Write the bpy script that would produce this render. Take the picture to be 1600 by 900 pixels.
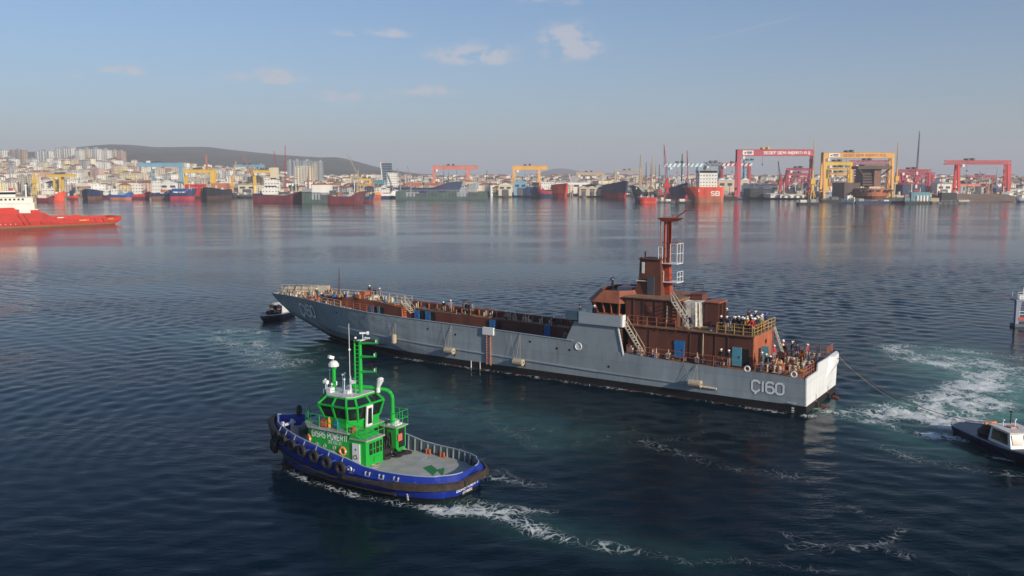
import bpy, bmesh, math, random
import numpy as np
from mathutils import Vector, Matrix
R = math.radians
random.seed(7)
S = bpy.context.scene
for o in list(bpy.data.objects): bpy.data.objects.remove(o)
COL = S.collection

# ------------------------------------------------------------------ camera
CAM_H = 22.0; FPX = 1400.0; PITCH = math.atan(170 / 1400.0)
cam_d = bpy.data.cameras.new('camera'); cam = bpy.data.objects.new('camera', cam_d); COL.objects.link(cam)
cam.location = (0, 0, CAM_H); cam.rotation_euler = (math.pi / 2 - PITCH, 0, 0)
cam_d.sensor_width = 36; cam_d.lens = 36 * FPX / 1600; cam_d.clip_start = 0.5; cam_d.clip_end = 40000
S.camera = cam
S.render.resolution_x = 1024; S.render.resolution_y = 576

# ------------------------------------------------------------------ light, exposure
SUN_EL = 20.0; SUN_AZ = 137.0            # azimuth clockwise from +Y
S.view_settings.view_transform = 'Standard'; S.view_settings.look = 'None'
S.view_settings.exposure = 0.0; S.view_settings.gamma = 1.0; S.view_settings.use_curve_mapping = False
sl = bpy.data.lights.new('sun', 'SUN'); sl.energy = 5.0; sl.angle = R(0.5); sl.color = (1.0, 0.87, 0.70)
sun = bpy.data.objects.new('sun', sl); COL.objects.link(sun)
sd = Vector((math.sin(R(SUN_AZ)) * math.cos(R(SUN_EL)), math.cos(R(SUN_AZ)) * math.cos(R(SUN_EL)), math.sin(R(SUN_EL))))
sun.rotation_euler = sd.to_track_quat('Z', 'Y').to_euler()
W = bpy.data.worlds.new('World'); S.world = W; W.use_nodes = True
wt = W.node_tree; wt.nodes.clear()
def wn(t, **k):
    n = wt.nodes.new(t)
    for a, b in k.items(): setattr(n, a, b)
    return n
def wl(a, b): wt.links.new(a, b)
def wm(op, a, b=None, c=None):
    n = wn('ShaderNodeMath', operation=op)
    for i, x in enumerate((a, b, c)):
        if x is None: continue
        if hasattr(x, 'links'): wl(x, n.inputs[i])
        else: n.inputs[i].default_value = x
    return n.outputs[0]
sky = wn('ShaderNodeTexSky', sky_type='NISHITA', sun_disc=False)
sky.sun_elevation = R(SUN_EL); sky.sun_rotation = R(SUN_AZ); sky.altitude = 20; sky.air_density = 1.0; sky.dust_density = 1.0; sky.ozone_density = 2.6
tc = wn('ShaderNodeTexCoord'); sx = wn('ShaderNodeSeparateXYZ'); wl(tc.outputs['Generated'], sx.inputs[0])
az = wm('ARCTAN2', sx.outputs[0], sx.outputs[1]); el = wm('ARCSINE', sx.outputs[2])
cmb = wn('ShaderNodeCombineXYZ'); wl(wm('MULTIPLY', az, 1.0), cmb.inputs[0]); wl(wm('MULTIPLY', el, 1.6), cmb.inputs[1])
nz = wn('ShaderNodeTexNoise'); nz.inputs['Scale'].default_value = 34; nz.inputs['Detail'].default_value = 6; nz.inputs['Roughness'].default_value = .6
wl(cmb.outputs[0], nz.inputs['Vector'])
# small fair-weather clouds: azimuth, elevation, half width, half height (degrees), strength
CLOUDS = [(-2.4, 7.5, 2.5, .75, 1.25), (3.5, 8.1, 1.7, 1.25, 1.5), (-8.7, 8.8, 2.4, .36, .85), (-15.0, 6.0, 2.4, .55, 1.0),
          (-23.2, 6.1, 1.6, .36, 1.1), (-25.0, 5.8, 1.1, .25, .8), (1.2, 10.9, 1.4, .45, .5), (3.4, 10.8, 1.0, .6, .45), (-5.1, 5.4, 2.4, .5, .8),
          (-10.5, 5.0, 3.0, .5, .65), (-17.5, 4.1, 3.0, .3, .25), (18.5, 6.1, 1.2, .18, .25), (-6.5, 10.1, 1.6, .3, .2),
          (46, 9, 3, .8, .7), (-52, 12, 3.5, .8, .7), (95, 14, 4, .9, .6), (150, 10, 4, .8, .5), (-120, 11, 4, 1, .6)]
tot = None
for a, e, w_, h_, s_ in CLOUDS:
    dx = wm('DIVIDE', wm('SUBTRACT', az, R(a)), R(w_)); dy = wm('DIVIDE', wm('SUBTRACT', el, R(e)), R(h_))
    dy = wm('MULTIPLY', dy, wm('ADD', 1.0, wm('MULTIPLY', wm('LESS_THAN', dy, 0.0), .8)))
    d = wm('EXPONENT', wm('MULTIPLY', wm('ADD', wm('MULTIPLY', dx, dx), wm('MULTIPLY', dy, dy)), -1.0))
    d = wm('MULTIPLY', d, s_)
    tot = d if tot is None else wm('MAXIMUM', tot, d)
# a faint contrail
ln = wm('SUBTRACT', el, wm('MULTIPLY_ADD', az, .21, R(5.9)))
ct = wm('EXPONENT', wm('MULTIPLY', wm('POWER', wm('DIVIDE', ln, R(.07)), 2.0), -1.0))
ctm = wm('EXPONENT', wm('MULTIPLY', wm('POWER', wm('DIVIDE', wm('SUBTRACT', az, R(14.5)), R(3.2)), 4.0), -1.0))
nzs = wm('MULTIPLY', wm('SUBTRACT', nz.outputs[0], .36), 3.2)
msk = wn('ShaderNodeMapRange'); msk.interpolation_type = 'SMOOTHSTEP'; wl(wm('MULTIPLY', tot, nzs), msk.inputs[0])
msk.inputs[1].default_value = .03; msk.inputs[2].default_value = .50; msk.inputs[4].default_value = .62
mk = wm('MAXIMUM', msk.outputs[0], wm('MULTIPLY', wm('MULTIPLY', ct, ctm), .16))
mix = wn('ShaderNodeMix', data_type='RGBA'); wl(mk, mix.inputs[0])
# thin smog lying along the horizon all the way round: greyer and a little darker than the clear sky
smg = wn('ShaderNodeMix', data_type='RGBA')
smf = wm('MULTIPLY', wm('EXPONENT', wm('MULTIPLY', wm('ABSOLUTE', wm('DIVIDE', el, R(6.0))), -1.0)), .62)
wl(smf, smg.inputs[0]); wl(sky.outputs[0], smg.inputs[6]); smg.inputs[7].default_value = (5.1, 4.5, 4.45, 1)
tint = wn('ShaderNodeMix', data_type='RGBA', blend_type='MULTIPLY'); tint.inputs[0].default_value = 1; wl(smg.outputs[2], tint.inputs[6]); tint.inputs[7].default_value = (1.02, 1.24, 1.50, 1)
wl(tint.outputs[2], mix.inputs[6]); mix.inputs[7].default_value = (7.6, 7.4, 7.9, 1)
bg = wn('ShaderNodeBackground'); bg.inputs['Strength'].default_value = 0.08; wl(mix.outputs[2], bg.inputs[0])
wo = wn('ShaderNodeOutputWorld'); wl(bg.outputs[0], wo.inputs[0])

# ------------------------------------------------------------------ helpers
def ray(px, py):
    u = px - 800; v = 450 - py; cp = math.cos(PITCH); sp = math.sin(PITCH)
    return Vector((u, v * sp + FPX * cp, v * cp - FPX * sp))
def on(px, py, z=0.0):                       # the point of the level plane z seen at a photo pixel
    d = ray(px, py); t = (z - CAM_H) / d.z
    return Vector((0, 0, CAM_H)) + d * t
def at(px, py, Y):                           # the point at distance Y seen at a photo pixel
    d = ray(px, py); return Vector((0, 0, CAM_H)) + d * (Y / d.y)

MATS = {}
def mat(name, col, rough=.6, metal=0.0, var=.12, scale=1.5, bump=0.0, rust=0.0, bscale=8.0, streak=False, rustcol=(.16, .06, .03)):
    if name in MATS: return MATS[name]
    m = bpy.data.materials.new(name); m.use_nodes = True; nt = m.node_tree; N = nt.nodes; Lk = nt.links
    b = N['Principled BSDF']; b.inputs['Roughness'].default_value = rough; b.inputs['Metallic'].default_value = metal
    tc = N.new('ShaderNodeTexCoord'); mp = N.new('ShaderNodeMapping'); Lk.new(tc.outputs['Object'], mp.inputs[0])
    mp.inputs['Scale'].default_value = (1, 1, .35 if streak else 1)
    n = N.new('ShaderNodeTexNoise'); n.inputs['Scale'].default_value = scale; n.inputs['Detail'].default_value = 6; Lk.new(mp.outputs[0], n.inputs['Vector'])
    mr = N.new('ShaderNodeMapRange'); mr.inputs[1].default_value = .3; mr.inputs[2].default_value = .7
    mr.inputs[3].default_value = 1 - var; mr.inputs[4].default_value = 1 + var; Lk.new(n.outputs[0], mr.inputs[0])
    mx = N.new('ShaderNodeMix'); mx.data_type = 'RGBA'; mx.blend_type = 'MULTIPLY'; mx.inputs[0].default_value = 1
    mx.inputs[6].default_value = (*col, 1); Lk.new(mr.outputs[0], mx.inputs[7]); out = mx.outputs[2]
    if rust > 0:
        n2 = N.new('ShaderNodeTexNoise'); n2.inputs['Scale'].default_value = scale * 1.7; n2.inputs['Detail'].default_value = 9; n2.inputs['Roughness'].default_value = .7
        mp2 = N.new('ShaderNodeMapping'); mp2.inputs['Scale'].default_value = (1, 1, .18 if streak else 1); mp2.inputs['Location'].default_value = (3, 7, 1)
        Lk.new(tc.outputs['Object'], mp2.inputs[0]); Lk.new(mp2.outputs[0], n2.inputs['Vector'])
        r2 = N.new('ShaderNodeMapRange'); r2.inputs[1].default_value = .66 - rust * .25; r2.inputs[2].default_value = .78 - rust * .15
        Lk.new(n2.outputs[0], r2.inputs[0])
        m2 = N.new('ShaderNodeMix'); m2.data_type = 'RGBA'; Lk.new(r2.outputs[0], m2.inputs[0]); Lk.new(out, m2.inputs[6])
        m2.inputs[7].default_value = (*rustcol, 1); out = m2.outputs[2]
    Lk.new(out, b.inputs['Base Color'])
    if bump > 0:
        n3 = N.new('ShaderNodeTexNoise'); n3.inputs['Scale'].default_value = bscale; n3.inputs['Detail'].default_value = 4; Lk.new(tc.outputs['Object'], n3.inputs['Vector'])
        bp = N.new('ShaderNodeBump'); bp.inputs['Strength'].default_value = bump; bp.inputs['Distance'].default_value = .05
        Lk.new(n3.outputs[0], bp.inputs['Height']); Lk.new(bp.outputs[0], b.inputs['Normal'])
    MATS[name] = m; return m

class MB:
    def __init__(s): s.v = []; s.f = []; s.m = []; s.k = 0
    def add(s, vs, fs):
        o = len(s.v); s.v += [tuple(p) for p in vs]; s.f += [tuple(i + o for i in f) for f in fs]; s.m += [s.k] * len(fs); return s
    def box(s, x0, x1, y0, y1, z0, z1):
        return s.add([(x0, y0, z0), (x1, y0, z0), (x1, y1, z0), (x0, y1, z0), (x0, y0, z1), (x1, y0, z1), (x1, y1, z1), (x0, y1, z1)],
                     [(0, 3, 2, 1), (4, 5, 6, 7), (0, 1, 5, 4), (1, 2, 6, 5), (2, 3, 7, 6), (3, 0, 4, 7)])
    def frustum(s, lo, hi):                   # two equal-length rings of 3-D points
        n = len(lo); fs = [tuple(range(n - 1, -1, -1)), tuple(range(n, 2 * n))]
        fs += [(i, (i + 1) % n, n + (i + 1) % n, n + i) for i in range(n)]
        return s.add(list(lo) + list(hi), fs)
    def prism(s, poly, z0, z1): return s.frustum([(x, y, z0) for x, y in poly], [(x, y, z1) for x, y in poly])
    def prism_y(s, poly, y0, y1):             # polygon in x,z pushed along y
        return s.frustum([(x, y1, z) for x, z in poly], [(x, y0, z) for x, z in poly])
    def tube(s, a, b, r, n=6, r2=None):
        a = Vector(a); b = Vector(b); d = (b - a)
        if d.length < 1e-6: return s
        d.normalize(); u = d.orthogonal().normalized(); w = d.cross(u); r2 = r if r2 is None else r2
        lo = [a + (u * math.cos(2 * math.pi * i / n) + w * math.sin(2 * math.pi * i / n)) * r for i in range(n)]
        hi = [b + (u * math.cos(2 * math.pi * i / n) + w * math.sin(2 * math.pi * i / n)) * r2 for i in range(n)]
        return s.frustum(lo, hi)
    def path(s, pts, r, n=6):
        for a, b in zip(pts[:-1], pts[1:]): s.tube(a, b, r, n)
        return s
    def bar(s, a, b, w, h=None):              # square bar between two points
        h = w if h is None else h; a = Vector(a); b = Vector(b); d = (b - a).normalized()
        up = Vector((0, 0, 1)) if abs(d.z) < .9 else Vector((0, 1, 0)); sd_ = d.cross(up).normalized(); u = sd_.cross(d)
        f = lambda p: [p - sd_ * w / 2 - u * h / 2, p + sd_ * w / 2 - u * h / 2, p + sd_ * w / 2 + u * h / 2, p - sd_ * w / 2 + u * h / 2]
        return s.frustum(f(a), f(b))
    def loft(s, rings, closed=True, caps=True, skip=()):
        n = len(rings[0]); vs = [p for r in rings for p in r]; fs = []
        for j in range(len(rings) - 1):
            for i in range(n if closed else n - 1):
                if i in skip: continue
                k = (i + 1) % n; fs.append((j * n + i, j * n + k, (j + 1) * n + k, (j + 1) * n + i))
        if caps: fs += [tuple(range(n - 1, -1, -1)), tuple((len(rings) - 1) * n + i for i in range(n))]
        return s.add(vs, fs)
    def sphere(s, c, r, n=8, sz=1.0, half=False):
        rings = []; k = n // 2
        for j in range(k + 1):
            t = math.pi * j / k if not half else math.pi / 2 * j / k
            rr = max(math.sin(t) * r, 1e-3); z = math.cos(t) * r * sz
            rings.append([(c[0] + rr * math.cos(2 * math.pi * i / n), c[1] + rr * math.sin(2 * math.pi * i / n), c[2] + z) for i in range(n)])
        return s.loft(rings[::-1])
    def torus(s, c, axis, R_, r, n=14, m=6, a0=0, a1=2 * math.pi):
        ax = Vector(axis).normalized(); u = ax.orthogonal().normalized(); w = ax.cross(u); c = Vector(c); rings = []
        for i in range(n + (a1 - a0 < 6.2)):
            a = a0 + (a1 - a0) * i / n; d = u * math.cos(a) + w * math.sin(a)
            rings.append([c + d * R_ + (d * math.cos(2 * math.pi * j / m) + ax * math.sin(2 * math.pi * j / m)) * r for j in range(m)])
        if a1 - a0 > 6.2: rings.append(rings[0])
        return s.loft(rings, caps=False)
    def build(s, name, mats, parent=None, smooth=False, kind=None, label=None, loc=None, rz=None):
        if not isinstance(mats, (list, tuple)): mats = [mats]
        me = bpy.data.meshes.new(name); me.from_pydata(s.v, [], s.f)
        for m in mats: me.materials.append(m)
        if len(mats) > 1: me.polygons.foreach_set('material_index', s.m)
        bm = bmesh.new(); bm.from_mesh(me); bmesh.ops.recalc_face_normals(bm, faces=bm.faces); bm.to_mesh(me); bm.free()
        if smooth: me.shade_smooth() if hasattr(me, 'shade_smooth') else None
        o = bpy.data.objects.new(name, me); COL.objects.link(o)
        if parent: o.parent = parent
        if kind: o['kind'] = kind
        if label: o['label'] = label
        if loc is not None: o.location = loc
        if rz is not None: o.rotation_euler.z = rz
        return o

def tag(o, label, cat, group=None, kind=None):
    o['label'] = label; o['category'] = cat
    if group: o['group'] = group
    if kind: o['kind'] = kind
    return o
def thing(name, label, cat, loc=(0, 0, 0), rz=0, group=None):
    o = bpy.data.objects.new(name, None); COL.objects.link(o); o.location = loc; o.rotation_euler = (0, 0, rz); o.empty_display_size = .5
    return tag(o, label, cat, group)
KIDS = {}
def copy_tree(o, kids=None):
    c = o.copy(); COL.objects.link(c)
    for ch in [x for x in COL.objects if x.parent == o]:
        d = copy_tree(ch); d.parent = c
    return c

# stroke lettering: glyph polylines on a box 4 wide and 6 high
_C = [[(4, 4.5), (4, 5), (3, 6), (1, 6), (0, 5), (0, 1), (1, 0), (3, 0), (4, 1), (4, 1.5)]]
_S = [[(4, 5), (3, 6), (1, 6), (0, 5), (0, 4), (1, 3), (3, 3), (4, 2), (4, 1), (3, 0), (1, 0), (0, 1)]]
_O = [[(1, 0), (0, 1), (0, 5), (1, 6), (3, 6), (4, 5), (4, 1), (3, 0), (1, 0)]]
CED = [(2, -.1), (2.2, -.9), (1.4, -1.4)]
GLY = {'C': _C, 'Ç': _C + [CED], '1': [[(2, 0), (2, 6)]], '6': [[(4, 5), (3, 6), (1, 6), (0, 5), (0, 1), (1, 0), (3, 0), (4, 1), (4, 2.5), (3, 3.4), (0.4, 3.4)]],
       '0': _O, 'O': _O, 'S': _S, 'Ş': _S + [CED], 'I': [[(2, 0), (2, 6)]], 'İ': [[(2, 0), (2, 5)], [(2, 6.1), (2, 6.9)]],
       'G': [[(4, 5), (3, 6), (1, 6), (0, 5), (0, 1), (1, 0), (3, 0), (4, 1), (4, 3), (2.2, 3)]], 'A': [[(0, 0), (0, 4.5), (1.2, 6), (2.8, 6), (4, 4.5), (4, 0)], [(0.3, 2.4), (3.7, 2.4)]],
       'P': [[(0, 0), (0, 6), (3, 6), (4, 5), (4, 3.8), (3, 2.8), (.4, 2.8)]], 'R': [[(0, 0), (0, 6), (3, 6), (4, 5), (4, 3.8), (3, 2.8), (.4, 2.8)], [(2.2, 2.5), (4, 0)]],
       'W': [[(0, 6), (.9, 0), (2, 4), (3.1, 0), (4, 6)]], 'E': [[(4, 6), (0, 6), (0, 0), (4, 0)], [(.4, 3), (3.2, 3)]], 'Z': [[(0, 6), (4, 6), (0, 0), (4, 0)]],
       'T': [[(0, 6), (4, 6)], [(2, 5.6), (2, 0)]], 'U': [[(0, 6), (0, 1), (1, 0), (3, 0), (4, 1), (4, 6)]], 'N': [[(0, 0), (0, 6), (4, 0), (4, 6)]], 'B': [[(.3, 3.1), (3, 3.1), (4, 4), (4, 5), (3, 6), (0, 6), (0, 0), (3, 0), (4, 1), (4, 2), (3.2, 2.8)]],
       'L': [[(0, 6), (0, 0), (4, 0)]], 'M': [[(0, 0), (0, 6), (2, 2.5), (4, 6), (4, 0)]], 'D': [[(0, 0), (0, 6), (2.6, 6), (4, 4.6), (4, 1.4), (2.6, 0), (0, 0)]], 'F': [[(0, 0), (0, 6), (4, 6)], [(.4, 3), (3, 3)]],
       '3': [[(0, 5), (1, 6), (3, 6), (4, 5), (4, 4), (3.1, 3.1), (4, 2), (4, 1), (3, 0), (1, 0), (0, 1)]], '.': [[(1.7, 0), (2.3, 0)]], '-': [[(1, 3), (3, 3)]], 'V': [[(0, 6), (2, 0), (4, 6)]], 'K': [[(0, 0), (0, 6)], [(4, 6), (.4, 3), (4, 0)]]}
def lettering(text, f, height, stroke=.9, gap=1.6, sx_=1.0, lift=.004, mb=None):
    """f(u, v, lift) -> 3-D point; u runs along the line of writing in metres, v up"""
    mb = mb or MB(); k = height / 6; x = 0; q = 0
    for ch in text:
        if ch == ' ': x += 3.2 * k * sx_; continue
        narrow = ch in '1Iİ.'
        off = -1.4 if narrow else 0
        for pl in GLY[ch]:
            q = (q + 1) % 3; dense = []
            for (a, b) in zip(pl[:-1], pl[1:]):
                n = max(1, int(math.hypot(b[0] - a[0], b[1] - a[1]) / 1.6))
                dense += [(a[0] + (b[0] - a[0]) * i / n, a[1] + (b[1] - a[1]) * i / n) for i in range(n)]
            dense.append(pl[-1]); w = stroke / 2; L_ = []; closed = pl[0] == pl[-1]
            for i, p in enumerate(dense):
                a = dense[i - 1] if i else (dense[-2] if closed else dense[0]); b = dense[i + 1] if i < len(dense) - 1 else (dense[1] if closed else dense[-1])
                d1 = Vector((p[0] - a[0], p[1] - a[1])); d2 = Vector((b[0] - p[0], b[1] - p[1]))
                if d1.length < 1e-6: d1 = d2.copy()
                if d2.length < 1e-6: d2 = d1.copy()
                d1.normalize(); d2.normalize(); t = (d1 + d2)
                t = t.normalized() if t.length > .1 else d2; c = max(.45, t.dot(d1)); nrm = Vector((-t.y, t.x)) * w / c
                L_.append(((p[0] + nrm.x, p[1] + nrm.y), (p[0] - nrm.x, p[1] - nrm.y)))
            vs = []
            for a, b in L_:
                vs.append(f((x + (a[0] + off) * k * sx_), a[1] * k, lift + q * .002)); vs.append(f((x + (b[0] + off) * k * sx_), b[1] * k, lift + q * .002))
            mb.add(vs, [(2 * i, 2 * i + 1, 2 * i + 3, 2 * i + 2) for i in range(len(L_) - 1)])
        x += ((1.2 if narrow else 4) + gap) * k * sx_
    return mb, x - gap * k * sx_

def lerp(tab, x):
    if x <= tab[0][0]: return tab[0][1]
    for (a, va), (b, vb) in zip(tab[:-1], tab[1:]):
        if x <= b: return va + (vb - va) * (x - a) / (b - a)
    return tab[-1][1]
# ================================================================== SETTING
# ---- water: one sheet, fine near the boats, coarse far away
SHIP_O = Vector((27.461, 82.258, 0)); SHIP_RZ = R(180 - 33.5)
TUG_O = Vector((-2.67, 60.81, 0)); TUG_RZ = R(180 - 31)
def grow(a, b, s, g):
    out = [a]
    while out[-1] < b: out.append(out[-1] + s); s *= g
    return out
xs = np.array([-v for v in grow(150, 7000, .8, 1.18)][::-1] + list(np.arange(-149.5, 150, .5)) + grow(150, 7000, .8, 1.18))
ys = np.array([-v for v in grow(-36, 600, 1.0, 1.3)][::-1] + list(np.arange(36.5, 230, .5)) + grow(230, 1500, .55, 1.018))
X, Y = np.meshgrid(xs, ys); rng = np.random.RandomState(3)
fade = np.clip((330 - Y) / 150, 0, 1) * np.clip((165 - np.abs(X)) / 25, 0, 1)
Zw = np.zeros_like(X)
for i in range(34):
    lam = 1.15 + 3.4 * rng.rand() ** 1.8; th = R(78) + rng.randn() * .6; k = 2 * math.pi / lam
    env = .5 + .5 * np.sin(X * .03 * rng.randn() + Y * .025 * rng.randn() + rng.rand() * 6)
    Zw += env * .0056 * lam ** .75 * np.sin(k * (X * math.cos(th) + Y * math.sin(th)) + rng.rand() * 6.28 + .6 * np.sin(X * .07 + i))
gust = .5 + .5 * np.tanh(1.6 * (np.sin(X * .031 + 1.3 * np.sin(Y * .017)) + np.sin(Y * .045 + 1.7 * np.sin(X * .021 + 2)) * .8 + .4 * np.sin(X * .09 - Y * .07)))
Zw *= .38 + .85 * gust
def dist_poly(pts):
    d = np.full(X.shape, 1e9); tpar = np.zeros_like(X); L = 0
    segs = []
    for a, b in zip(pts[:-1], pts[1:]): segs.append((a, b, L)); L += math.hypot(b[0] - a[0], b[1] - a[1])
    for a, b, l0 in segs:
        dx, dy = b[0] - a[0], b[1] - a[1]; ll = dx * dx + dy * dy + 1e-9
        t = np.clip(((X - a[0]) * dx + (Y - a[1]) * dy) / ll, 0, 1); dd = np.hypot(X - a[0] - t * dx, Y - a[1] - t * dy)
        m = dd < d; d = np.where(m, dd, d); tpar = np.where(m, (l0 + t * math.sqrt(ll)) / L, tpar)
    return d, tpar
def rings(c, lam, amp, r0, r1, adir=None, aw=1.0):
    global Zw
    r = np.hypot(X - c[0], (Y - c[1])); e = np.clip((r - r0) / 6, 0, 1) * np.exp(-np.maximum(r - r0, 0) / r1)
    if adir is not None:
        a = np.arctan2(Y - c[1], X - c[0]); da = np.abs((a - adir + math.pi) % (2 * math.pi) - math.pi); e = e * np.clip(1.3 - da / aw, 0, 1)
    rr = r + 1.2 * np.sin(X * .11 + 1) + .9 * np.sin(Y * .13)
    Zw += amp * e * np.sin(2 * math.pi * rr / lam) * (1 - .35 * np.sin(X * .21 + Y * .17))
pt = lambda px, py: tuple(on(px, py, 0)[:2])
rings(pt(470, 705), 1.9, .040, 2, 22, R(200), 1.3)
rings(pt(560, 640), 2.6, .034, 8, 40, R(170), 1.1)
rings(pt(430, 505), 2.6, .050, 2, 34, R(190), 1.5)
rings(pt(600, 800), 1.7, .030, 3, 14, R(240), 1.3)
rings(pt(1560, 600), 2.4, .030, 8, 26, R(190), 1.0)
rings(pt(1420, 650), 1.9, .035, 3, 12, R(250), 1.0)
# foam and churned, aerated water
foam = np.zeros_like(X); aer = np.zeros_like(X)
def streak(px_pts, w0, w1, s0, s1, arr='foam'):
    global foam, aer
    d, t = dist_poly([pt(*p) for p in px_pts]); w = w0 + (w1 - w0) * t; s = s0 + (s1 - s0) * t
    v = s * np.exp(-(d / w) ** 2)
    if arr == 'foam': foam = np.maximum(foam, v)
    else: aer = np.maximum(aer, v)
streak([(1395, 541), (1420, 560), (1460, 566), (1520, 575), (1550, 590), (1520, 612), (1490, 628)], 2.0, 3.6, .75, 1.15)
streak([(1410, 540), (1500, 548), (1600, 560)], 1.6, 2.2, .5, .45)
streak([(1440, 556), (1530, 562), (1600, 585)], 2.2, 3.2, .55, .75)
streak([(1470, 565), (1560, 575), (1600, 600)], 2.8, 3.4, .62, .6)
streak([(1385, 645), (1430, 640), (1480, 655), (1520, 668)], 2.4, 2.8, 1.3, 1.3)
streak([(1400, 640), (1480, 632), (1540, 622), (1550, 632), (1500, 645)], 2.2, 2.2, 1.2, .95)
streak([(1455, 680), (1500, 685), (1530, 690)], 1.2, .8, 1.2, 1.0)
streak([(1280, 640), (1330, 655), (1380, 662), (1410, 672)], .9, 1.2, .58, .5)
streak([(1262, 650), (1300, 648), (1340, 640)], .7, .9, .62, .45)
streak([(1540, 712), (1600, 722), (1660, 740)], .5, .6, .6, .6)
streak([(1480, 560), (1540, 585), (1600, 600), (1660, 640)], 7.5, 11, .9, 1.0, 'aer')
streak([(1420, 640), (1500, 640), (1580, 650), (1660, 660)], 4.0, 7.5, .9, 1.0, 'aer')
streak([(1410, 548), (1500, 552)], 3.5, 5.5, .6, .8, 'aer')
streak([(1300, 640), (1400, 665), (1450, 690)], 3, 5, .35, .35, 'aer')
streak([(700, 797), (740, 790), (790, 805), (840, 828), (890, 845), (960, 856), (1000, 862)], 1.1, .7, 1.2, .34)
streak([(735, 800), (770, 790), (820, 798), (870, 800)], .9, .5, .75, .3)
streak([(1000, 862), (1080, 880), (1150, 875), (1220, 885), (1300, 893)], .6, .8, .28, .24)
streak([(740, 745), (790, 750), (830, 758)], .9, .6, .5, .40)
streak([(700, 790), (800, 815), (950, 850), (1100, 870)], 2.0, 2.4, .30, .12, 'aer')
streak([(455, 735), (480, 752), (560, 775), (640, 790), (700, 797)], .35, .5, .62, .7)
streak([(340, 520), (390, 515), (430, 512)], 2.0, 1.6, .5, .55)
streak([(345, 530), (380, 545), (410, 570), (460, 572)], 2.8, 2.0, .42, .44)
streak([(400, 535), (440, 560), (480, 565)], 2.4, 1.6, .42, .4)
streak([(400, 520), (450, 508), (490, 515)], 1.5, .8, .42, .45)
streak([(360, 525), (420, 545), (460, 575), (520, 600)], 7, 5, .5, .30, 'aer')
streak([(500, 545), (640, 610), (760, 660), (900, 680), (1100, 690)], 1.6, 2.4, .19, .16)
streak([(760, 660), (850, 700), (930, 690), (1000, 668)], 1.4, 1.6, .22, .19)
streak([(680, 665), (720, 700), (790, 745), (850, 760)], 1.1, 1.4, .22, .19)
streak([(1000, 690), (1090, 715), (1170, 735), (1230, 745)], 1.4, 1.8, .24, .26)
streak([(1330, 790), (1350, 805), (1410, 825), (1390, 845), (1330, 860)], .5, .6, .28, .28)
streak([(1230, 855), (1300, 850), (1380, 858), (1450, 880), (1500, 893)], .7, .9, .25, .24)
streak([(1230, 835), (1270, 845), (1290, 860)], .7, .7, .3, .3)
streak([(1380, 700), (1440, 720), (1500, 730), (1600, 745)], 1.4, 1.6, .25, .25)
streak([(560, 600), (700, 640), (860, 680)], 6, 6, .35, .25, 'aer')
# thin foam line along the landing ship
for (xa, xb, s) in ((2, 64, .46),):
    a = SHIP_O + Matrix.Rotation(SHIP_RZ, 3, 'Z') @ Vector((xa, .25, 0)); b = SHIP_O + Matrix.Rotation(SHIP_RZ, 3, 'Z') @ Vector((50, .2, 0))
    d, t = dist_poly([tuple(a[:2]), tuple(b[:2])]); foam = np.maximum(foam, s * np.exp(-(d / .55) ** 2))
foam = np.clip(foam, 0, 1.3)
Zw += (.08 + .16 * np.clip(foam - .6, 0, 1)) * foam * np.sin(X * 3.1 + 2 * np.sin(Y * 1.3)) * np.sin(Y * 2.7 + 2 * np.sin(X * 1.1))
Zw *= fade
ny, nx = X.shape
me = bpy.data.meshes.new('water'); me.vertices.add(nx * ny)
me.vertices.foreach_set('co', np.stack([X, Y, Zw], -1).astype(np.float32).ravel())
I = (np.arange(ny - 1)[:, None] * nx + np.arange(nx - 1)[None, :]); Q = np.stack([I, I + 1, I + nx + 1, I + nx], -1).reshape(-1, 4)
me.loops.add(Q.size); me.loops.foreach_set('vertex_index', Q.ravel().astype(np.int32))
me.polygons.add(len(Q)); me.polygons.foreach_set('loop_start', np.arange(0, Q.size, 4, dtype=np.int32)); me.polygons.foreach_set('loop_total', np.full(len(Q), 4, dtype=np.int32))
me.update(calc_edges=True); me.polygons.foreach_set('use_smooth', np.ones(len(Q), dtype=bool))
for nm, arr in (('foam', foam), ('aerated', np.clip(aer, 0, 1))):
    a = me.attributes.new(nm, 'FLOAT', 'POINT'); a.data.foreach_set('value', arr.astype(np.float32).ravel())
water = bpy.data.objects.new('water', me); COL.objects.link(water); water['kind'] = 'structure'
wmx = bpy.data.materials.new('sea_water'); wmx.use_nodes = True; nt = wmx.node_tree; N = nt.nodes; K = nt.links; b = N['Principled BSDF']
b.inputs['Roughness'].default_value = .05; b.inputs['IOR'].default_value = 1.333; b.inputs['Specular IOR Level'].default_value = .07
def math_(op, x, y=None, z=None):
    n = N.new('ShaderNodeMath'); n.operation = op
    for i, q in enumerate((x, y, z)):
        if q is None: continue
        if hasattr(q, 'links'): K.new(q, n.inputs[i])
        else: n.inputs[i].default_value = q
    return n.outputs[0]
def mapr(x, a, b_, c=0., d=1.):
    n = N.new('ShaderNodeMapRange'); n.interpolation_type = 'SMOOTHSTEP'; K.new(x, n.inputs[0])
    for i, q in zip((1, 2, 3, 4), (a, b_, c, d)): n.inputs[i].default_value = q
    return n.outputs[0]
geo = N.new('ShaderNodeNewGeometry')
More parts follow.
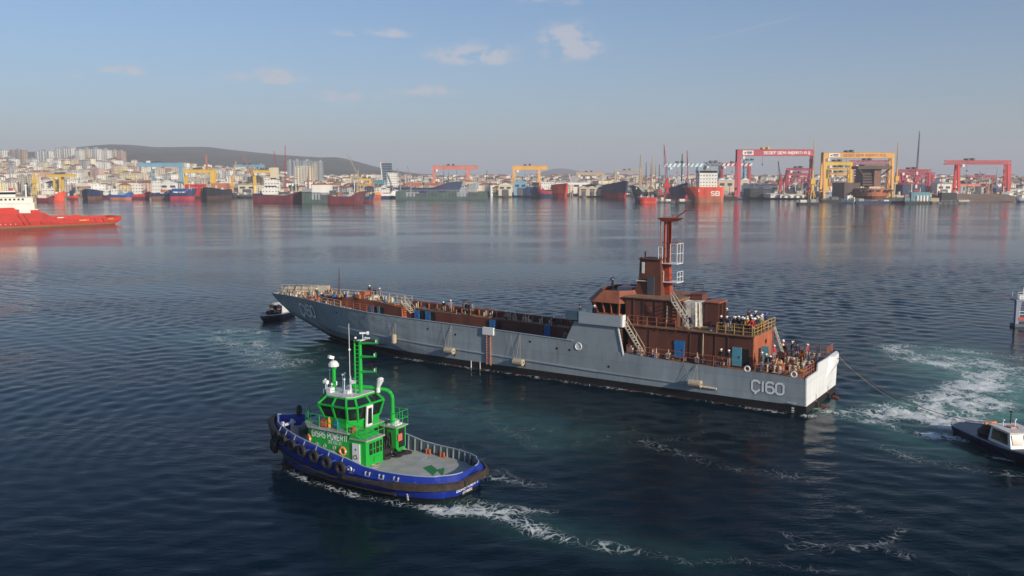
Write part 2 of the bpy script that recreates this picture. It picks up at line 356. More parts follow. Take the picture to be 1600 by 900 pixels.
def tex(kind, scale, vec=None, detail=4, rough=.55, sc=(1, 1, 1), rot=0, dist=0):
    mp = N.new('ShaderNodeMapping'); mp.inputs['Scale'].default_value = sc; mp.inputs['Rotation'].default_value = (0, 0, rot); K.new(vec or geo.outputs['Position'], mp.inputs[0])
    n = N.new('ShaderNodeTexNoise' if kind == 'n' else 'ShaderNodeTexVoronoi'); n.inputs['Scale'].default_value = scale; K.new(mp.outputs[0], n.inputs['Vector'])
    if kind == 'n': n.inputs['Detail'].default_value = detail; n.inputs['Roughness'].default_value = rough; n.inputs['Distortion'].default_value = dist
    else: n.feature = 'DISTANCE_TO_EDGE'
    return n.outputs[0]
fa = N.new('ShaderNodeAttribute'); fa.attribute_name = 'foam'; aa = N.new('ShaderNodeAttribute'); aa.attribute_name = 'aerated'
# lacy foam: cell edges of two warped cell patterns; the lines thicken and close up where the foam field is strong
wp = N.new('ShaderNodeTexNoise'); wp.inputs['Scale'].default_value = .55; wp.inputs['Detail'].default_value = 5; K.new(geo.outputs['Position'], wp.inputs['Vector'])
wv = N.new('ShaderNodeVectorMath'); wv.operation = 'MULTIPLY_ADD'; K.new(wp.outputs['Color'], wv.inputs[0]); wv.inputs[1].default_value = (3.2, 3.2, 0); K.new(geo.outputs['Position'], wv.inputs[2])
flat = N.new('ShaderNodeVectorMath'); flat.operation = 'MULTIPLY'; K.new(wv.outputs[0], flat.inputs[0]); flat.inputs[1].default_value = (1, .75, 0)
e1 = tex('v', .62, flat.outputs[0]); e2 = tex('v', 1.9, flat.outputs[0]); nB = tex('n', 3.2, detail=6, rough=.7, dist=.8); nC = tex('n', .30, detail=5, rough=.6, sc=(1, .8, 1))
F_ = fa.outputs['Fac']; loc_ = math_('MULTIPLY', F_, mapr(nC, .34, .66, .15, 1.35))          # broken into patches
def lines(e, k): return math_('SUBTRACT', 1.0, mapr(math_('DIVIDE', e, math_('MAXIMUM', math_('MULTIPLY', math_('POWER', loc_, 1.6), k), .001)), .25, 1.0))
core = mapr(math_('ADD', math_('MULTIPLY', loc_, .95), math_('MULTIPLY', math_('SUBTRACT', nB, .5), 1.3)), .55, .95)
fm = math_('MULTIPLY', math_('MAXIMUM', math_('MAXIMUM', math_('MULTIPLY', lines(e1, .26), .85), math_('MULTIPLY', lines(e2, .30), .7)), core), mapr(F_, .06, .28))
fm = math_('MULTIPLY', math_('MULTIPLY', fm, mapr(nB, .25, .55, .35, 1.0)), mapr(F_, .12, .62, .34, 1.0))
dk = N.new('ShaderNodeMix'); dk.data_type = 'RGBA'; K.new(tex('n', .018, detail=2), dk.inputs[0]); dk.inputs[6].default_value = (.0002, .0078, .0215, 1); dk.inputs[7].default_value = (.0004, .0100, .0125, 1)
m1 = N.new('ShaderNodeMix'); m1.data_type = 'RGBA'; K.new(math_('MULTIPLY', aa.outputs['Fac'], mapr(tex('n', .35, detail=4), .3, .65, .45, 1.0)), m1.inputs[0]); K.new(dk.outputs[2], m1.inputs[6]); m1.inputs[7].default_value = (.085, .235, .185, 1)
m2 = N.new('ShaderNodeMix'); m2.data_type = 'RGBA'; K.new(fm, m2.inputs[0]); K.new(m1.outputs[2], m2.inputs[6]); m2.inputs[7].default_value = (.72, .76, .74, 1)
K.new(m2.outputs[2], b.inputs['Base Color'])
K.new(math_('ADD', math_('MULTIPLY', fm, .6), .05), b.inputs['Roughness'])
wv1 = tex('n', .8, detail=5, rough=.55, sc=(.55, 1.25, 1), rot=.12, dist=.3); wv2 = tex('n', 2.4, detail=4, rough=.6, sc=(.7, 1.3, 1), rot=-.3)
calm = mapr(tex('n', .016, detail=3, sc=(.6, 1.6, 1)), .38, .62, .22, 1.0)
hgt = math_('ADD', math_('MULTIPLY', wv1, .12), math_('MULTIPLY', wv2, .05))
sy = N.new('ShaderNodeSeparateXYZ'); K.new(geo.outputs['Position'], sy.inputs[0])
bp = N.new('ShaderNodeBump'); bp.inputs['Distance'].default_value = 1.0
K.new(math_('MULTIPLY', calm, .72), bp.inputs['Strength']); K.new(math_('ADD', hgt, math_('MULTIPLY', fm, .05)), bp.inputs['Height']); K.new(bp.outputs[0], b.inputs['Normal'])
me.materials.append(wmx)

# ---- land: quay, city slope, hills
SHORE = [(-600, 306), (0, 306.5), (340, 307), (620, 306), (780, 305.5), (950, 306), (1150, 310), (1340, 311.5), (1500, 313.5), (1600, 313.5), (2400, 313)]
SKYL = [(-900, 268), (0, 264), (60, 264), (130, 264), (200, 264), (300, 271), (400, 277), (500, 280), (700, 281), (900, 281), (1300, 281), (2400, 281)]
RIDGE = [(-900, 262), (-200, 252), (0, 242), (60, 240), (150, 231), (180, 228.5), (210, 228), (250, 233), (330, 233.5), (400, 241), (470, 246), (530, 248), (590, 262), (640, 270), (700, 276), (2400, 277)]
def smooth(t): t = max(0, min(1, t)); return t * t * (3 - 2 * t)
def shore_y(u): return on(800, lerp(SHORE, u), 0).y
def land_h(x, y):
    u = x / max(y, 1) * FPX + 800; ys_ = shore_y(u); zt = CAM_H + (280 - lerp(SKYL, u)) / FPX * 2400; zr = max(zt, CAM_H + (280 - lerp(RIDGE, u)) / FPX * 4500)
    h = 2.2 + (zt - 2.2) * smooth((y - ys_ - 140) / (2350 - ys_ - 140)) ** .8
    if y > 2300: h += (zr - zt) * smooth((y - 2300) / 2200)
    if y > 4500: h = zr + (20 - zr) * smooth((y - 4500) / 2500)
    if 2500 < y < 7500: h += (math.sin(x * .004 + 1) * math.sin(y * .006) + .5 * math.sin(x * .011) * math.sin(y * .013 + 2)) * 7 * smooth((zr - 40) / 80)
    if y > 5800:                                  # far pale hills right of centre
        h = max(h, 105 * math.exp(-((u - 870) / 45) ** 2) * math.exp(-((y - 7600) / 900) ** 2) + 70 * math.exp(-((u - 960) / 60) ** 2) * math.exp(-((y - 7600) / 900) ** 2))
    return h
us = list(range(-900, 2401, 12)); rows = [0, .5, 60, 140, 220, 320, 430, 560, 700, 850, 1000, 1150, 1300]; rows_abs = [2500, 2700, 2900, 3150, 3400, 3650, 3900, 4100, 4250, 4400, 4500, 4600, 4800, 5200, 5800, 6400, 7000, 7300, 7600, 7900, 8300]
vs = []; fs = []
for u in us:
    y0 = shore_y(u); yy = [y0 + r for r in rows[:2]] + [y0 + (2400 - y0) * r / 1400 for r in rows[2:]] + [2400] + rows_abs
    vs.append(((u - 800) / FPX * y0, y0, -2.0))
    for y in yy[1:]:
        x = (u - 800) / FPX * y; vs.append((x, y, land_h(x, y)))
nr = len(yy); fs = [(i * nr + j, (i + 1) * nr + j, (i + 1) * nr + j + 1, i * nr + j + 1) for i in range(len(us) - 1) for j in range(nr - 1)]
tm = bpy.data.materials.new('land'); tm.use_nodes = True; N = tm.node_tree.nodes; K = tm.node_tree.links; b = N['Principled BSDF']; b.inputs['Roughness'].default_value = .95
geo = N.new('ShaderNodeNewGeometry'); s_ = N.new('ShaderNodeSeparateXYZ'); K.new(geo.outputs['Position'], s_.inputs[0])
n1 = N.new('ShaderNodeTexNoise'); n1.inputs['Scale'].default_value = .012; n1.inputs['Detail'].default_value = 7; K.new(geo.outputs['Position'], n1.inputs['Vector'])
n2 = N.new('ShaderNodeTexNoise'); n2.inputs['Scale'].default_value = .05; n2.inputs['Detail'].default_value = 5; K.new(geo.outputs['Position'], n2.inputs['Vector'])
cr = N.new('ShaderNodeValToRGB'); K.new(n1.outputs[0], cr.inputs[0]); n1.inputs['Roughness'].default_value = .68; cr.color_ramp.elements[0].position = .40; cr.color_ramp.elements[0].color = (.022, .032, .018, 1); cr.color_ramp.elements[1].position = .62; cr.color_ramp.elements[1].color = (.10, .09, .06, 1)
c2 = N.new('ShaderNodeValToRGB'); K.new(n2.outputs[0], c2.inputs[0]); c2.color_ramp.elements[0].color = (.09, .085, .07, 1); c2.color_ramp.elements[1].color = (.26, .23, .19, 1)
mr = N.new('ShaderNodeMapRange'); K.new(s_.outputs[1], mr.inputs[0]); mr.inputs[1].default_value = 2300; mr.inputs[2].default_value = 2700
mx = N.new('ShaderNodeMix'); mx.data_type = 'RGBA'; K.new(mr.outputs[0], mx.inputs[0]); K.new(c2.outputs[0], mx.inputs[6]); K.new(cr.outputs[0], mx.inputs[7]); K.new(mx.outputs[2], b.inputs['Base Color'])
mb = MB(); mb.v = vs; mb.f = fs; mb.m = [0] * len(fs)
land = mb.build('hills_and_shore', tm, kind='structure', smooth=True)
# ================================================================== LANDING SHIP
GREY = None
def mat_hull(name, top, mid, low, z1, z2, streak=.10, rough=.5, rust=.25):
    """paint scheme by height above the water: top colour, black band, red antifouling; weld seams and stains as relief and wear"""
    m = bpy.data.materials.new(name); m.use_nodes = True; N = m.node_tree.nodes; K = m.node_tree.links; b = N['Principled BSDF']; b.inputs['Roughness'].default_value = rough
    tc = N.new('ShaderNodeTexCoord'); sp = N.new('ShaderNodeSeparateXYZ'); K.new(tc.outputs['Object'], sp.inputs[0])
    def no(scale, sc, det=6, loc=(0, 0, 0)):
        mp = N.new('ShaderNodeMapping'); mp.inputs['Scale'].default_value = sc; mp.inputs['Location'].default_value = loc; K.new(tc.outputs['Object'], mp.inputs[0])
        n = N.new('ShaderNodeTexNoise'); n.inputs['Scale'].default_value = scale; n.inputs['Detail'].default_value = det; K.new(mp.outputs[0], n.inputs['Vector']); return n.outputs[0]
    def mr(x, a, b_, c, d):
        n = N.new('ShaderNodeMapRange'); K.new(x, n.inputs[0])
        for i, q in zip((1, 2, 3, 4), (a, b_, c, d)): n.inputs[i].default_value = q
        return n.outputs[0]
    def mixc(f, a, b_, bl='MIX'):
        n = N.new('ShaderNodeMix'); n.data_type = 'RGBA'; n.blend_type = bl
        for i, q in ((0, f), (6, a), (7, b_)):
            if hasattr(q, 'links'): K.new(q, n.inputs[i])
            elif i: n.inputs[i].default_value = (*q, 1)
            else: n.inputs[i].default_value = q
        return n.outputs[2]
    bk = N.new('ShaderNodeTexBrick'); sw_ = N.new('ShaderNodeCombineXYZ'); K.new(sp.outputs[0], sw_.inputs[0]); K.new(sp.outputs[2], sw_.inputs[1]); K.new(sw_.outputs[0], bk.inputs['Vector'])
    bk.inputs['Scale'].default_value = 1; bk.inputs['Brick Width'].default_value = 5.2; bk.inputs['Row Height'].default_value = 1.45; bk.inputs['Mortar Size'].default_value = .022; bk.inputs['Mortar Smooth'].default_value = .6
    bk.inputs['Color1'].default_value = (1, 1, 1, 1); bk.inputs['Color2'].default_value = (.90, .92, .93, 1); bk.inputs['Mortar'].default_value = (.80, .80, .80, 1)
    ms = mr(no(1.6, (1, 1, .16)), .3, .7, 1 - streak, 1 + streak); mbg = mr(no(.22, (1, 1, 1), 4), .35, .65, 1 - streak, 1 + streak)
    c = mixc(1, mixc(1, mixc(1, top, bk.outputs[0], 'MULTIPLY'), ms, 'MULTIPLY'), mbg, 'MULTIPLY')
    c = mixc(mr(no(2.6, (1, 1, .05), 5, (9, 1, 4)), .60, .72, 0, .35), c, tuple(v * .62 for v in top))
    c = mixc(mr(no(1.1, (1, 1, .12), 9, (5, 2, 0)), .70 - rust * .1, .80, 0, .6 * (rust > 0)), c, (.17, .10, .07))
    c = mixc(mr(sp.outputs[2], z1 - .01, z1 + .01, 1, 0), c, mid)
    zz = N.new('ShaderNodeMath'); zz.operation = 'MULTIPLY_ADD'; K.new(no(.8, (1, 1, 0)), zz.inputs[0]); zz.inputs[1].default_value = .25; K.new(sp.outputs[2], zz.inputs[2])
    c = mixc(mr(zz.outputs[0], z2 + .1, z2 + .16, 1, 0), c, low)
    K.new(c, b.inputs['Base Color'])
    bp = N.new('ShaderNodeBump'); bp.inputs['Strength'].default_value = .5; bp.inputs['Distance'].default_value = .06; K.new(no(.7, (1, 1, .5), 3), bp.inputs['Height'])
    b2_ = N.new('ShaderNodeBump'); b2_.inputs['Strength'].default_value = .5; b2_.inputs['Distance'].default_value = .03; K.new(bk.outputs[1], b2_.inputs['Height']); K.new(bp.outputs[0], b2_.inputs['Normal']); K.new(b2_.outputs[0], b.inputs['Normal'])
    return m
HG = mat_hull('grey_hull_paint', (.27, .315, .345), (.010, .011, .012), (.20, .03, .022), .75, .0)
primer = mat('red_brown_primer', (.128, .042, .027), .7, var=.3, scale=.5, rust=.35, rustcol=(.09, .03, .02), streak=True, bump=.2, bscale=2)
primer_d = mat('dark_rusty_steel', (.085, .034, .024), .75, var=.3, scale=.7, rust=.4, rustcol=(.15, .07, .04), bump=.3, bscale=3)
primer_l = mat('orange_primer', (.36, .105, .05), .65, var=.2, scale=.8, rust=.2, rustcol=(.18, .06, .04))
deckm = mat('rusty_deck_plate', (.23, .115, .065), .8, var=.35, scale=.9, rust=.55, rustcol=(.33, .22, .13), bump=.4, bscale=3)
greyp = mat('grey_paint', (.27, .315, .345), .5, var=.08, scale=1, bump=.15, bscale=1.5)
greyl = mat('light_grey_paint', (.30, .36, .40), .5, var=.06)
whitep = mat('white_paint', (.72, .74, .74), .45, var=.05, scale=.8, rust=.12, streak=True, rustcol=(.4, .3, .22))
cream = mat('cream_paint', (.55, .48, .36), .6, var=.18, scale=3, rust=.3)
rope_m = mat('pale_rope', (.42, .38, .30), .9, var=.2, scale=9)
rope_o = mat('orange_rope', (.50, .22, .07), .9, var=.3, scale=9)
blue_d = mat('blue_door_paint', (.02, .16, .42), .45, var=.1); blue_l = mat('pale_blue_door_paint', (.10, .32, .42), .5, var=.15)
black = mat('black_rubber', (.015, .015, .016), .75, var=.25, scale=4); dark = mat('dark_opening', (.008, .008, .009), .9, var=.2)
glass = mat('dark_glass', (.012, .016, .02), .08, var=.1)
ylw = mat('yellow_rail_paint', (.50, .30, .07), .6, var=.25, scale=4, rust=.4)
steel = mat('grey_steel', (.22, .23, .24), .5, metal=.4, var=.15); tarp = mat('creased_white_sheeting', (.62, .58, .50), .55, var=.15, scale=2, bump=.9, bscale=2.2)
letter_m = mat('pale_lettering_paint', (.74, .76, .76), .5, var=.06, scale=2)
brass = mat('galvanised_rail', (.50, .47, .40), .55, metal=.2, var=.2)

CY = -5.75
BD = [(0, 5.7), (20, 5.75), (55, 5.75), (60, 5.4), (64.3, 4.6), (68, 3.55), (73, 2.2), (77.5, 1.05), (78.3, .75)]
BW = [(0, 5.45), (6, 5.7), (40, 5.7), (48, 5.3), (55, 4.2), (62, 2.1), (67, .15), (80, .12)]
ZD = [(0, 3.4), (5, 3.5), (12.7, 3.6), (19, 3.8), (24.9, 4.55), (37, 4.85), (48, 5.0), (55, 5.2), (60, 5.45), (66, 5.6), (73, 5.65), (78.3, 5.5)]
ZB = [(0, -1.2), (64, -1.2), (67, .0), (69.5, .9), (75.6, 2.9), (77.8, 4.6), (78.3, 5.1)]
def hull_b(x, z):                                         # half breadth of the hull side at height z, with a knuckle low down
    zd = lerp(ZD, x); zb = max(lerp(ZB, x), 0); t = max(0, min(1, (z - zb) / max(zd - zb, .3))); bw = lerp(BW, x); bd = lerp(BD, x)
    k = .32
    tt = t / k * .62 if t < k else .62 + (t - k) / (1 - k) * .38
    return bw + (bd - bw) * tt
ship = thing('landing_ship', 'long grey unfinished landing ship with rust-brown open deck and bridge, numbered on bow and stern', 'ship', SHIP_O, SHIP_RZ)
stx = [0, 1, 3, 6, 10, 15, 20, 25, 30, 36, 42, 48, 52, 55, 57, 59, 61, 63, 65, 67, 69, 71, 73, 75, 76.5, 77.6, 78.3]
mb = MB(); rings_ = []
for x in stx:
    zd = lerp(ZD, x); zb = lerp(ZB, x); lv = [zb + (zd - zb) * t for t in (0, .12, .2, .3, .45, .6, .8, 1)]
    p = [(x, CY + hull_b(x, z), z) for z in lv]; s_ = [(x, CY - hull_b(x, z), z) for z in lv[::-1]]
    rings_.append(p + s_)
mb.loft(rings_, closed=False, caps=False, skip=(7,))
n = len(rings_[0])
mb.add([r[0] for r in rings_] + [r[-1] for r in rings_], [(i, i + 1, len(rings_) + i + 1, len(rings_) + i) for i in range(len(rings_) - 1)])
mb.add(rings_[-1], [tuple(range(n))])
mb.build('hull', HG, ship)
# transom: white plate with its stepped top, black below
TR = mat_hull('transom_paint', (.70, .72, .73), (.02, .018, .018), (.20, .03, .022), .72, -.2, streak=.05, rust=.1)
top = [(-.02, 3.4), (-.9, 3.5), (-1.0, 3.5), (-3.9, 3.5), (-4.0, 4.1), (-4.4, 4.25), (-7.6, 4.2), (-8.4, 4.25), (-11.2, 4.3), (-11.45, 3.5)]
mb = MB(); ol = top + [(-11.2, .7), (-10.9, -1.2), (-.6, -1.2), (-.3, .7)]
mb.frustum([(-.12, y, z) for y, z in ol], [(.02, y, z) for y, z in ol]); mb.build('transom', TR, ship)
MB().frustum([(-.45, -8.2, 3.0), (-.45, -10.6, 3.3), (-.45, -10.6, 4.2), (-.45, -8.6, 4.15)], [(-.13, -6.9, 2.1), (-.13, -11.1, 2.7), (-.13, -11.2, 4.28), (-.13, -8.0, 4.22)]).build('anchor_pocket', whitep, ship)
for y in (-3.6, -8.0):
    MB().prism_y([(.4, .75), (-.35, .5), (-.6, -1.2), (1.2, -1.2)], y - .16, y + .16).build('skeg', mat('worn_black_paint', (.03, .025, .024), .7), ship)
    MB().prism_y([(-.55, .25), (-1.15, .1), (-1.2, -1.0), (-.6, -1.2)], y - .45, y - .3).build('rudder', mat('antifouling_red', (.26, .045, .03), .7), ship)
    MB().box(-.16, -.125, y - .25, y + .25, .55, .62).box(-.16, -.125, y - .03, y + .03, .62, 1.25).build('stern_bracket', primer_l, ship)
# decks
mb = MB()
dx = [0.05, 5, 12.7, 19.5]
vs = [];
for x in dx: vs += [(x, CY + hull_b(x, 3.3) - .12, lerp(ZD, x) - .10), (x, CY - hull_b(x, 3.3) + .12, lerp(ZD, x) - .10)]
mb.add(vs, [(2 * i, 2 * i + 1, 2 * i + 3, 2 * i + 2) for i in range(3)]); mb.build('aft_deck', deckm, ship)
MB().box(19.5, 57, -10.9, -.6, 1.1, 1.25).build('vehicle_deck', primer_d, ship)
# side walkways along the well, with their inner walls
WY = 1.5
for s in (1, -1):
    mb = MB(); vs = []
    xx = [25, 31, 37, 43, 48, 52, 57]
    for x in xx:
        z = lerp(ZD, x) - .75; e = CY + s * (hull_b(x, z) - .06); i_ = CY + s * (5.75 - WY)
        vs += [(x, e, z), (x, i_, z), (x, i_, z - .15), (x, i_, 1.2)]
    mb.add(vs, [(4 * i, 4 * i + 1, 4 * i + 5, 4 * i + 4) for i in range(len(xx) - 1)]); mb.build('walkway', deckm, ship)
    mb = MB(); mb.add(vs, [(4 * i + 1, 4 * i + 3, 4 * i + 7, 4 * i + 5) for i in range(len(xx) - 1)])
    mb.build('well_wall', primer, ship)
    mb = MB()                                                 # inner face of the bulwark with its stays, and its capping rail
    for x0_, x1_ in zip(stx[7:14], stx[8:15]):
        q = [(x0_, CY + s * (hull_b(x0_, lerp(ZD, x0_)) - .07), lerp(ZD, x0_)), (x1_, CY + s * (hull_b(x1_, lerp(ZD, x1_)) - .07), lerp(ZD, x1_))]
        lo_ = [(p[0], CY + s * (hull_b(p[0], p[2] - .8) - .07), p[2] - .8) for p in q]; mb.add([q[0], q[1], lo_[1], lo_[0]], [(0, 1, 2, 3)])
    mb.build('bulwark_lining', primer_d, ship)
    mb = MB()
    for i in range(22):
        x = 26 + i * 1.4; zt = lerp(ZD, x); yo = CY + s * (5.75 - .07); mb.prism_y([(x, zt - .06), (x + .08, zt - .06), (x + .08, zt - .75), (x, zt - .75)], min(yo, yo - s * .22), max(yo, yo - s * .22))
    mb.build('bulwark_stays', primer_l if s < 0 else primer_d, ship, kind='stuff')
    mb = MB()
    for x0_, x1_ in zip(stx[7:-1], stx[8:]): mb.bar((x0_, CY + s * lerp(BD, x0_), lerp(ZD, x0_) + .03), (x1_, CY + s * lerp(BD, x1_), lerp(ZD, x1_) + .03), .14, .07)
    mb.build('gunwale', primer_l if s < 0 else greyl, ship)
# blue doors and openings along the far well wall
for x, z, open_ in ((33.9, 3.55, 0), (42.2, 3.5, 1), (52.8, 3.75, 1), (54.7, 3.8, 1)):
    y = CY - (5.75 - WY) + .03
    if open_: MB().box(x - .95, x - .15, y, y + .03, z - .9, z + .45).build('doorway', dark, ship)
    MB().box(x - .1, x + .75, y + .05, y + .12, z - .9, z + .5).build('blue_door', blue_d, ship)
# bow: side houses forward of the well, passage between, foredeck
far_top = [(57, 4.6), (62, 5.15), (66, 5.35), (71, 5.4)]
mb = MB(); vs = []
for x, z in far_top: vs += [(x, CY - hull_b(x, z) + .22, z), (x, -9.0 + max(0, x - 64) * .22, z), (x, -9.0 + max(0, x - 64) * .22, 2.4)]
mb.add(vs, [(3 * i, 3 * i + 1, 3 * i + 4, 3 * i + 3) for i in range(3)]); mb.build('side_deck', deckm, ship)
mb = MB(); mb.add(vs, [(3 * i + 1, 3 * i + 2, 3 * i + 5, 3 * i + 4) for i in range(3)]); mb.build('passage_wall', primer, ship)
mb = MB(); vs = []
for x, z in ((57, 4.5), (62, 4.75), (66, 4.9), (71, 5.0)): vs += [(x, CY + hull_b(x, z) - .22, z), (x, min(-3.6 - max(0, x - 64) * .1, CY + hull_b(x, 2.6) - .3), z), (x, min(-3.6 - max(0, x - 64) * .1, CY + hull_b(x, 2.6) - .3), 2.6)]
mb.add(vs, [(3 * i, 3 * i + 1, 3 * i + 4, 3 * i + 3) for i in range(3)]).build('side_deck', deckm, ship)
mb = MB(); mb.add(vs, [(3 * i + 1, 3 * i + 2, 3 * i + 5, 3 * i + 4) for i in range(3)]).add([(57, -.7, 4.5), (57, -3.6, 4.5), (57, -3.6, 2.2), (57, -.7, 2.2)], [(0, 1, 2, 3)]).build('passage_wall', primer_d, ship)
MB().frustum([(57.001, -9.0, 1.9), (57.001, -3.6, 1.9), (70.9, -4.6, 3.6), (70.9, -7.0, 3.6)], [(57.001, -9.0, 2.0), (57.001, -3.6, 2.0), (70.9, -4.6, 3.7), (70.9, -7.0, 3.7)]).build('ramp_deck', primer_d, ship)
MB().box(56.95, 57.25, -11.2, -9.0, 1.2, 4.58).build('side_house_end', primer_l, ship)
mb = MB(); fx = [71, 73, 75, 77.5, 78.2]; vs = []
for x in fx: vs += [(x, CY + lerp(BD, x) - .05, lerp(ZD, x) - .35), (x, CY - lerp(BD, x) + .05, lerp(ZD, x) - .35)]
mb.add(vs, [(2 * i, 2 * i + 1, 2 * i + 3, 2 * i + 2) for i in range(4)]); mb.build('foredeck', deckm, ship)
MB().box(70.9, 71.0, CY - 1.9, CY + 1.9, 3.4, 5.2).build('passage_end', primer_l, ship)
for x, c in ((63.4, blue_d), (62.3, blue_d), (60.9, mat('faded_blue', (.06, .17, .26), .6))):
    MB().box(x - .8, x - .05, -8.99, -8.96, 3.25, 4.35).build('doorway', dark, ship)
    MB().box(x - .02, x + .45, -8.94, -8.87, 3.2, 4.45).build('blue_door', c, ship)
MB().box(58.3, 59.5, -10.3, -9.1, 4.75, 5.0).build('hatch_coaming', primer_l, ship); MB().box(58.5, 59.3, -10.1, -9.3, 5.0, 5.04).build('hatch_cover', mat('pale_green_cover', (.25, .5, .42), .6), ship)
# panel with sunlight put into its pale colour: inside of the far bow bulwark, standing proud of the rail
mb = MB(); mb.frustum([(78.0, CY - 1.0, 5.3), (70.6, CY - 3.2, 5.3), (70.6, CY - 3.25, 6.75), (77.6, CY - 1.3, 6.3)], [(78.0, CY - 1.1, 5.3), (70.6, CY - 3.3, 5.3), (70.6, CY - 3.35, 6.75), (77.6, CY - 1.4, 6.3)])
mb.build('bow_bulwark_panel', mat('sunlit_panel_primer', (.50, .44, .34), .7, var=.12), ship)
mb = MB().bar((71, -9.3, 5.3), (71, -9.3, 6.6), .3).bar((71.0, -9.2, 6.5), (69.8, -9.2, 5.6), .25); mb.build('bow_frame', primer_l, ship)
# rubbing strip, portholes, freeing ports
mb = MB(); pts = []
for x in (22, 30, 38, 46, 52, 57, 61.5):
    z = 1.5 + (x - 20) * .022 + max(0, x - 46) * .015; pts.append((x, CY + hull_b(x, z) + .03, z))
for a, b_ in zip(pts[:-1], pts[1:]): mb.bar(a, b_, .16, .13)
mb.build('rubbing_strip', greyl, ship)
mb = MB().bar((9, CY + hull_b(9, 1.4) + .03, 1.4), (22, CY + hull_b(22, 1.53) + .03, 1.53), .13, .1); mb.build('rubbing_strip', greyp, ship)
MB().tube((8.6, .02, 1.35), (11.2, .02, 1.4), .12, 8).build('pipe_rail', cream, ship)
for x, z, r in ((24.3, 4.0, .38),): MB().torus((x, .0, z), (0, 1, 0), r, .07).tube((x, -.2, z), (x, .015, z), r - .04, 14).build('mooring_pipe', whitep, ship)
for x, z in ((45.2, 4.0), (41.0, 3.7), (36, 3.9), (30.5, 3.9), (27, 3.5), (25.4, 3.5), (20.6, 2.2), (31.3, 1.1), (41.2, 1.2), (61.2, 4.6)):
    y = CY + hull_b(x, z); MB().tube((x, y - .1, z), (x, y + .02, z), .13, 10).build('scupper', dark, ship)
for x in (1.1, 5.6):
    MB().torus((x, -.08, 3.72), (0, 1, 0), .26, .075).build('fairlead', whitep, ship)
# bridge screen: near and far sides rise to the wing deck
for s in (1, -1):
    ya = CY + s * 5.7; yb = CY + s * 5.55
    mb = MB().prism_y([(18.85, 3.6), (25.9, 4.45), (25.75, 4.9), (24.85, 6.75), (19.6, 6.75)], min(ya, yb), max(ya, yb)); mb.build('bridge_side_screen', greyp, ship)
    mb = MB().prism_y([(19.15, 6.6), (24.2, 6.6), (24.2, 7.8), (19.15, 7.8)], *sorted((CY + s * 5.95, CY + s * 5.8))); mb.build('bridge_wing_bulwark', mat('grey_wing_paint', (.34, .39, .42), .5, var=.05), ship)
    MB().box(18.95, 19.15, *sorted((CY + s * 5.95, CY + s * 5.2)), 6.6, 7.85).build('wing_end_plate', whitep, ship)
    MB().box(24.2, 25.9, *sorted((CY + s * 5.9, CY + s * 4.3)), 6.9, 7.9).build('wing_cab', mat('blue_grey_paint', (.07, .12, .16), .5), ship)
    ws = MB().bar((18.9, ya + s * .04, 3.6), (19.6, ya + s * .04, 6.7), .12, .12); ws.build('screen_edge', whitep, ship)
MB().box(19.0, 25.6, CY - 5.5, CY + 5.5, 6.55, 6.70).build('wing_deck', deckm, ship)
MB().box(19.7, 25.0, CY - 5.5, CY + 5.5, 3.2, 6.5).build('bridge_base', primer_d, ship)
MB().box(25.0, 25.2, CY - 5.4, CY + 5.4, 1.2, 6.5).build('well_end_wall', primer_d, ship)
# wheelhouse: hexagonal, windows raked, sloping visor above
def octa(x0, x1, y0, y1, c, z): return [(x0, y0 + c, z), (x0 + c * .8, y0, z), (x1 - c * .9, y0, z), (x1, y0 + c * 1.2, z), (x1, y1 - c * 1.2, z), (x1 - c * .9, y1, z), (x0 + c * .8, y1, z), (x0, y1 - c, z)]
w0 = octa(19.4, 24.2, -9.6, -1.9, 1.3, 6.7); w1 = octa(19.4, 24.2, -9.6, -1.9, 1.3, 7.65)
MB().frustum(w0, w1).build('wheelhouse_wall', primer_l, ship)
g0 = octa(19.55, 24.05, -9.45, -2.05, 1.3, 7.65); g1 = octa(19.35, 24.45, -9.7, -1.85, 1.4, 8.75)
MB().frustum(g0, g1).build('wheelhouse_window_opening', dark, ship)
for i in range(8):
    a = Vector(w1[i]); b_ = Vector(octa(19.2, 24.6, -9.85, -1.7, 1.4, 8.8)[i]); MB().bar(a, b_, .16).build('window_post', primer_l, ship)
for f0, f1 in ((5, 6),):
    for t in (.33, .66):
        a = Vector(w1[5]).lerp(Vector(w1[6]), t); b_ = Vector(octa(19.2, 24.6, -9.85, -1.7, 1.4, 8.8)[5]).lerp(Vector(octa(19.2, 24.6, -9.85, -1.7, 1.4, 8.8)[6]), t); MB().bar(a, b_, .12).build('window_post', primer_l, ship)
v0 = octa(19.0, 24.85, -10.0, -1.5, 1.5, 8.8); v1 = octa(19.8, 23.7, -9.2, -2.5, 1.2, 10.05)
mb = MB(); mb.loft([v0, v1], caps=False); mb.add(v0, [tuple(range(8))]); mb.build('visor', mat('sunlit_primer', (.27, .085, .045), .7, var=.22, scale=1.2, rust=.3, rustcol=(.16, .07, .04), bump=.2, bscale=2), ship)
r0 = octa(19.85, 23.65, -9.15, -2.55, 1.2, 9.55); MB().frustum(r0, [(p[0], p[1], 9.65) for p in r0]).build('wheelhouse_roof', deckm, ship)
mb = MB(); mb.box(20.5, 22.3, -6.8, -5.2, 9.66, 10.15).build('roof_grating_box', greyl, ship)
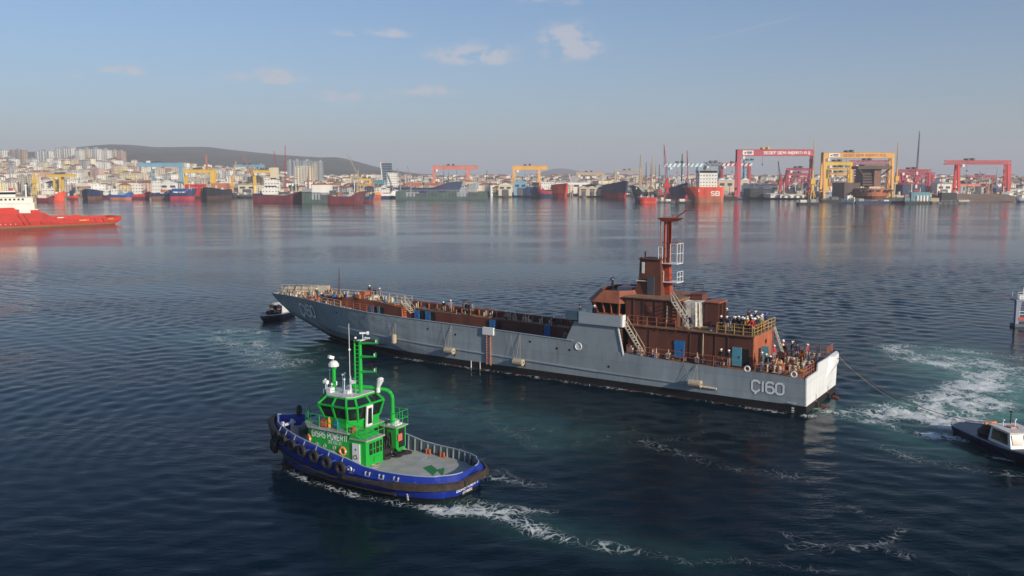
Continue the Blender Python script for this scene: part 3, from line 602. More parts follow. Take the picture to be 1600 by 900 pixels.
# deckhouse level 2 and its roof
MB().box(13.9, 19.7, -9.4, -2.0, 6.75, 9.5).build('upper_deckhouse', primer, ship)
MB().box(13.7, 19.85, -9.6, -1.8, 9.5, 9.62).build('upper_house_roof', deckm, ship)
for x in (15.0, 16.2, 17.6, 18.7): MB().box(x, x + .07, -2.0, -1.93, 6.8, 9.45).build('wall_stiffener', primer_d, ship)
MB().torus((16.9, -1.97, 8.4), (0, 1, 0), .2, .04).tube((16.9, -2.05, 8.4), (16.9, -1.965, 8.4), .17, 12).build('porthole', primer_l, ship)
MB().bar((14.9, -1.92, 7.0), (14.9, -1.92, 8.9), .06).build('pipe', cream, ship)
for k in range(6): MB().box(13.95, 14.3, -1.97, -1.9, 7.3 + k * .34, 7.4 + k * .34).build('vent_louver', primer_l, ship)
# deckhouse level 1
MB().box(5.5, 19.0, -7.6, -1.3, 3.4, 6.65).build('deckhouse', primer, ship)
MB().box(5.3, 19.0, -7.8, -1.1, 6.65, 6.78).build('deckhouse_roof', deckm, ship)
MB().box(5.46, 5.5, -7.55, -1.35, 3.6, 6.6).build('end_wall_plate', primer_l, ship)
MB().box(12.6, 13.7, -1.3, -1.22, 3.75, 5.55).build('blue_door', blue_d, ship, label='bright blue steel door on the near deckhouse wall')
MB().box(5.85, 6.55, -1.3, -1.26, 3.7, 5.4).build('doorway', dark, ship); MB().box(6.6, 7.55, -1.3, -1.2, 3.65, 5.5).build('blue_door', blue_l, ship, label='pale blue door standing open beside a dark doorway')
MB().box(5.40, 5.45, -3.5, -2.9, 3.7, 5.3).build('doorway', dark, ship); MB().box(4.75, 5.44, -3.95, -3.87, 3.65, 5.4).build('blue_door', blue_l, ship, label='pale blue door open on the stern wall')
MB().box(5.41, 5.455, -5.3, -4.9, 5.5, 5.9).build('window', dark, ship)
MB().bar((10.6, -1.2, 3.6), (10.6, -1.2, 6.6), .07).build('pipe', cream, ship)
for x in (15.6, 14.6, 13.6, 12.2): MB().torus((x, -1.22, 6.2), (1, .3, 0), .28, .04, a0=.3, a1=2.6).build('pipe_bend', primer_l, ship)
for x in (8.0, 9.3, 12.0, 16.5, 18.0): MB().box(x, x + .07, -1.3, -1.24, 3.7, 6.6).build('wall_stiffener', primer_d, ship)
# railings: each run is one part with its posts and rails
def railing(pts, h, step, m, nrail=2, r=.035, name='railing'):
    mb = MB()
    for a, b_ in zip(pts[:-1], pts[1:]):
        a = Vector(a); b_ = Vector(b_); k = max(1, round((b_ - a).length / step))
        for i in range(k + 1):
            p = a.lerp(b_, i / k); mb.tube(p, p + Vector((0, 0, h)), r, 5)
        for j in range(nrail):
            z = Vector((0, 0, h * (j + 1) / nrail)); mb.tube(a + z, b_ + z, r * .9, 5)
    return mb.build(name, m, PAR[0])
PAR = [ship]
railing([(5.6, -1.2, 6.78), (9.2, -1.2, 6.78)], 1.05, .9, ylw, 3)
railing([(5.4, -1.2, 6.78), (5.4, -7.7, 6.78)], 1.05, 1.1, ylw, 3)
railing([(19.0, -.5 - .8, 6.78), (13.6, -1.2, 6.78)], .95, 1.1, primer_l, 2)
railing([(7.5, -.22, 3.55), (18.6, -.22, 3.72)], 1.0, 1.55, primer_l, 2)
railing([(.3, -.3, 3.4), (4.9, -.25, 3.48)], .95, 1.1, primer_l, 2)
railing([(.25, -.4, 3.4), (.25, -3.8, 3.4)], .95, .85, primer_l, 3)
railing([(.3, -4.6, 4.2), (.3, -8.2, 4.2)], .5, .9, primer_d, 1)
railing([(.4, -11.3, 3.4), (9, -11.3, 3.5)], 1.15, 1.2, primer_l, 3)
railing([(.35, -11.2, 4.25), (.35, -8.9, 4.25)], .75, .55, primer_l, 3)
railing([(77.9, CY + .8, 5.5), (73, CY + 2.1, 5.65), (68, CY + 3.45, 5.6), (64.3, CY + 4.5, 5.5), (60, CY + 5.3, 5.45)], .85, 1.3, cream, 2)
railing([(77.9, CY - .9, 5.6), (72, CY - 2.5, 5.7)], 1.05, 1.2, cream, 2)
railing([(70, CY - 3.1, 5.45), (66, CY - 4.2, 5.4), (62, CY - 5.0, 5.3), (57, CY - 5.5, 5.1)], .85, 1.2, cream, 2)
railing([(63, -3.4, 4.8), (57, -3.4, 4.6)], .9, 1.1, primer_l, 3)
railing([(14, -9.5, 9.6), (19.6, -9.5, 9.6)], .9, 1.2, primer_d, 2)
# ladders and stairs
def ladder(a, b_, w, m, rungs, hand=True, along=(0, 1, 0), name='ladder'):
    a = Vector(a); b_ = Vector(b_); o = Vector(along) * w / 2; mb = MB(); mb.bar(a - o, b_ - o, .08, .12).bar(a + o, b_ + o, .08, .12)
    for i in range(rungs): p = a.lerp(b_, (i + .5) / rungs); mb.bar(p - o, p + o, .16, .05)
    if hand:
        up = Vector((.1, 0, .85)); mb.tube(a + up - o, b_ + up - o, .035, 5).tube(a + up + o, b_ + up + o, .035, 5)
        for t in (0, .5, 1): p = a.lerp(b_, t); mb.tube(p - o, p + up - o, .03, 5).tube(p + o, p + up + o, .03, 5)
    return mb.build(name, m, PAR[0])
ladder((19.0, -.75, 6.7), (16.9, -.75, 3.7), .8, brass, 11, name='stair')
ladder((14.1, -1.5, 9.6), (12.1, -1.5, 6.85), .7, brass, 9, name='stair')
ladder((5.35, -7.4, 6.9), (4.1, -7.4, 3.5), .45, brass, 9, False)
ladder((57.0, -9.5, 5.2), (55.4, -9.5, 3.9), .9, cream, 6, True, name='stair')
ladder((36.1, .14, 4.6), (36.1, .10, .6), .55, mat('worn_rope_ladder', (.45, .2, .14), .8), 13, False, (1, 0, 0), 'pilot_ladder')
MB().box(35.4, 36.9, -.1, .22, 4.15, 5.0).build('ladder_fitting', whitep, ship)
for x in (37.4, 38.7): MB().box(x, x + .06, -.1, .0, -.1, .8).build('draught_marks', letter_m, ship)
for i in range(6): MB().box(.98, 1.22, CY + hull_b(1.1, .3) - .05, CY + hull_b(1.1, .3) + .03, -.1 + i * .24, .02 + i * .24).build('draught_mark', letter_m, ship)
MB().bar((.7, -.03, .98), (1.6, -.03, .99), .03, .04).build('draught_line', letter_m, ship)
# funnel trunk and mast
fp = lambda x0, x1, y0, y1, z: [(x0, y0, z), (x1, y0, z), (x1, y1, z), (x0, y1, z)]
MB().loft([fp(16.7, 19.9, -7.2, -4.3, 9.5), fp(16.8, 19.4, -6.9, -4.5, 11.4), fp(16.95, 19.35, -6.8, -4.6, 13.4)]).build('funnel', primer, ship)
MB().box(16.85, 19.45, -6.95, -4.45, 13.38, 13.5).build('funnel_cap', primer_d, ship)
MB().tube((19.1, -5.4, 13.3), (19.1, -5.4, 14.2), .09, 6).tube((19.2, -4.9, 12), (19.2, -4.9, 13.6), .25, 8).build('exhaust_pipe', primer_d, ship)
MB().frustum([(18.75, -4.52, 11.9), (19.05, -4.52, 11.9), (19.05, -4.48, 11.9), (18.75, -4.48, 11.9)], [(18.75, -4.52, 13.1), (19.05, -4.52, 13.1), (19.05, -4.47, 13.1), (18.75, -4.47, 13.1)]).build('sign_plate', letter_m, ship)
MB().box(17.45, 18.25, -4.30, -4.2, 9.65, 11.6).build('funnel_door', mat('dark_grey_door', (.07, .085, .10), .5), ship)
MB().bar((18.3, -4.3, 11.1), (19.6, -4.25, 11.1), .07).build('lamp_bracket', whitep, ship)
mst = mat('mast_red_primer', (.33, .06, .03), .6, var=.2, scale=2)
MB().frustum(fp(16.1, 17.0, -6.2, -5.3, 9.6), fp(16.3, 16.95, -6.05, -5.45, 13)).tube((16.45, -5.75, 13), (16.5, -5.75, 17.6), .27, 8).tube((16.85, -5.5, 13), (16.85, -5.5, 17.6), .15, 6).tube((16.15, -5.5, 13), (16.15, -5.5, 17.4), .09, 6).build('mast', mst, ship)
MB().frustum([(15.9, -6.4, 17.5), (17.1, -6.4, 17.5), (17.1, -5.1, 17.5), (15.9, -5.1, 17.5)], [(15.1, -6.5, 17.9), (17.6, -6.5, 17.9), (17.6, -5.0, 17.9), (15.1, -5.0, 17.9)]).build('mast_head_platform', mst, ship)
MB().bar((15.8, -5.75, 17.9), (14.5, -5.75, 18.8), .12).bar((16.1, -5.75, 17.9), (16.1, -5.75, 18.3), .1).build('antenna_arm', mst, ship)
MB().tube((17.35, -5.4, 12.9), (17.35, -5.4, 17.6), .05, 5).tube((15.35, -5.6, 13.2), (15.35, -5.6, 17.6), .03, 5).build('mast_stay', primer_l, ship)
for z, x0_, x1_ in ((13.0, 15.2, 17.4), (11.0, 15.1, 17.2)):
    MB().box(x0_, x1_, -6.6, -4.9, z, z + .08).build('mast_platform', whitep, ship)
railing([(15.2, -4.95, 13.08), (15.2, -6.5, 13.08)], 2.1, .8, whitep, 2); railing([(15.25, -4.95, 13.08), (16.0, -4.95, 13.08)], 2.1, .6, whitep, 2)
railing([(17.35, -4.95, 13.08), (16.9, -4.95, 13.08)], 1.7, .5, whitep, 2); railing([(15.15, -4.95, 11.08), (15.15, -6.5, 11.08)], 1.1, .8, whitep, 2); railing([(17.2, -4.95, 11.08), (16.7, -4.95, 11.08)], 1.1, .8, whitep, 2)
MB().box(15.3, 17.2, -6.1, -5.4, 15.2, 15.26).build('mast_bracket', mst, ship)
# things on the roofs: vent trunks, sheeted load, open steel box
MB().box(12.4, 13.6, -6.6, -5.2, 6.8, 9.9).box(12.3, 13.7, -6.7, -5.1, 9.9, 10.0).build('vent_trunk', primer, ship)
# people are added below
ob = thing('steel_box', 'tall open-sided red-brown steel box on the deckhouse roof beside the sheeted load', 'box', SHIP_O, SHIP_RZ)
MB().box(9.9, 11.4, -5.6, -5.5, 6.8, 9.4).box(9.9, 11.4, -3.6, -3.5, 6.8, 9.4).box(11.3, 11.4, -5.5, -3.6, 6.8, 9.4).box(9.9, 10.0, -4.65, -4.5, 6.8, 9.3).build('box_wall', primer, ob)
MB().box(9.8, 11.5, -5.7, -3.4, 9.4, 9.5).build('box_top', primer_l, ob)
rw = random.Random(4); rr = []
for z in [6.8 + i * .25 for i in range(11)]:
    ring = []
    for i in range(28):
        a = 2 * math.pi * i / 28; cx, sy_ = math.cos(a), math.sin(a); k = 1 + .07 * math.sin(i * 2.9 + z * .5) + .05 * rw.random(); w_ = 1.15 * abs(cx) ** .5 * (1 if cx > 0 else -1) * k; h_ = .95 * abs(sy_) ** .5 * (1 if sy_ > 0 else -1) * k
        ring.append((12.75 + w_ * (1 - .05 * (z - 6.8)), -4.0 + h_, z + (.12 * rw.random() if z > 9 else 0)))
    rr.append(ring)
t_ = MB().loft(rr).build('sheeted_load', tarp, None, smooth=False, loc=SHIP_O, rz=SHIP_RZ); tag(t_, 'bulky load wrapped in creased pale plastic sheeting on the deckhouse roof', 'load')
# ---- deck gear of the landing ship
def bitt(x, y, z, m=cream, turns=False):
    mb = MB().box(x - .42, x + .42, y - .2, y + .2, z, z + .08)
    for dx_ in (-.25, .25): mb.tube((x + dx_, y, z), (x + dx_, y, z + .62), .13, 8).tube((x + dx_, y, z + .62), (x + dx_, y, z + .68), .17, 8)
    o = mb.build('bitts', m, ship)
    if turns:
        t = MB()
        for k in range(4): t.torus((x - .25, y, z + .15 + k * .11), (0, 0, 1), .17, .05, 10, 4)
        t.build('mooring_line', rope_m, ship)
for x, y, z in ((3.0, -1.1, 3.45), (1.9, -2.3, 3.42), (1.3, -5.2, 3.4), (2.6, -9.9, 3.42), (1.6, -9.8, 3.4), (4.3, -1.2, 3.45), (1.7, -4.3, 3.4), (3.2, -6.3, 3.42)): bitt(x, y, z, cream, True)
for x, y, z in ((76.6, CY + .5, 5.2), (75.6, CY + .8, 5.25), (74.2, CY + 1.1, 5.25), (72.6, CY + 1.6, 5.25), (72.5, CY - 1.7, 5.25), (74.5, CY - 1.2, 5.25), (60.4, CY + 4.6, 4.7), (59.2, CY + 4.7, 4.65), (69.5, CY - 3.0, 5.35), (67.6, CY - 3.5, 5.35), (65.8, CY - 3.9, 5.3), (61.3, CY - 4.7, 5.0), (60.2, CY - 4.7, 4.95)): bitt(x, y, z, cream)
for x in (44.2, 43.2, 40.4, 39.6, 38.1, 37.6, 35.6, 34.2, 29.4, 28.6, 27.2, 55.6, 47.6):
    z = lerp(ZD, x) - .75; MB().tube((x, CY - 5.1, z), (x, CY - 5.1, z + .8), .07, 6).tube((x + .3, CY - 5.1, z), (x + .3, CY - 5.1, z + .55), .10, 6).build('walkway_post', cream if x > 34 else brass, ship)
def winch(x, y, z, s=1.0, m=primer):
    MB().tube((x, y - .55 * s, z + .5 * s), (x, y + .55 * s, z + .5 * s), .26 * s, 10).tube((x, y - .6 * s, z + .5 * s), (x, y - .5 * s, z + .5 * s), .45 * s, 12).tube((x, y + .5 * s, z + .5 * s), (x, y + .6 * s, z + .5 * s), .45 * s, 12).box(x - .4 * s, x + .4 * s, y - .75 * s, y - .6 * s, z, z + .6 * s).box(x - .4 * s, x + .4 * s, y + .6 * s, y + .75 * s, z, z + .6 * s).box(x + .1 * s, x + .6 * s, y + .75 * s, y + 1.1 * s, z, z + .5 * s).build('winch', m, ship)
winch(73.5, CY, 5.25, 1.0, cream); winch(64.2, CY - 4.0, 5.3, 1.15, primer_l); winch(4.4, -7.4, 3.45, 1.1, primer_d); winch(2.4, -3.1, 3.42, .8, primer_d); winch(62.6, CY - 4.1, 5.15, .8, cream)
def coil(x, y, z, r, n, m=rope_o):
    mb = MB(); rc = random.Random(int(x * 10))
    for k in range(n): mb.torus((x + rc.uniform(-.06, .06), y + rc.uniform(-.06, .06), z + .05 + .05 * k), (rc.uniform(-.1, .1), rc.uniform(-.1, .1), 1), r * (1 - .11 * (k % 4)), .05, 12, 4)
    mb.build('rope_coil', m, ship)
for x, y, z, r, n in ((3.2, -4.0, 3.42, .6, 6), (2.2, -5.6, 3.42, .5, 5), (4.3, -5.4, 3.44, .55, 6), (1.0, -7.0, 3.4, .45, 4), (3.6, -8.6, 3.42, .55, 5), (1.2, -3.2, 3.4, .4, 3)): coil(x, y, z, r, n)
for x, y, z in ((70.2, CY + 2.3, 5.0), (68.6, CY + 2.9, 4.98), (71.9, CY + .8, 5.26)): coil(x, y, z, .5, 6, mat('tan_rope', (.48, .32, .20), .9, var=.3, scale=6))
def loose_rope(seed, x0, x1, y0, y1, z, n, m):
    rc = random.Random(seed); pts = []
    x, y, a = (x0 + x1) / 2, (y0 + y1) / 2, rc.uniform(0, 6)
    for k in range(n):
        a += rc.uniform(-.9, .9); x += math.cos(a) * .35; y += math.sin(a) * .35
        if not (x0 < x < x1 and y0 < y < y1): a += math.pi; x = min(max(x, x0), x1); y = min(max(y, y0), y1)
        pts.append((x, y, z + .04 + .03 * (k % 3)))
    MB().path(pts, .045, 4).build('loose_rope', m, ship)
loose_rope(1, 1.0, 5.2, -6.8, -1.6, 3.43, 90, rope_o); loose_rope(2, 1.0, 5.2, -10.5, -5.0, 3.43, 80, mat('tan_rope', (.48, .32, .20)))
loose_rope(3, 66, 71, CY + 1.5, CY + 3.2, 4.96, 60, mat('tan_rope', (.48, .32, .20))); loose_rope(4, 6.2, 12, -7, -1.6, 6.8, 90, mat('tan_rope', (.48, .32, .20)))
MB().box(2.6, 3.3, -2.2, -1.5, 3.45, 4.1).box(2.7, 3.2, -2.1, -1.6, 4.1, 4.2).build('deck_hatch', primer_l, ship)
for x in (-.2,):
    for y in (-10.2, -9.4): MB().bar((1.5, y, 3.4), (1.4, y, 5.0), .09).build('deck_post', mat('dark_grey_door', (.07, .085, .10)), ship)
MB().bar((1.9, -7.9, 3.4), (1.9, -7.9, 4.7), .09).build('deck_post', mat('dark_grey_door', (.07, .085, .10)), ship)
for x, w_ in ((18.2, .5), (17.4, .35), (15.4, .3), (14.0, .4), (10.9, .35)):
    mb = MB().box(x, x + w_, -1.1, -.65, 3.62, 3.62 + w_ * 1.5); mb.tube((x + w_ / 2, -.9, 4), (x + w_ / 2, -.9, 4.6), .06, 6).build('deck_locker', brass, ship)
rcx = random.Random(21); ck = [cream, rope_o, primer_d, steel, mat('tan_rope', (.48, .32, .20)), black, brass, blue_d]
for x0_, x1_, y0_, y1_, z, n_ in ((.6, 5.2, -10.9, -1.0, 3.44, 110), (66, 71, CY - 3.3, CY - 1.9, 5.38, 26), (64.5, 70.5, -4.4, -3.4, 4.9, 34), (71.2, 77, CY - .9, CY + .9, 5.26, 50), (5.8, 13.5, -7.4, -3.0, 6.79, 60), (7.4, 18.4, -1.05, -.5, 3.66, 34), (26, 56, CY - 5.2, CY - 4.5, 4.1, 26), (58, 64, -10.6, -9.3, 4.9, 36)):
    mb = MB()
    for k in range(n_):
        x = rcx.uniform(x0_, x1_); y = rcx.uniform(y0_, y1_); zz_ = z if x < 25 or x > 56 else lerp(ZD, x) - .75; w_ = rcx.uniform(.06, .4); h_ = rcx.uniform(.08, .5); mb.k = rcx.randrange(8); q = rcx.random()
        if q < .35: mb.tube((x, y, zz_), (x, y, zz_ + h_ * 1.6), .05 + w_ * .15, 6)
        elif q < .6: a_ = rcx.uniform(0, 3); mb.tube((x, y, zz_ + .06), (x + math.cos(a_) * w_ * 3, y + math.sin(a_) * min(w_ * 3, .4), zz_ + .06 + h_ * .3), .04, 5)
        else: mb.box(x, x + w_, y, y + w_ * .8, zz_, zz_ + h_)
    mb.build('deck_clutter', ck, ship, kind='stuff')
MB().tube((68.8, CY - 3.4, 5.4), (68.7, CY - 3.4, 9.4), .11, 6, .04).build('jack_staff', primer_d, ship)
MB().tube((76.2, CY - 1.1, 5.3), (74.4, CY - .6, 6.9), .09, 6, .05).build('davit_arm', primer_l, ship)
# numbers painted on the side, following the plating
def on_side(x0, z0, dirx=-1):
    def f(u, v, l):
        x = x0 - u; z = z0 + v; e = .02
        b0 = CY + hull_b(x, z); dbx = (hull_b(x + e, z) - hull_b(x - e, z)) / (2 * e); dbz = (hull_b(x, z + e) - hull_b(x, z - e)) / (2 * e)
        nrm = Vector((-dbx, 1, -dbz)).normalized(); p = Vector((x, b0, z)) + nrm * (l + (.012 if x < 40 else .09)); return p
    return f
shade_m = mat('dark_lettering_edge', (.05, .07, .085), .6)
for x0, z0, hh, sx_ in ((5.05, 1.62, 1.05, 1.02), (70.6, 3.2, 1.6, .82)):
    f = on_side(x0, z0)
    mb, w_ = lettering('Ç160', lambda u, v, l: f(u + .06, v - .06, l * .3), hh, .95, 1.3, sx_); mb.build('number_shadow', shade_m, ship)
    mb, w_ = lettering('Ç160', lambda u, v, l: f(u, v, l + .012), hh, 1.15, 1.3, sx_); mb.build('number', letter_m, ship)

MSH = Matrix.Translation(SHIP_O) @ Matrix.Rotation(SHIP_RZ, 4, 'Z')
def sw(x, y, z): return MSH @ Vector((x, y, z))
# hanging cylindrical fenders
fm_ = mat('tan_foam_fender', (.42, .36, .26), .8, var=.12, scale=4, rust=.2); FG = 'cylindrical fenders hung along the grey hull'
FL = ['small upright tan fender hanging on the hull near the bow', 'tan cylindrical fender hanging left of the rope ladder', 'tan cylindrical fender hanging right of the rope ladder', 'tan cylindrical fender hanging just ahead of the stern number']
for (x, z, up), lb in zip(((50.4, 2.3, 1), (41.6, 1.75, 0), (31.8, 1.5, 0), (10.7, 1.72, 0)), FL):
    yb = CY + hull_b(x, z); t = thing('fender', lb, 'fender', sw(x, yb + .45, z), SHIP_RZ, FG)
    if up: MB().tube((0, 0, -.5), (0, 0, .5), .32, 12).tube((0, 0, .5), (0, 0, .58), .22, 12).tube((0, 0, -.58), (0, 0, -.5), .22, 12).build('fender_body', fm_, t)
    else: MB().tube((-.62, 0, 0), (.62, 0, 0), .38, 14).tube((-.68, 0, 0), (-.62, 0, 0), .31, 14).build('fender_body', fm_, t); 
    if not up: MB().tube((-.72, 0, 0), (-.68, 0, 0), .1, 8).build('end_ring', primer_d, t)
    zt = lerp(ZD, x) - z
    mb = MB().tube((-.25, .0, .3), (0, -.38, zt), .016, 4).tube((.25, 0, .3), (0, -.38, zt), .016, 4).tube((.5, 0, .2), (1.3, -.4, zt - .1), .011, 4); mb.build('hanging_rope', rope_m, t)

# ================================================================== PEOPLE
skin_m = mat('skin', (.42, .24, .17), .6); 
def person_mesh(pose):
    P = dict(pelvis=(0, 0, .93), waist=(0, 0, 1.1), chest=(.01, 0, 1.32), neck=(.01, 0, 1.48), jaw=(.03, 0, 1.56), head=(.02, 0, 1.65), crown=(.01, 0, 1.74), nose=(.125, 0, 1.62),
             hipL=(0, .1, .88), kneeL=(.03, .11, .48), ankL=(0, .12, .09), toeL=(.17, .13, .04), hipR=(0, -.1, .88), kneeR=(.03, -.11, .48), ankR=(0, -.12, .09), toeR=(.17, -.13, .04),
             shL=(0, .2, 1.40), elL=(-.02, .26, 1.12), wrL=(.08, .27, .87), shR=(0, -.2, 1.40), elR=(-.02, -.26, 1.12), wrR=(.08, -.27, .87))
    P.update(pose); RAD = dict(pelvis=(.17, .13), waist=(.15, .12), chest=(.19, .13), neck=(.06, .06), jaw=(.075, .075), head=(.10, .095), crown=(.06, .06), nose=(.018, .018), hip=(.1, .1), knee=(.068, .068), ank=(.048, .048), toe=(.045, .04), sh=(.075, .075), el=(.052, .052), wr=(.033, .033))
    E_ = [('pelvis', 'waist'), ('waist', 'chest'), ('chest', 'neck'), ('neck', 'jaw'), ('jaw', 'head'), ('head', 'crown'), ('head', 'nose')]
    for s in 'LR': E_ += [('pelvis', 'hip' + s), ('hip' + s, 'knee' + s), ('knee' + s, 'ank' + s), ('ank' + s, 'toe' + s), ('chest', 'sh' + s), ('sh' + s, 'el' + s), ('el' + s, 'wr' + s)]
    rad = {k: RAD.get(k, RAD.get(k.rstrip('LR'))) for k in P}
    for s, sg in (('L', 1), ('R', -1)):                       # palm, four unequal bent fingers and a thumb
        e, w = Vector(P['el' + s]), Vector(P['wr' + s]); d = (w - e).normalized(); sd_ = d.orthogonal().normalized(); nn = d.cross(sd_)
        P['palm' + s] = tuple(w + d * .06); rad['palm' + s] = (.036, .02); E_.append(('wr' + s, 'palm' + s))
        for k, ln in enumerate((.075, .085, .08, .062)):
            b_ = w + d * .10 + sd_ * (k - 1.5) * .022; P[f'f{s}{k}'] = tuple(b_); P[f'g{s}{k}'] = tuple(b_ + d * ln * .6 + nn * .02); rad[f'f{s}{k}'] = (.010, .010); rad[f'g{s}{k}'] = (.008, .008)
            E_ += [('palm' + s, f'f{s}{k}'), (f'f{s}{k}', f'g{s}{k}')]
        b_ = w + d * .04 + sd_ * -.045; P['t' + s] = tuple(b_); P['u' + s] = tuple(b_ + d * .045 - sd_ * .02 + nn * .015); rad['t' + s] = (.012, .012); rad['u' + s] = (.009, .009)
        E_ += [('palm' + s, 't' + s), ('t' + s, 'u' + s)]
    names = list(P); me = bpy.data.meshes.new('person_frame'); me.from_pydata([P[k] for k in names], [(names.index(a), names.index(b_)) for a, b_ in E_], [])
    o = bpy.data.objects.new('person_frame', me); COL.objects.link(o); sk = o.modifiers.new('s', 'SKIN'); sk.use_smooth_shade = True; o.modifiers.new('d', 'SUBSURF').levels = 1
    for i, k in enumerate(names):
        me.skin_vertices[0].data[i].radius = rad[k]; me.skin_vertices[0].data[i].use_root = (k == 'pelvis')
    dg = bpy.context.evaluated_depsgraph_get(); dg.update(); ev = o.evaluated_get(dg); nm = bpy.data.meshes.new_from_object(ev); bpy.data.objects.remove(o)
    nm.name = 'person'; nm.materials.clear()
    for m in (skin_m, skin_m, skin_m, skin_m): nm.materials.append(m)
    hx, hy, hz = P['neck']; ank = max(P['ankL'][2], P['ankR'][2])
    wL, wR = Vector(P['wrL']), Vector(P['wrR']); eL, eR = Vector(P['elL']), Vector(P['elR']); pl = Vector(P['pelvis'])
    for f in nm.polygons:
        c = f.center
        if (c - Vector(P['head'])).length < .17 and c.z > hz + .02 * 0 or (c - wL).dot((wL - eL).normalized()) > 0 and (c - wL).length < .24 or (c - wR).dot((wR - eR).normalized()) > 0 and (c - wR).length < .24: f.material_index = 0
        elif c.z > pl.z + .02 or abs(c.y) > .19 and c.z > .6 and min((c - wL).length, (c - wR).length) < .35: f.material_index = 1
        elif c.z > ank + .05: f.material_index = 2
        else: f.material_index = 3
    nm['head'] = list(P['head']); nm['chest'] = list(P['chest']); nm['waist'] = list(P['waist'])
    return nm
POSES = {
 'stand': person_mesh({}),
 'lean': person_mesh(dict(elL=(.22, .24, 1.18), wrL=(.42, .18, 1.06), elR=(.22, -.24, 1.18), wrR=(.42, -.18, 1.06), chest=(.08, 0, 1.3), neck=(.14, 0, 1.45), jaw=(.18, 0, 1.53), head=(.18, 0, 1.62), crown=(.18, 0, 1.71), nose=(.29, 0, 1.58), shL=(.08, .2, 1.38), shR=(.08, -.2, 1.38))),
 'stride': person_mesh(dict(kneeL=(.2, .11, .5), ankL=(.25, .12, .09), toeL=(.42, .13, .05), kneeR=(-.05, -.11, .48), ankR=(-.28, -.12, .12), toeR=(-.12, -.13, .05), elL=(-.15, .26, 1.15), wrL=(-.1, .28, .9), elR=(.1, -.26, 1.14), wrR=(.28, -.24, .98))),
 'arm': person_mesh(dict(elR=(.2, -.32, 1.5), wrR=(.22, -.3, 1.76), elL=(.1, .28, 1.16), wrL=(.25, .2, 1.0))),
 'bend': person_mesh(dict(waist=(.08, 0, 1.08), chest=(.28, 0, 1.22), neck=(.42, 0, 1.30), jaw=(.49, 0, 1.32), head=(.54, 0, 1.38), crown=(.58, 0, 1.45), nose=(.62, 0, 1.30), shL=(.30, .2, 1.26), shR=(.30, -.2, 1.26), elL=(.38, .25, .98), wrL=(.5, .2, .76), elR=(.38, -.25, .98), wrR=(.5, -.2, .76), kneeL=(.14, .12, .5), kneeR=(.14, -.12, .5))),
 'crouch': person_mesh(dict(pelvis=(-.1, 0, .42), waist=(-.02, 0, .6), chest=(.12, 0, .8), neck=(.18, 0, .95), jaw=(.22, 0, 1.02), head=(.23, 0, 1.11), crown=(.22, 0, 1.2), nose=(.34, 0, 1.08), hipL=(-.08, .11, .42), hipR=(-.08, -.11, .42), kneeL=(.3, .16, .52), kneeR=(.3, -.16, .45), ankL=(.1, .15, .09), ankR=(.02, -.15, .09), toeL=(.27, .16, .04), toeR=(.19, -.16, .04), shL=(.14, .2, .88), shR=(.14, -.2, .88), elL=(.3, .26, .68), wrL=(.48, .16, .55), elR=(.3, -.26, .68), wrR=(.48, -.16, .55))),
}
def helmet_mesh(nm, m, brim=True):
    mb = MB().sphere((0, 0, 0), .135, 12, .95, half=True)
    if brim: mb.add([(.1, -.09, .0), (.21, -.05, -.015), (.21, .05, -.015), (.1, .09, .0), (.1, -.09, .02), (.21, -.05, .0), (.21, .05, .0), (.1, .09, .02)], [(0, 1, 2, 3), (4, 7, 6, 5), (0, 4, 5, 1), (1, 5, 6, 2), (2, 6, 7, 3)])
    o = mb.build(nm, m, smooth=True); me_ = o.data; bpy.data.objects.remove(o); return me_
HEL = {'white': helmet_mesh('helmet', mat('white_helmet', (.8, .8, .78), .35, var=.02)), 'yellow': helmet_mesh('helmet', mat('yellow_helmet', (.75, .5, .05), .35)), 'blue': helmet_mesh('helmet', mat('blue_helmet', (.05, .15, .5), .35)), 'hair': helmet_mesh('hair', mat('dark_hair', (.012, .01, .009), .7), False)}
CL = {'dark': (.012, .014, .018), 'navy': (.012, .02, .06), 'grey': (.20, .19, .24), 'red': (.45, .02, .025), 'green': (.02, .06, .05), 'orange': (.7, .18, .03), 'khaki': (.16, .15, .08), 'denim': (.05, .08, .14), 'tan': (.3, .25, .2)}
CM = {k: mat('cloth_' + k, v, .9, var=.15, scale=6) for k, v in CL.items()}; boot = mat('boots', (.01, .01, .01), .6)
v_ = MB().loft([[(.13 * math.cos(a) * w_, .2 * math.sin(a) * w_, z) for a in [2 * math.pi * i / 10 for i in range(10)]] for z, w_ in ((-.12, 1.02), (0, 1.08), (.2, 1.12), (.32, .9))], caps=False).build('life_vest', CM['red']); VEST = v_.data; bpy.data.objects.remove(v_)
sm_ = MB().loft([[(.135 * math.cos(a), .205 * math.sin(a), z) for a in [2 * math.pi * i / 10 for i in range(10)]] for z in (.0, .06)], caps=False).build('reflective_band', mat('reflective_yellow', (.6, .75, .1), .5)); BAND = sm_.data; bpy.data.objects.remove(sm_)
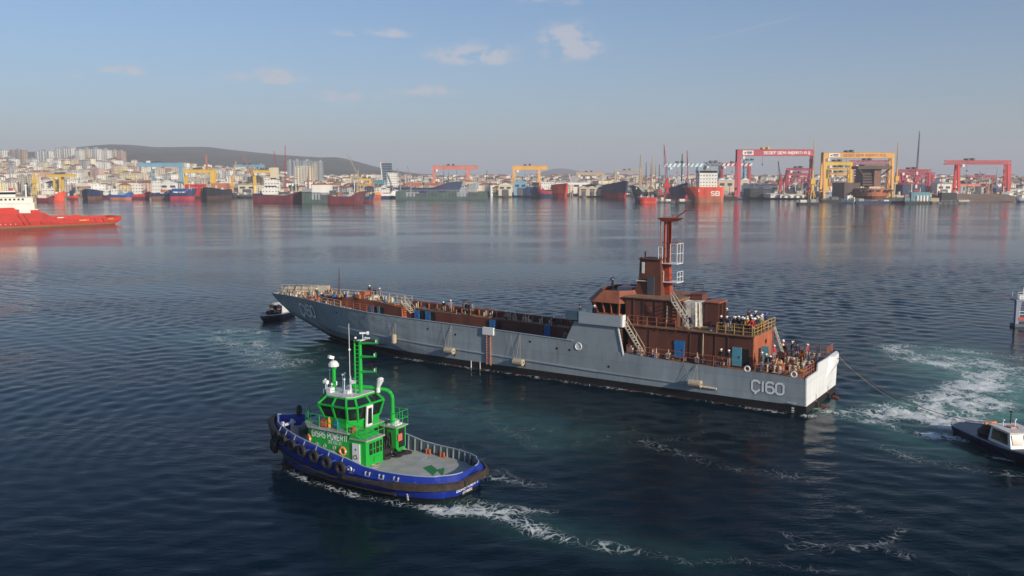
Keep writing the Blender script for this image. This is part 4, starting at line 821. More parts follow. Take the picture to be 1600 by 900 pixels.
def person(loc, face, pose, top, legs, hat, label, vest=None, band=False, group=None):
    me_ = POSES[pose]; o = bpy.data.objects.new('person', me_); COL.objects.link(o); o.location = loc; o.rotation_euler.z = face
    for i, m in enumerate((skin_m, CM[top], CM[legs], boot)): o.material_slots[i].link = 'OBJECT'; o.material_slots[i].material = m
    tag(o, label, 'person', group)
    h = Vector(me_['head'])
    if hat: c = bpy.data.objects.new('hair' if hat == 'hair' else 'helmet', HEL[hat]); COL.objects.link(c); c.parent = o; c.location = h + Vector((0, 0, .02))
    if vest:
        c = bpy.data.objects.new('life_vest', VEST); COL.objects.link(c); c.parent = o; w_ = Vector(me_['waist']); d = Vector(me_['chest']) - w_; c.location = w_ + d * .25; c.rotation_euler = (0, math.atan2(d.x, d.z), 0)
        c.material_slots[0].link = 'OBJECT'; c.material_slots[0].material = CM[vest]
    if band:
        c = bpy.data.objects.new('reflective_band', BAND); COL.objects.link(c); c.parent = o; c.location = Vector(me_['waist']) + (Vector(me_['chest']) - Vector(me_['waist'])) * .35
    return o
def c6(x, y): return 1060 + x * .24436, 440 + y * .24436
def c5(x, y): return 880 + x / 3.75, 320 + y / 3.75
def c4(x, y): return 660 + x / 5.293, 440 + y / 5.293
def c3(x, y): return 410 + x / 5.293, 410 + y / 5.293
MI = MSH.inverted()
def stand_at(px, z, hh=1.72, clampx=None, clampy=None):      # feet position on the deck z of someone whose head shows there
    p = MI @ on(px[0], px[1], z + hh); p.z = z
    if clampx: p.x = min(max(p.x, clampx[0]), clampx[1])
    if clampy: p.y = min(max(p.y, clampy[0]), clampy[1])
    return MSH @ p
A0 = SHIP_RZ
PEO = [
 # on the deckhouse roof (z 6.78)
 ((308, 172), 6.78, 'stride', 'dark', 'dark', 'white', A0 + 2.6, 'person in black with white helmet standing highest beside the steel box', None, 0),
 ((264, 222), 6.78, 'lean', 'dark', 'dark', 'white', A0 + 1.5, 'person in black at the left end of the roof rail, white helmet', None, 0),
 ((292, 227), 6.78, 'lean', 'navy', 'tan', 'white', A0 + 1.7, 'second person from the left along the roof rail, light trousers', None, 0),
 ((347, 230), 6.78, 'stand', 'dark', 'dark', 'white', A0 + 1.4, 'person in dark clothes and white helmet at the middle of the near roof rail', None, 0),
 ((371, 213), 6.78, 'stand', 'dark', 'dark', 'hair', A0 + 1.9, 'bareheaded person in dark coat behind the near roof rail', None, 0),
 ((398, 240), 6.78, 'lean', 'green', 'dark', 'white', A0 + 1.6, 'person in dark green jacket stooping at the near roof rail', None, 0),
 ((411, 227), 6.78, 'stand', 'green', 'dark', 'white', A0 + 1.2, 'person in dark green jacket with reflective band near the roof corner', None, 1),
 ((440, 222), 6.78, 'stand', 'khaki', 'dark', 'yellow', A0 + 2.2, 'person in yellow helmet in the crowd on the roof', None, 0),
 ((451, 181), 6.78, 'stand', 'dark', 'dark', 'hair', A0 + 2.9, 'bareheaded person in black at the back of the roof crowd', None, 0),
 ((491, 190), 6.78, 'arm', 'dark', 'navy', 'white', A0 + 3.4, 'person in black reaching out at the back of the roof crowd', None, 0),
 ((476, 241), 6.78, 'stand', 'navy', 'dark', 'white', A0 + 2.2, 'person in navy with white helmet right at the roof corner', None, 0),
 ((499, 238), 6.78, 'stand', 'red', 'dark', 'hair', A0 + 2.8, 'bareheaded person in a bright red jacket on the roof', None, 0),
 ((522, 241), 6.78, 'lean', 'red', 'navy', 'white', A0 + 3.1, 'person in a bright red jacket and white helmet at the stern roof rail', None, 0),
 ((556, 228), 6.78, 'lean', 'dark', 'dark', 'white', A0 + 3.1, 'person in black with reflective band at the stern roof rail', None, 1),
 ((580, 221), 6.78, 'lean', 'khaki', 'dark', 'white', A0 + 3.2, 'last person in white helmet toward the far end of the stern roof rail', None, 1),
 ((577, 200), 6.78, 'stand', 'navy', 'dark', 'blue', A0 + 3.0, 'person in blue helmet at the far end of the roof', None, 0),
 # side deck and stern (z 3.5)
 ((240, 447), 3.58, 'stand', 'dark', 'dark', 'white', A0 + 1.5, 'person in black on the side deck, left of two between the blue doors', None, 0),
 ((291, 453), 3.56, 'stand', 'dark', 'grey', 'white', A0 + 1.7, 'person in black on the side deck, right of two between the blue doors', None, 0),
 ((521, 485), 3.5, 'stand', 'dark', 'dark', 'white', A0 + .6, 'person in black with white helmet beside the open doorway in the stern wall', None, 0),
 ((558, 470), 3.48, 'bend', 'dark', 'grey', 'white', A0 + 2.8, 'person in dark jacket bending over ropes on the stern deck', None, 0),
 ((612, 408), 3.48, 'stand', 'grey', 'grey', 'white', A0 + 2.6, 'person in grey overalls and red life vest left of the leaning ladder', 'red', 0),
 ((646, 371), 3.48, 'stand', 'dark', 'grey', 'white', A0 + 2.4, 'person in red life vest, farther of two right of the leaning ladder', 'red', 0),
 ((668, 379), 3.48, 'stand', 'grey', 'grey', 'white', A0 + 2.9, 'person in red life vest, nearer of two right of the leaning ladder', 'red', 0),
 ((727, 383), 3.46, 'arm', 'dark', 'grey', 'white', A0 + 3.4, 'person in black with arms out among the stern bitts', None, 0),
 ((824, 401), 3.44, 'stand', 'grey', 'grey', 'white', A0 + 3.0, 'person in red life vest standing alone near the stern rail', 'red', 0),
]
for (q, z, pose, tp, lg, hat, face, lb, vest, band) in PEO:
    hh = 1.72 if pose != 'bend' else 1.45
    cx = (5.75, 13.2) if z > 6 else ((.7, 18.5) if 'side deck' in lb else (.7, 5.0)); cy_ = (-7.3, -1.55) if z > 6 else ((-1.0, -.5) if 'side deck' in lb else (-10.9, -.9))
    person(stand_at(c6(*q), z, hh, cx, cy_), face, pose, tp, lg, hat, lb, vest, band)
for q, z, pose, tp, lg, hat, face, lb in (
 ((325, 236), 6.78, 'stand', 'navy', 'denim', 'white', 1.3, 'person in navy top and jeans third along the near roof rail'),
 ((385, 222), 6.78, 'stride', 'dark', 'grey', 'white', 2.4, 'person in grey trousers walking behind the near roof rail'),
 ((426, 238), 6.78, 'lean', 'orange', 'dark', 'white', 1.7, 'person in orange jacket leaning on the near rail by the roof corner'),
 ((463, 215), 6.78, 'stand', 'dark', 'denim', 'white', 2.6, 'person in jeans amid the roof crowd, white helmet'),
 ((508, 222), 6.78, 'stand', 'green', 'dark', 'white', 2.9, 'person in green jacket behind the red jackets on the roof'),
 ((538, 236), 6.78, 'lean', 'navy', 'grey', 'white', 3.0, 'person in navy leaning on the stern roof rail, grey trousers'),
 ((568, 212), 6.78, 'stand', 'tan', 'dark', 'white', 2.8, 'person in tan jacket near the far end of the roof'),
 ((690, 398), 3.48, 'bend', 'dark', 'denim', 'white', 1.2, 'person in jeans bending over a rope coil on the stern deck'),
 ((760, 395), 3.46, 'stand', 'navy', 'dark', 'hair', 2.2, 'bareheaded person in navy behind the stern bitts'),
 ((790, 425), 3.44, 'crouch', 'orange', 'dark', 'white', 2.0, 'person in orange crouching near the stern corner'),
 ((536, 452), 3.5, 'stand', 'khaki', 'dark', 'white', .5, 'person in khaki near the pale blue door on the stern wall')):
    hh = {'bend': 1.45, 'crouch': 1.2}.get(pose, 1.72)
    person(stand_at(c6(*q), z, hh, (5.75, 13.2) if z > 6 else (.7, 5.0), (-7.3, -1.55) if z > 6 else (-10.9, -.9)), A0 + face, pose, tp, lg, hat, lb)
def psh(q, z, *a, hh=1.72, cx=None, cy_=None): return person(stand_at(q, z, hh, cx, cy_), *a)
psh(c5(268, 432), 9.65, A0 + .6, 'arm', 'dark', 'dark', 'hair', 'person in black on the bridge roof raising an arm', cy_=(-8.8, -3))
psh(c5(690, 668), 6.78, A0 + 1.2, 'bend', 'navy', 'dark', 'hair', 'person in blue jacket bending at the foot of the roof stair', hh=1.45, cy_=(-7, -1.5))
psh(c4(1305, 195), 6.7, A0 + .2, 'stand', 'navy', 'dark', 'hair', 'person in navy on the left end of the bridge wing', cx=(24.3, 25.4), cy_=(-2.2, -.6))
psh(c4(1425, 197), 6.7, A0 + 1.3, 'stand', 'dark', 'dark', 'white', 'person in white helmet on the near bridge wing under the visor', cx=(19.5, 24), cy_=(-1.5, -.4))
psh(c4(1467, 185), 6.7, A0 + 1.7, 'stand', 'dark', 'dark', 'hair', 'bareheaded person in black on the near bridge wing', cx=(19.5, 24), cy_=(-1.6, -.5))
psh(c4(1115, 417), 1.25 + 1.6, A0 + 1.2, 'bend', 'dark', 'dark', 'white', 'person in white helmet bending inside the well near the bridge', hh=1.45, cy_=(-1.45, -.6))
psh(c4(1175, 408), 3.75, A0 + 1.9, 'stand', 'khaki', 'dark', 'hair', 'person in khaki half hidden in the well by the bridge', cy_=(-1.45, -.6), cx=(25.8, 40))
# walkway and bow
wz = lambda x: lerp(ZD, x) - .75
for q, pose, tp, lg, hat, face, lb in (
 (c4(137, 172), 'stride', 'grey', 'tan', 'white', 2.2, 'person in white helmet striding alone on the far walkway'),
 (c4(266, 182), 'stand', 'grey', 'dark', 'hair', 1.2, 'leftmost of a group of five on the far walkway, grey top'),
 (c4(299, 180), 'stand', 'dark', 'dark', 'hair', 1.5, 'second from the left of a group of five on the far walkway'),
 (c4(316, 186), 'stand', 'dark', 'dark', 'hair', 2.5, 'middle person of a group of five on the far walkway, dark clothes'),
 (c4(331, 182), 'lean', 'navy', 'dark', 'hair', 3.5, 'fourth from the left of a group of five on the far walkway'),
 (c4(368, 184), 'stand', 'grey', 'dark', 'hair', 1.9, 'rightmost of a group of five on the far walkway'),
 (c3(1462, 330), 'bend', 'dark', 'tan', 'white', 2.0, 'person in white helmet bending on the far walkway by the stair'),
 (c4(1046, 300), 'crouch', 'dark', 'dark', 'white', 2.0, 'person crouching on the far walkway near the bridge'),
 (c4(612, 262), 'crouch', 'tan', 'dark', 'white', 1.2, 'person crouching beside pale posts on the far walkway'),
 (c4(690, 268), 'crouch', 'tan', 'tan', 'white', .8, 'person in tan crouching midway along the far walkway')):
    hh = {'bend': 1.45, 'crouch': 1.2}.get(pose, 1.72); p = MI @ on(q[0], q[1], 4.2 + hh); z = wz(p.x)
    person(stand_at(q, z, hh, None, (-11.1, -10.2)), A0 + face, pose, tp, lg, hat, lb)
psh(c3(908, 188), 5.2, A0 + 3.0, 'stand', 'dark', 'dark', 'white', 'person in black with white helmet standing tall on the far bow deck', cy_=(-11, -9.3))
psh(c3(945, 215), 5.1, A0 + 2.0, 'bend', 'dark', 'dark', 'hair', 'person in black bending between two others on the far bow deck', hh=1.45, cy_=(-11, -9.3))
psh(c3(970, 213), 5.0, A0 + 1.5, 'stride', 'grey', 'grey', 'white', 'person in grey overalls and white helmet on the far bow deck', cy_=(-11, -9.3))
psh(c3(525, 247), 5.0, A0 + 1.9, 'bend', 'navy', 'dark', 'white', 'person in navy bending over ropes behind the bow', hh=1.45, cy_=(-4.2, -2.6))
psh(c3(385, 222), 5.3, A0 + 2.4, 'lean', 'green', 'dark', 'white', 'person in green jacket and white helmet on the foredeck', cy_=(-7.5, -4.0))
psh(c3(460, 240), 5.0, A0 + .9, 'stand', 'orange', 'navy', 'hair', 'person in orange vest on the near side of the bow deck', cy_=(-4.2, -2.6), cx=(67.5, 70.5))
# ================================================================== TUG
tug = thing('tugboat', 'bright green and royal blue harbour tug with a wide grey aft deck', 'tugboat', TUG_O, TUG_RZ)
PAR = [tug]
green = mat('bright_green_paint', (.012, .38, .045), .4, var=.14, scale=1.3, bump=.12, rust=.22, streak=True, rustcol=(.03, .20, .05)); green_d = green
blue = mat('royal_blue_paint', (.012, .035, .30), .4, var=.16, scale=1.4, bump=.15, rust=.25, streak=True, rustcol=(.05, .06, .16))
TH = mat_hull('tug_hull_paint', (.010, .030, .27), (.012, .012, .013), (.012, .012, .013), .22, -2, streak=.08, rough=.35, rust=.0)
greydeck = mat('grey_deck_paint', (.34, .35, .33), .7, var=.16, scale=.9, rust=.42, rustcol=(.22, .22, .205), bump=.1)
TB = [(.15, 2.0), (.35, 2.75), (.8, 3.3), (1.6, 3.68), (2.8, 3.85), (5, 3.92), (10, 3.92), (12.5, 3.72), (14.5, 3.2), (16.2, 2.5), (17.5, 1.75), (18.6, .9), (19.05, .35), (19.15, .05)]
TZ = [(.15, 1.75), (6.5, 1.75), (9, 2.25), (12, 2.7), (15, 2.95), (19.2, 3.15)]
tx = [.15, .19, .27, .42, .65, 1.0, 1.5, 2.1, 2.8, 4, 5.5, 7, 8.5, 10, 11.5, 13, 14.5, 15.5, 16.5, 17.5, 18.3, 18.8, 19.15]
def tbr(x): return 1.15 + 2.77 * math.sqrt(max(0, 1 - ((6.0 - x) / 5.85) ** 2.2)) if x < 6 else lerp(TB, x)
def tb(x, z):
    b_ = tbr(x); t = max(0, min(1, (z + .6) / 1.7)); fl = .80 + .20 * t if x < 12 else .80 + .2 * t - (1 - t) * .25 * smooth((x - 12) / 7); return b_ * fl
mb = MB(); rg = []
for x in tx:
    zr = lerp(TZ, x); zk = 1.25 + max(0, zr - 1.75) * .55; xo = x
    ls = [(-1.0, .92), (0, 1), (.6, 1), (zk, 1)]
    a = []
    for z, _ in ls:
        xx = x + (.35 * (1 - max(0, z) / zk) if x < 1 else (-.9 * (1 - max(0, z) / zk) * smooth((x - 14) / 5) if x > 14 else 0)); a.append((xx, tb(x, z), z))
    a.append((x + (.22 if x < 1.2 else (-.12 if x > 18 else 0)), max(tbr(x) - .30, .02), zr))
    rg.append(a + [(p[0], -p[1], p[2]) for p in a[::-1]])
mb.loft(rg, closed=False, caps=False, skip=(4,)); mb.add(rg[0], [tuple(range(10))]).add(rg[-1], [tuple(range(10))]); mb.build('hull', TH, tug)
# bulwark: inner face, cap rail
mb = MB(); vi = []; vo = []
inn = lambda x, z, s: (x + (.35 if x < 1.2 else (-.3 if x > 18 else 0)), s * max(tbr(x) - .42, .01), z)
def dz(x): return 1.0 if x < 8.5 else 1.0 + .8 * smooth((x - 8.5) / 3)
for s in (1, -1):
    vs = []
    for x in tx: vs += [(x + (.22 if x < 1.2 else (-.12 if x > 18 else 0)), s * max(tbr(x) - .30, .02), lerp(TZ, x) + .004), inn(x, lerp(TZ, x), s), inn(x, dz(x), s)]
    mb.add(vs, [(3 * i, 3 * i + 3, 3 * i + 4, 3 * i + 1) for i in range(len(tx) - 1)])
    k_ = 12; MB().add(vs[:3 * (k_ + 1)], [(3 * i + 1, 3 * i + 4, 3 * i + 5, 3 * i + 2) for i in range(k_)]).build('bulwark_lining', mat('dark_grey_bulwark_paint', (.075, .095, .11), .6, var=.15), tug)
    mb.add(vs, [(3 * i + 1, 3 * i + 4, 3 * i + 5, 3 * i + 2) for i in range(k_, len(tx) - 1)])
a = inn(tx[0], 1.754, 1); b_ = inn(tx[0], 1.754, -1)
mb.add([(.37, .86, 1.754), a, b_, (.37, -.86, 1.754)], [(0, 1, 2, 3)])
MB().add([a, (a[0], a[1], 1.0), (b_[0], b_[1], 1.0), b_], [(0, 1, 2, 3)]).build('bulwark_lining', mat('dark_grey_bulwark_paint', (.075, .095, .11)), tug)
mb.build('bulwark', blue, tug)
mb = MB()
for s in (1, -1):
    pts = [(x + (.28 if x < 1.2 else (-.2 if x > 18 else 0)), s * max(tbr(x) - .36, .02), lerp(TZ, x) + .02) for x in tx]
    mb.path(pts, .045, 5)
mb.build('bulwark_rail', greyl, tug)
mb = MB(); vs = []
for x in tx: z = dz(x) + .005; p = inn(x, z, 1); q = inn(x, z, -1); vs += [p, q]
mb.add(vs, [(2 * i, 2 * i + 1, 2 * i + 3, 2 * i + 2) for i in range(len(tx) - 1)]); mb.build('deck', greydeck, tug)
for i in range(13):                                            # far bulwark stays, pale posts
    x = 1.6 + i * .62; p = inn(x, 1.0, -1); MB().bar((x, p[1] + .06, 1.0), (x, p[1] + .02, lerp(TZ, x) - .03), .10, .05).build('bulwark_stay', greyl, tug)
# rubber belts
mb = MB(); 
for s in (1, -1):
    rr = []
    for x in tx[:13]:
        bb = tb(x, 1.1) + .02; zc = 1.12 - .02 * x; w_ = .30 if x < 5 else .14; xo = x - (.14 if x < .4 else 0)
        rr.append([(xo, s * bb, zc - w_), (xo - (.1 if x < 1 else 0), s * (bb + .22), zc - w_ * .7), (xo - (.1 if x < 1 else 0), s * (bb + .22), zc + w_ * .7), (xo, s * bb, zc + w_)])
    mb.loft(rr)
bb = tb(.15, 1.1) + .02
mb.frustum([(.15, -bb, .82), (-.08, -bb, .9), (-.08, -bb, 1.34), (.15, -bb, 1.42)], [(.15, bb, .82), (-.08, bb, .9), (-.08, bb, 1.34), (.15, bb, 1.42)])
mb.build('stern_fender', mat('weathered_black_rubber', (.035, .026, .022), .8, var=.4, scale=3, rust=.3, rustcol=(.12, .07, .05), bump=.5, bscale=6), tug)
mb = MB()
for s in (1, -1):
    MB().path([(x, s * (tb(x, .8) + .08), .95 - .02 * x + max(0, x - 10) * .1) for x in (7, 8.5, 10, 11.5, 13, 14.5, 15.5, 16.5, 17.5)], .13, 6).build('side_fender', black, tug)
    MB().path([(x, s * (tb(x, .25) + .06), .28 + max(0, x - 8) * .03) for x in (4.2, 7, 10, 13, 15.5)], .14, 6).build('lower_fender', black, tug)
mb = MB(); pts = [(18.0, 1.45, 2.6), (18.6, 1.0, 2.7), (19.1, .5, 2.75), (19.3, 0, 2.8), (19.1, -.5, 2.75), (18.6, -1.0, 2.7), (18.0, -1.5, 2.6), (17, -2.1, 2.5)]
mb.path([(16.5, 2.4, 2.4), (17.3, 1.95, 2.5)] + pts, .3, 10); mb.path([(p[0] - .2, p[1] * .95, p[2] - .75) for p in pts], .33, 10); mb.path([(p[0] - .45, p[1] * .85, p[2] - 1.5) for p in pts[1:-2]], .3, 10)
mb.build('bow_fender', black, tug)
# hanging tyres
TY = ['highest', 'second', 'third', 'fourth', 'fifth', 'sixth', 'seventh']
tyr = MB().torus((0, 0, 0), (0, 1, 0), .34, .16, 16, 8).build('tyre', black); TYM = tyr.data; bpy.data.objects.remove(tyr)
TYL = ['tyre fender nearest the bow on the near side of the tug', 'second tyre fender back from the bow, below the first lifebuoy', 'third tyre fender back from the bow', 'tyre fender in the middle of the row along the tug side', 'third tyre fender ahead of the white cabin door', 'tyre fender under the rear orange lifebuoy', 'rearmost tyre fender of the row, below the white cabin door']
MT = Matrix.Translation(TUG_O) @ Matrix.Rotation(TUG_RZ, 4, 'Z')
for i, x in enumerate((16.3, 15.2, 13.9, 12.6, 11.3, 10.0, 8.7)):
    zr = lerp(TZ, x); z = zr - .62; nx_ = Vector((-(lerp(TB, x + .3) - lerp(TB, x - .3)) / .6, 1, 0)).normalized()
    y = lerp(TB, x) - .02; rz = math.atan2(nx_.y, nx_.x) - math.pi / 2
    t = thing('tyre_fender', TYL[i], 'tyre', MT @ Vector((x + nx_.x * .16, y + nx_.y * .16, z)), TUG_RZ + rz, 'tyre fenders hung along the tug')
    o = bpy.data.objects.new('tyre', TYM); COL.objects.link(o); o.parent = t
    MB().tube((0, -.1, .3), (0, -.3, .72), .03, 4).tube((-.1, .05, .0), (-.75, -.15, .25), .02, 4).build('chain', greyl, t)
for x, y, z, s_, lb in ((17.3, 1.95, 1.35, 1.3, 'large tyre hanging low at the near bow shoulder of the tug'), (18.2, 1.35, 1.15, 1.1, 'tyre hanging lowest right at the tug bow'), (17.9, -1.35, 3.25, 1.1, 'tyre lying up on the far bow rail of the tug')):
    t = thing('tyre_fender', lb, 'tyre', MT @ Vector((x, y, z)), TUG_RZ - (.9 if z < 2 else -2.2)); o = bpy.data.objects.new('tyre', TYM); COL.objects.link(o); o.parent = t; o.scale = (s_,) * 3
for x in (7.6, 6.2, 5.0, 3.8):
    y = tbr(x) - .06; MB().box(x, x + .42, y - .12, y + .04, 1.30, 1.36).box(x, x + .06, y - .12, y + .04, 1.36, 1.62).box(x + .36, x + .42, y - .12, y + .04, 1.36, 1.62).build('freeing_port', greyl, tug)
MB().torus((8.0, 3.86, 1.55), (0, 1, 0), .16, .05, a0=.5, a1=5.2).build('hull_mark', whitep, tug)
for k in range(6): MB().box(3.2 + .02 * k, 3.3 + .02 * k, tb(3.2, .4) - .03, tb(3.2, .4) + .05, .02 + k * .12, .08 + k * .12).build('draught_mark', whitep, tug)
# superstructure
def wall_poly(x0, x1, y0, y1, c): return [(x0, y0), (x0, y1), (x1 - c, y1), (x1 - .25 * c, y1 - .6 * c), (x1, (y0 + y1) / 2 + .4), (x1, (y0 + y1) / 2 - .4), (x1 - .25 * c, y0 + .6 * c), (x1 - c, y0)]
HX0, HX1, HY0, HY1 = 10.0, 15.2, -2.7, 1.75
MB().prism(wall_poly(HX0, HX1, HY0, HY1, 1.5), 1.0, 3.3).build('deckhouse', green, tug)
MB().prism(wall_poly(HX0 - .2, HX1 + .25, HY0 - .2, HY1 + .2, 1.6), 3.3, 3.38).build('upper_deck', greydeck, tug)
MB().box(8.3, 9.999, -.2, 1.75, 1.0, 2.95).build('engine_casing', green, tug); MB().box(8.15, 9.8, -.3, 1.85, 2.95, 3.05).build('casing_top', greydeck, tug)
MB().frustum([(8.6, -.25, 3.05), (9.8, -.25, 3.05), (9.8, 1.8, 3.05), (8.6, 1.8, 3.05)], [(9.4, -.25, 3.36), (9.8, -.25, 3.36), (9.8, 1.8, 3.36), (9.4, 1.8, 3.36)]).build('sloping_top', green, tug)
MB().box(8.75, 9.55, 1.75, 1.80, 1.1, 2.75).build('door_frame', green, tug); d_ = MB().box(8.8, 9.5, 1.80, 1.86, 1.14, 2.7).build('white_door', whitep, tug)
MB().torus((9.15, 1.88, 1.7), (0, 1, 0), .16, .03).build('door_emblem', steel, d_); MB().box(9.1, 9.22, 1.86, 1.88, 2.2, 2.34).build('door_plate', blue_d, d_)
for y in (1.05, .28): MB().box(8.24, 8.3, y - .3, y + .3, 1.85, 2.7).build('vent_opening', dark, tug); 
for y in (1.05, .28):
    mb = MB(); mb.box(8.2, 8.24, y - .04, y + .04, 1.85, 2.7).box(8.2, 8.24, y - .3, y + .3, 2.22, 2.28).build('vent_bar', green, tug)
MB().box(8.22, 8.3, .2, .9, 1.2, 1.6).build('hatch_panel', green, tug)
MB().box(9.2, 10.1, -1.8, -.2, 1.0, 3.0).build('machinery_recess', dark, tug)
mb = MB(); rc = random.Random(5)
for k in range(16): y = rc.uniform(-1.7, -.3); x = rc.uniform(8.5, 9.2); mb.tube((x, y, rc.uniform(1.0, 1.6)), (x + rc.uniform(-.1, .3), y + rc.uniform(-.2, .2), rc.uniform(2.0, 3.0)), .05, 5)
mb.build('hose', black, tug)
MB().tube((8.6, -.75, 1.0), (8.6, -.75, 1.25), .5, 12).tube((8.6, -1.1, 1.5), (8.6, -.4, 1.5), .28, 12).box(8.3, 8.9, -1.2, -1.1, 1.0, 1.9).box(8.3, 8.9, -.4, -.3, 1.0, 1.9).build('tow_winch', black, tug)
mb = MB()
for k in range(7): mb.torus((8.1 + rc.uniform(-.25, .2), -2.0 + rc.uniform(-.6, .4), 1.05 + .03 * k), (0, 0, 1), .42, .05, 12, 4)
mb.build('hose_coil', black, tug)
MB().torus((8.0, 1.3, 1.05), (0, 0, 1), .4, .03).torus((8.15, 1.0, 1.08), (0, 0, 1), .34, .03).build('rope_coil', rope_m, tug)
# far exhaust casing with rounded foot
p_ = [(-3.05, 1.5), (-3.05, 3.1), (-1.85, 3.1), (-1.85, 1.5), (-2.05, 1.25), (-2.45, 1.15), (-2.85, 1.25)]
MB().frustum([(8.35, y, z) for y, z in p_], [(9.6, y, z) for y, z in p_]).build('exhaust_casing', green, tug)
MB().box(8.28, 8.35, -2.85, -2.15, 1.5, 2.95).build('louver', dark, tug); MB().box(8.22, 8.28, -2.45, -1.95, 2.05, 2.6).build('red_panel', mat('faded_red_panel', (.55, .14, .11), .6), tug)
MB().box(8.2, 9.8, -3.2, -1.7, 3.1, 3.18).build('casing_platform', greydeck, tug)
MB().box(8.5, 9.3, -2.9, -2.0, 3.18, 3.3).box(8.7, 9.1, -2.7, -2.3, 3.3, 3.6).build('valve', whitep, tug)
MB().tube((9.0, -2.3, 3.1), (9.0, -2.3, 4.2), .2, 10).path([(9.0, -2.3, 4.2), (9.0, -2.3, 5.3), (9.07, -2.26, 5.6), (9.25, -2.2, 5.8), (9.55, -2.1, 5.92), (10.6, -1.7, 6.05), (12.0, -1.1, 6.1)], .15, 10).build('exhaust_pipe', green, tug)
# wheelhouse
def wh(x0, x1, h, z, c=.95, ca=.55): return [(x0, -h + ca, z), (x0 + ca, -h, z), (x1 - c, -h, z), (x1, -h * .42, z), (x1, h * .42, z), (x1 - c, h, z), (x0 + ca, h, z), (x0, h - ca, z)]
OFY = -.55
sh_ = lambda ring: [(x, y + OFY, z) for x, y, z in ring]
a0, a1, a2, a3 = sh_(wh(9.95, 13.5, 1.75, 3.38)), sh_(wh(9.9, 13.6, 1.8, 4.05)), sh_(wh(9.7, 14.0, 2.1, 5.15)), sh_(wh(10.2, 13.4, 1.65, 5.72, .8, .45))
MB().frustum(a0, a1).build('wheelhouse_wall', green, tug)
for i in range(8):                                              # one pane between each pair of posts, on both tiers
    j = (i + 1) % 8
    for lo, hi, nm in ((a1, a2, 'window'), (a2, a3, 'skylight')):
        A_, B_, C_, D_ = Vector(lo[i]), Vector(lo[j]), Vector(hi[j]), Vector(hi[i]); wl_ = (B_ - A_).length; k = 2 if wl_ > 1.5 else 1
        for q in range(k):
            e = [A_.lerp(B_, q / k), A_.lerp(B_, (q + 1) / k), D_.lerp(C_, (q + 1) / k), D_.lerp(C_, q / k)]; cen = sum(e, Vector()) / 4
            e = [cen + (p - cen) * .985 for p in e]
            inw = (Vector((11.8, OFY, cen.z)) - cen).normalized() * .05
            MB().frustum([p for p in e], [p + inw for p in e]).build(nm, glass, tug)
            mb = MB(); [mb.bar(e[m_], e[(m_ + 1) % 4], .12 if m_ != 1 else .15) for m_ in range(4)]; mb.build('window_frame', green, tug)
MB().frustum(a3, [(x, y, z + .12) for x, y, z in a3]).build('wheelhouse_roof', mat('pale_roof_paint', (.5, .52, .5), .6, var=.1), tug)
mb = MB(); mb.frustum([(9.62, -.6, 3.4), (9.72, -.6, 3.4), (9.72, .1, 3.4), (9.62, .1, 3.4)], [(9.5, -.6, 5.1), (9.6, -.6, 5.1), (9.6, .1, 5.1), (9.5, .1, 5.1)]); mb.build('wheelhouse_door_frame', whitep, tug); MB().box(9.5, 9.56, -.45, -.05, 3.7, 4.9).build('door_glass', glass, tug)
# mast with cross arms, stern side
MB().tube((10.6, -.5, 5.8), (10.6, -.5, 10.0), .17, 8, .13).tube((11.0, -.35, 5.8), (11.0, -.35, 9.9), .07, 6).build('mast', green, tug)
mb = MB()
for k in range(13): mb.bar((10.6, -.4, 6.2 + k * .3), (11.0, -.35, 6.2 + k * .3), .05)
mb.build('mast_rungs', green, tug)
for z, l in ((9.75, 1.55), (8.7, 1.35), (7.55, 1.35)):
    mb = MB().frustum([(10.6, -.62, z - .12), (10.6, -.38, z - .12), (10.6, -.38, z + .05), (10.6, -.62, z + .05)], [(10.6 - l, -.75, z + .02), (10.6 - l, -.65, z + .02), (10.6 - l, -.65, z + .1), (10.6 - l, -.75, z + .1)]).bar((10.6 - l, -.7, z), (10.6 - l, -.7, z + .4), .06); mb.build('cross_arm', green, tug)
    MB().tube((10.6 - l * .9, -.7, z + .1), (10.6 - l * .9, -.7, z + .3), .06, 6).build('lamp', whitep, tug)
MB().box(10.2, 10.6, -.9, -.1, 9.95, 10.0).tube((10.3, -.5, 10.0), (10.3, -.5, 10.5), .03, 5).tube((10.0, -.7, 10.5), (10.45, -.3, 10.5), .07, 6).tube((9.9, -.75, 10.5), (10.05, -.65, 10.5), .14, 8).build('mast_head_light', whitep, tug)
MB().bar((10.2, -.6, 10.15), (9.8, -.7, 10.12), .1).build('radar_bar', whitep, tug)
MB().tube((11.3, -.1, 5.8), (11.3, -.1, 11.2), .035, 5, .02).sphere((11.3, -.1, 9.2), .1, 8).sphere((10.9, -.35, 10.1), .1, 8).build('whip_antenna', whitep, tug)
MB().tube((10.8, .3, 5.8), (11.2, -.05, 7.2), .03, 4).build('stay', whitep, tug)
MB().add([(9.95, -.7, 8.3), (9.55, -.75, 7.95), (9.6, -.6, 8.25), (9.35, -.6, 7.85)], [(0, 2, 3, 1)]).build('flag', mat('red_flag', (.5, .01, .02), .8), tug)
MB().add([(10.9, .2, 7.0), (10.9, .25, 6.65), (10.5, .15, 6.75), (10.45, .15, 6.95)], [(0, 1, 2, 3)]).build('pennant', whitep, tug)
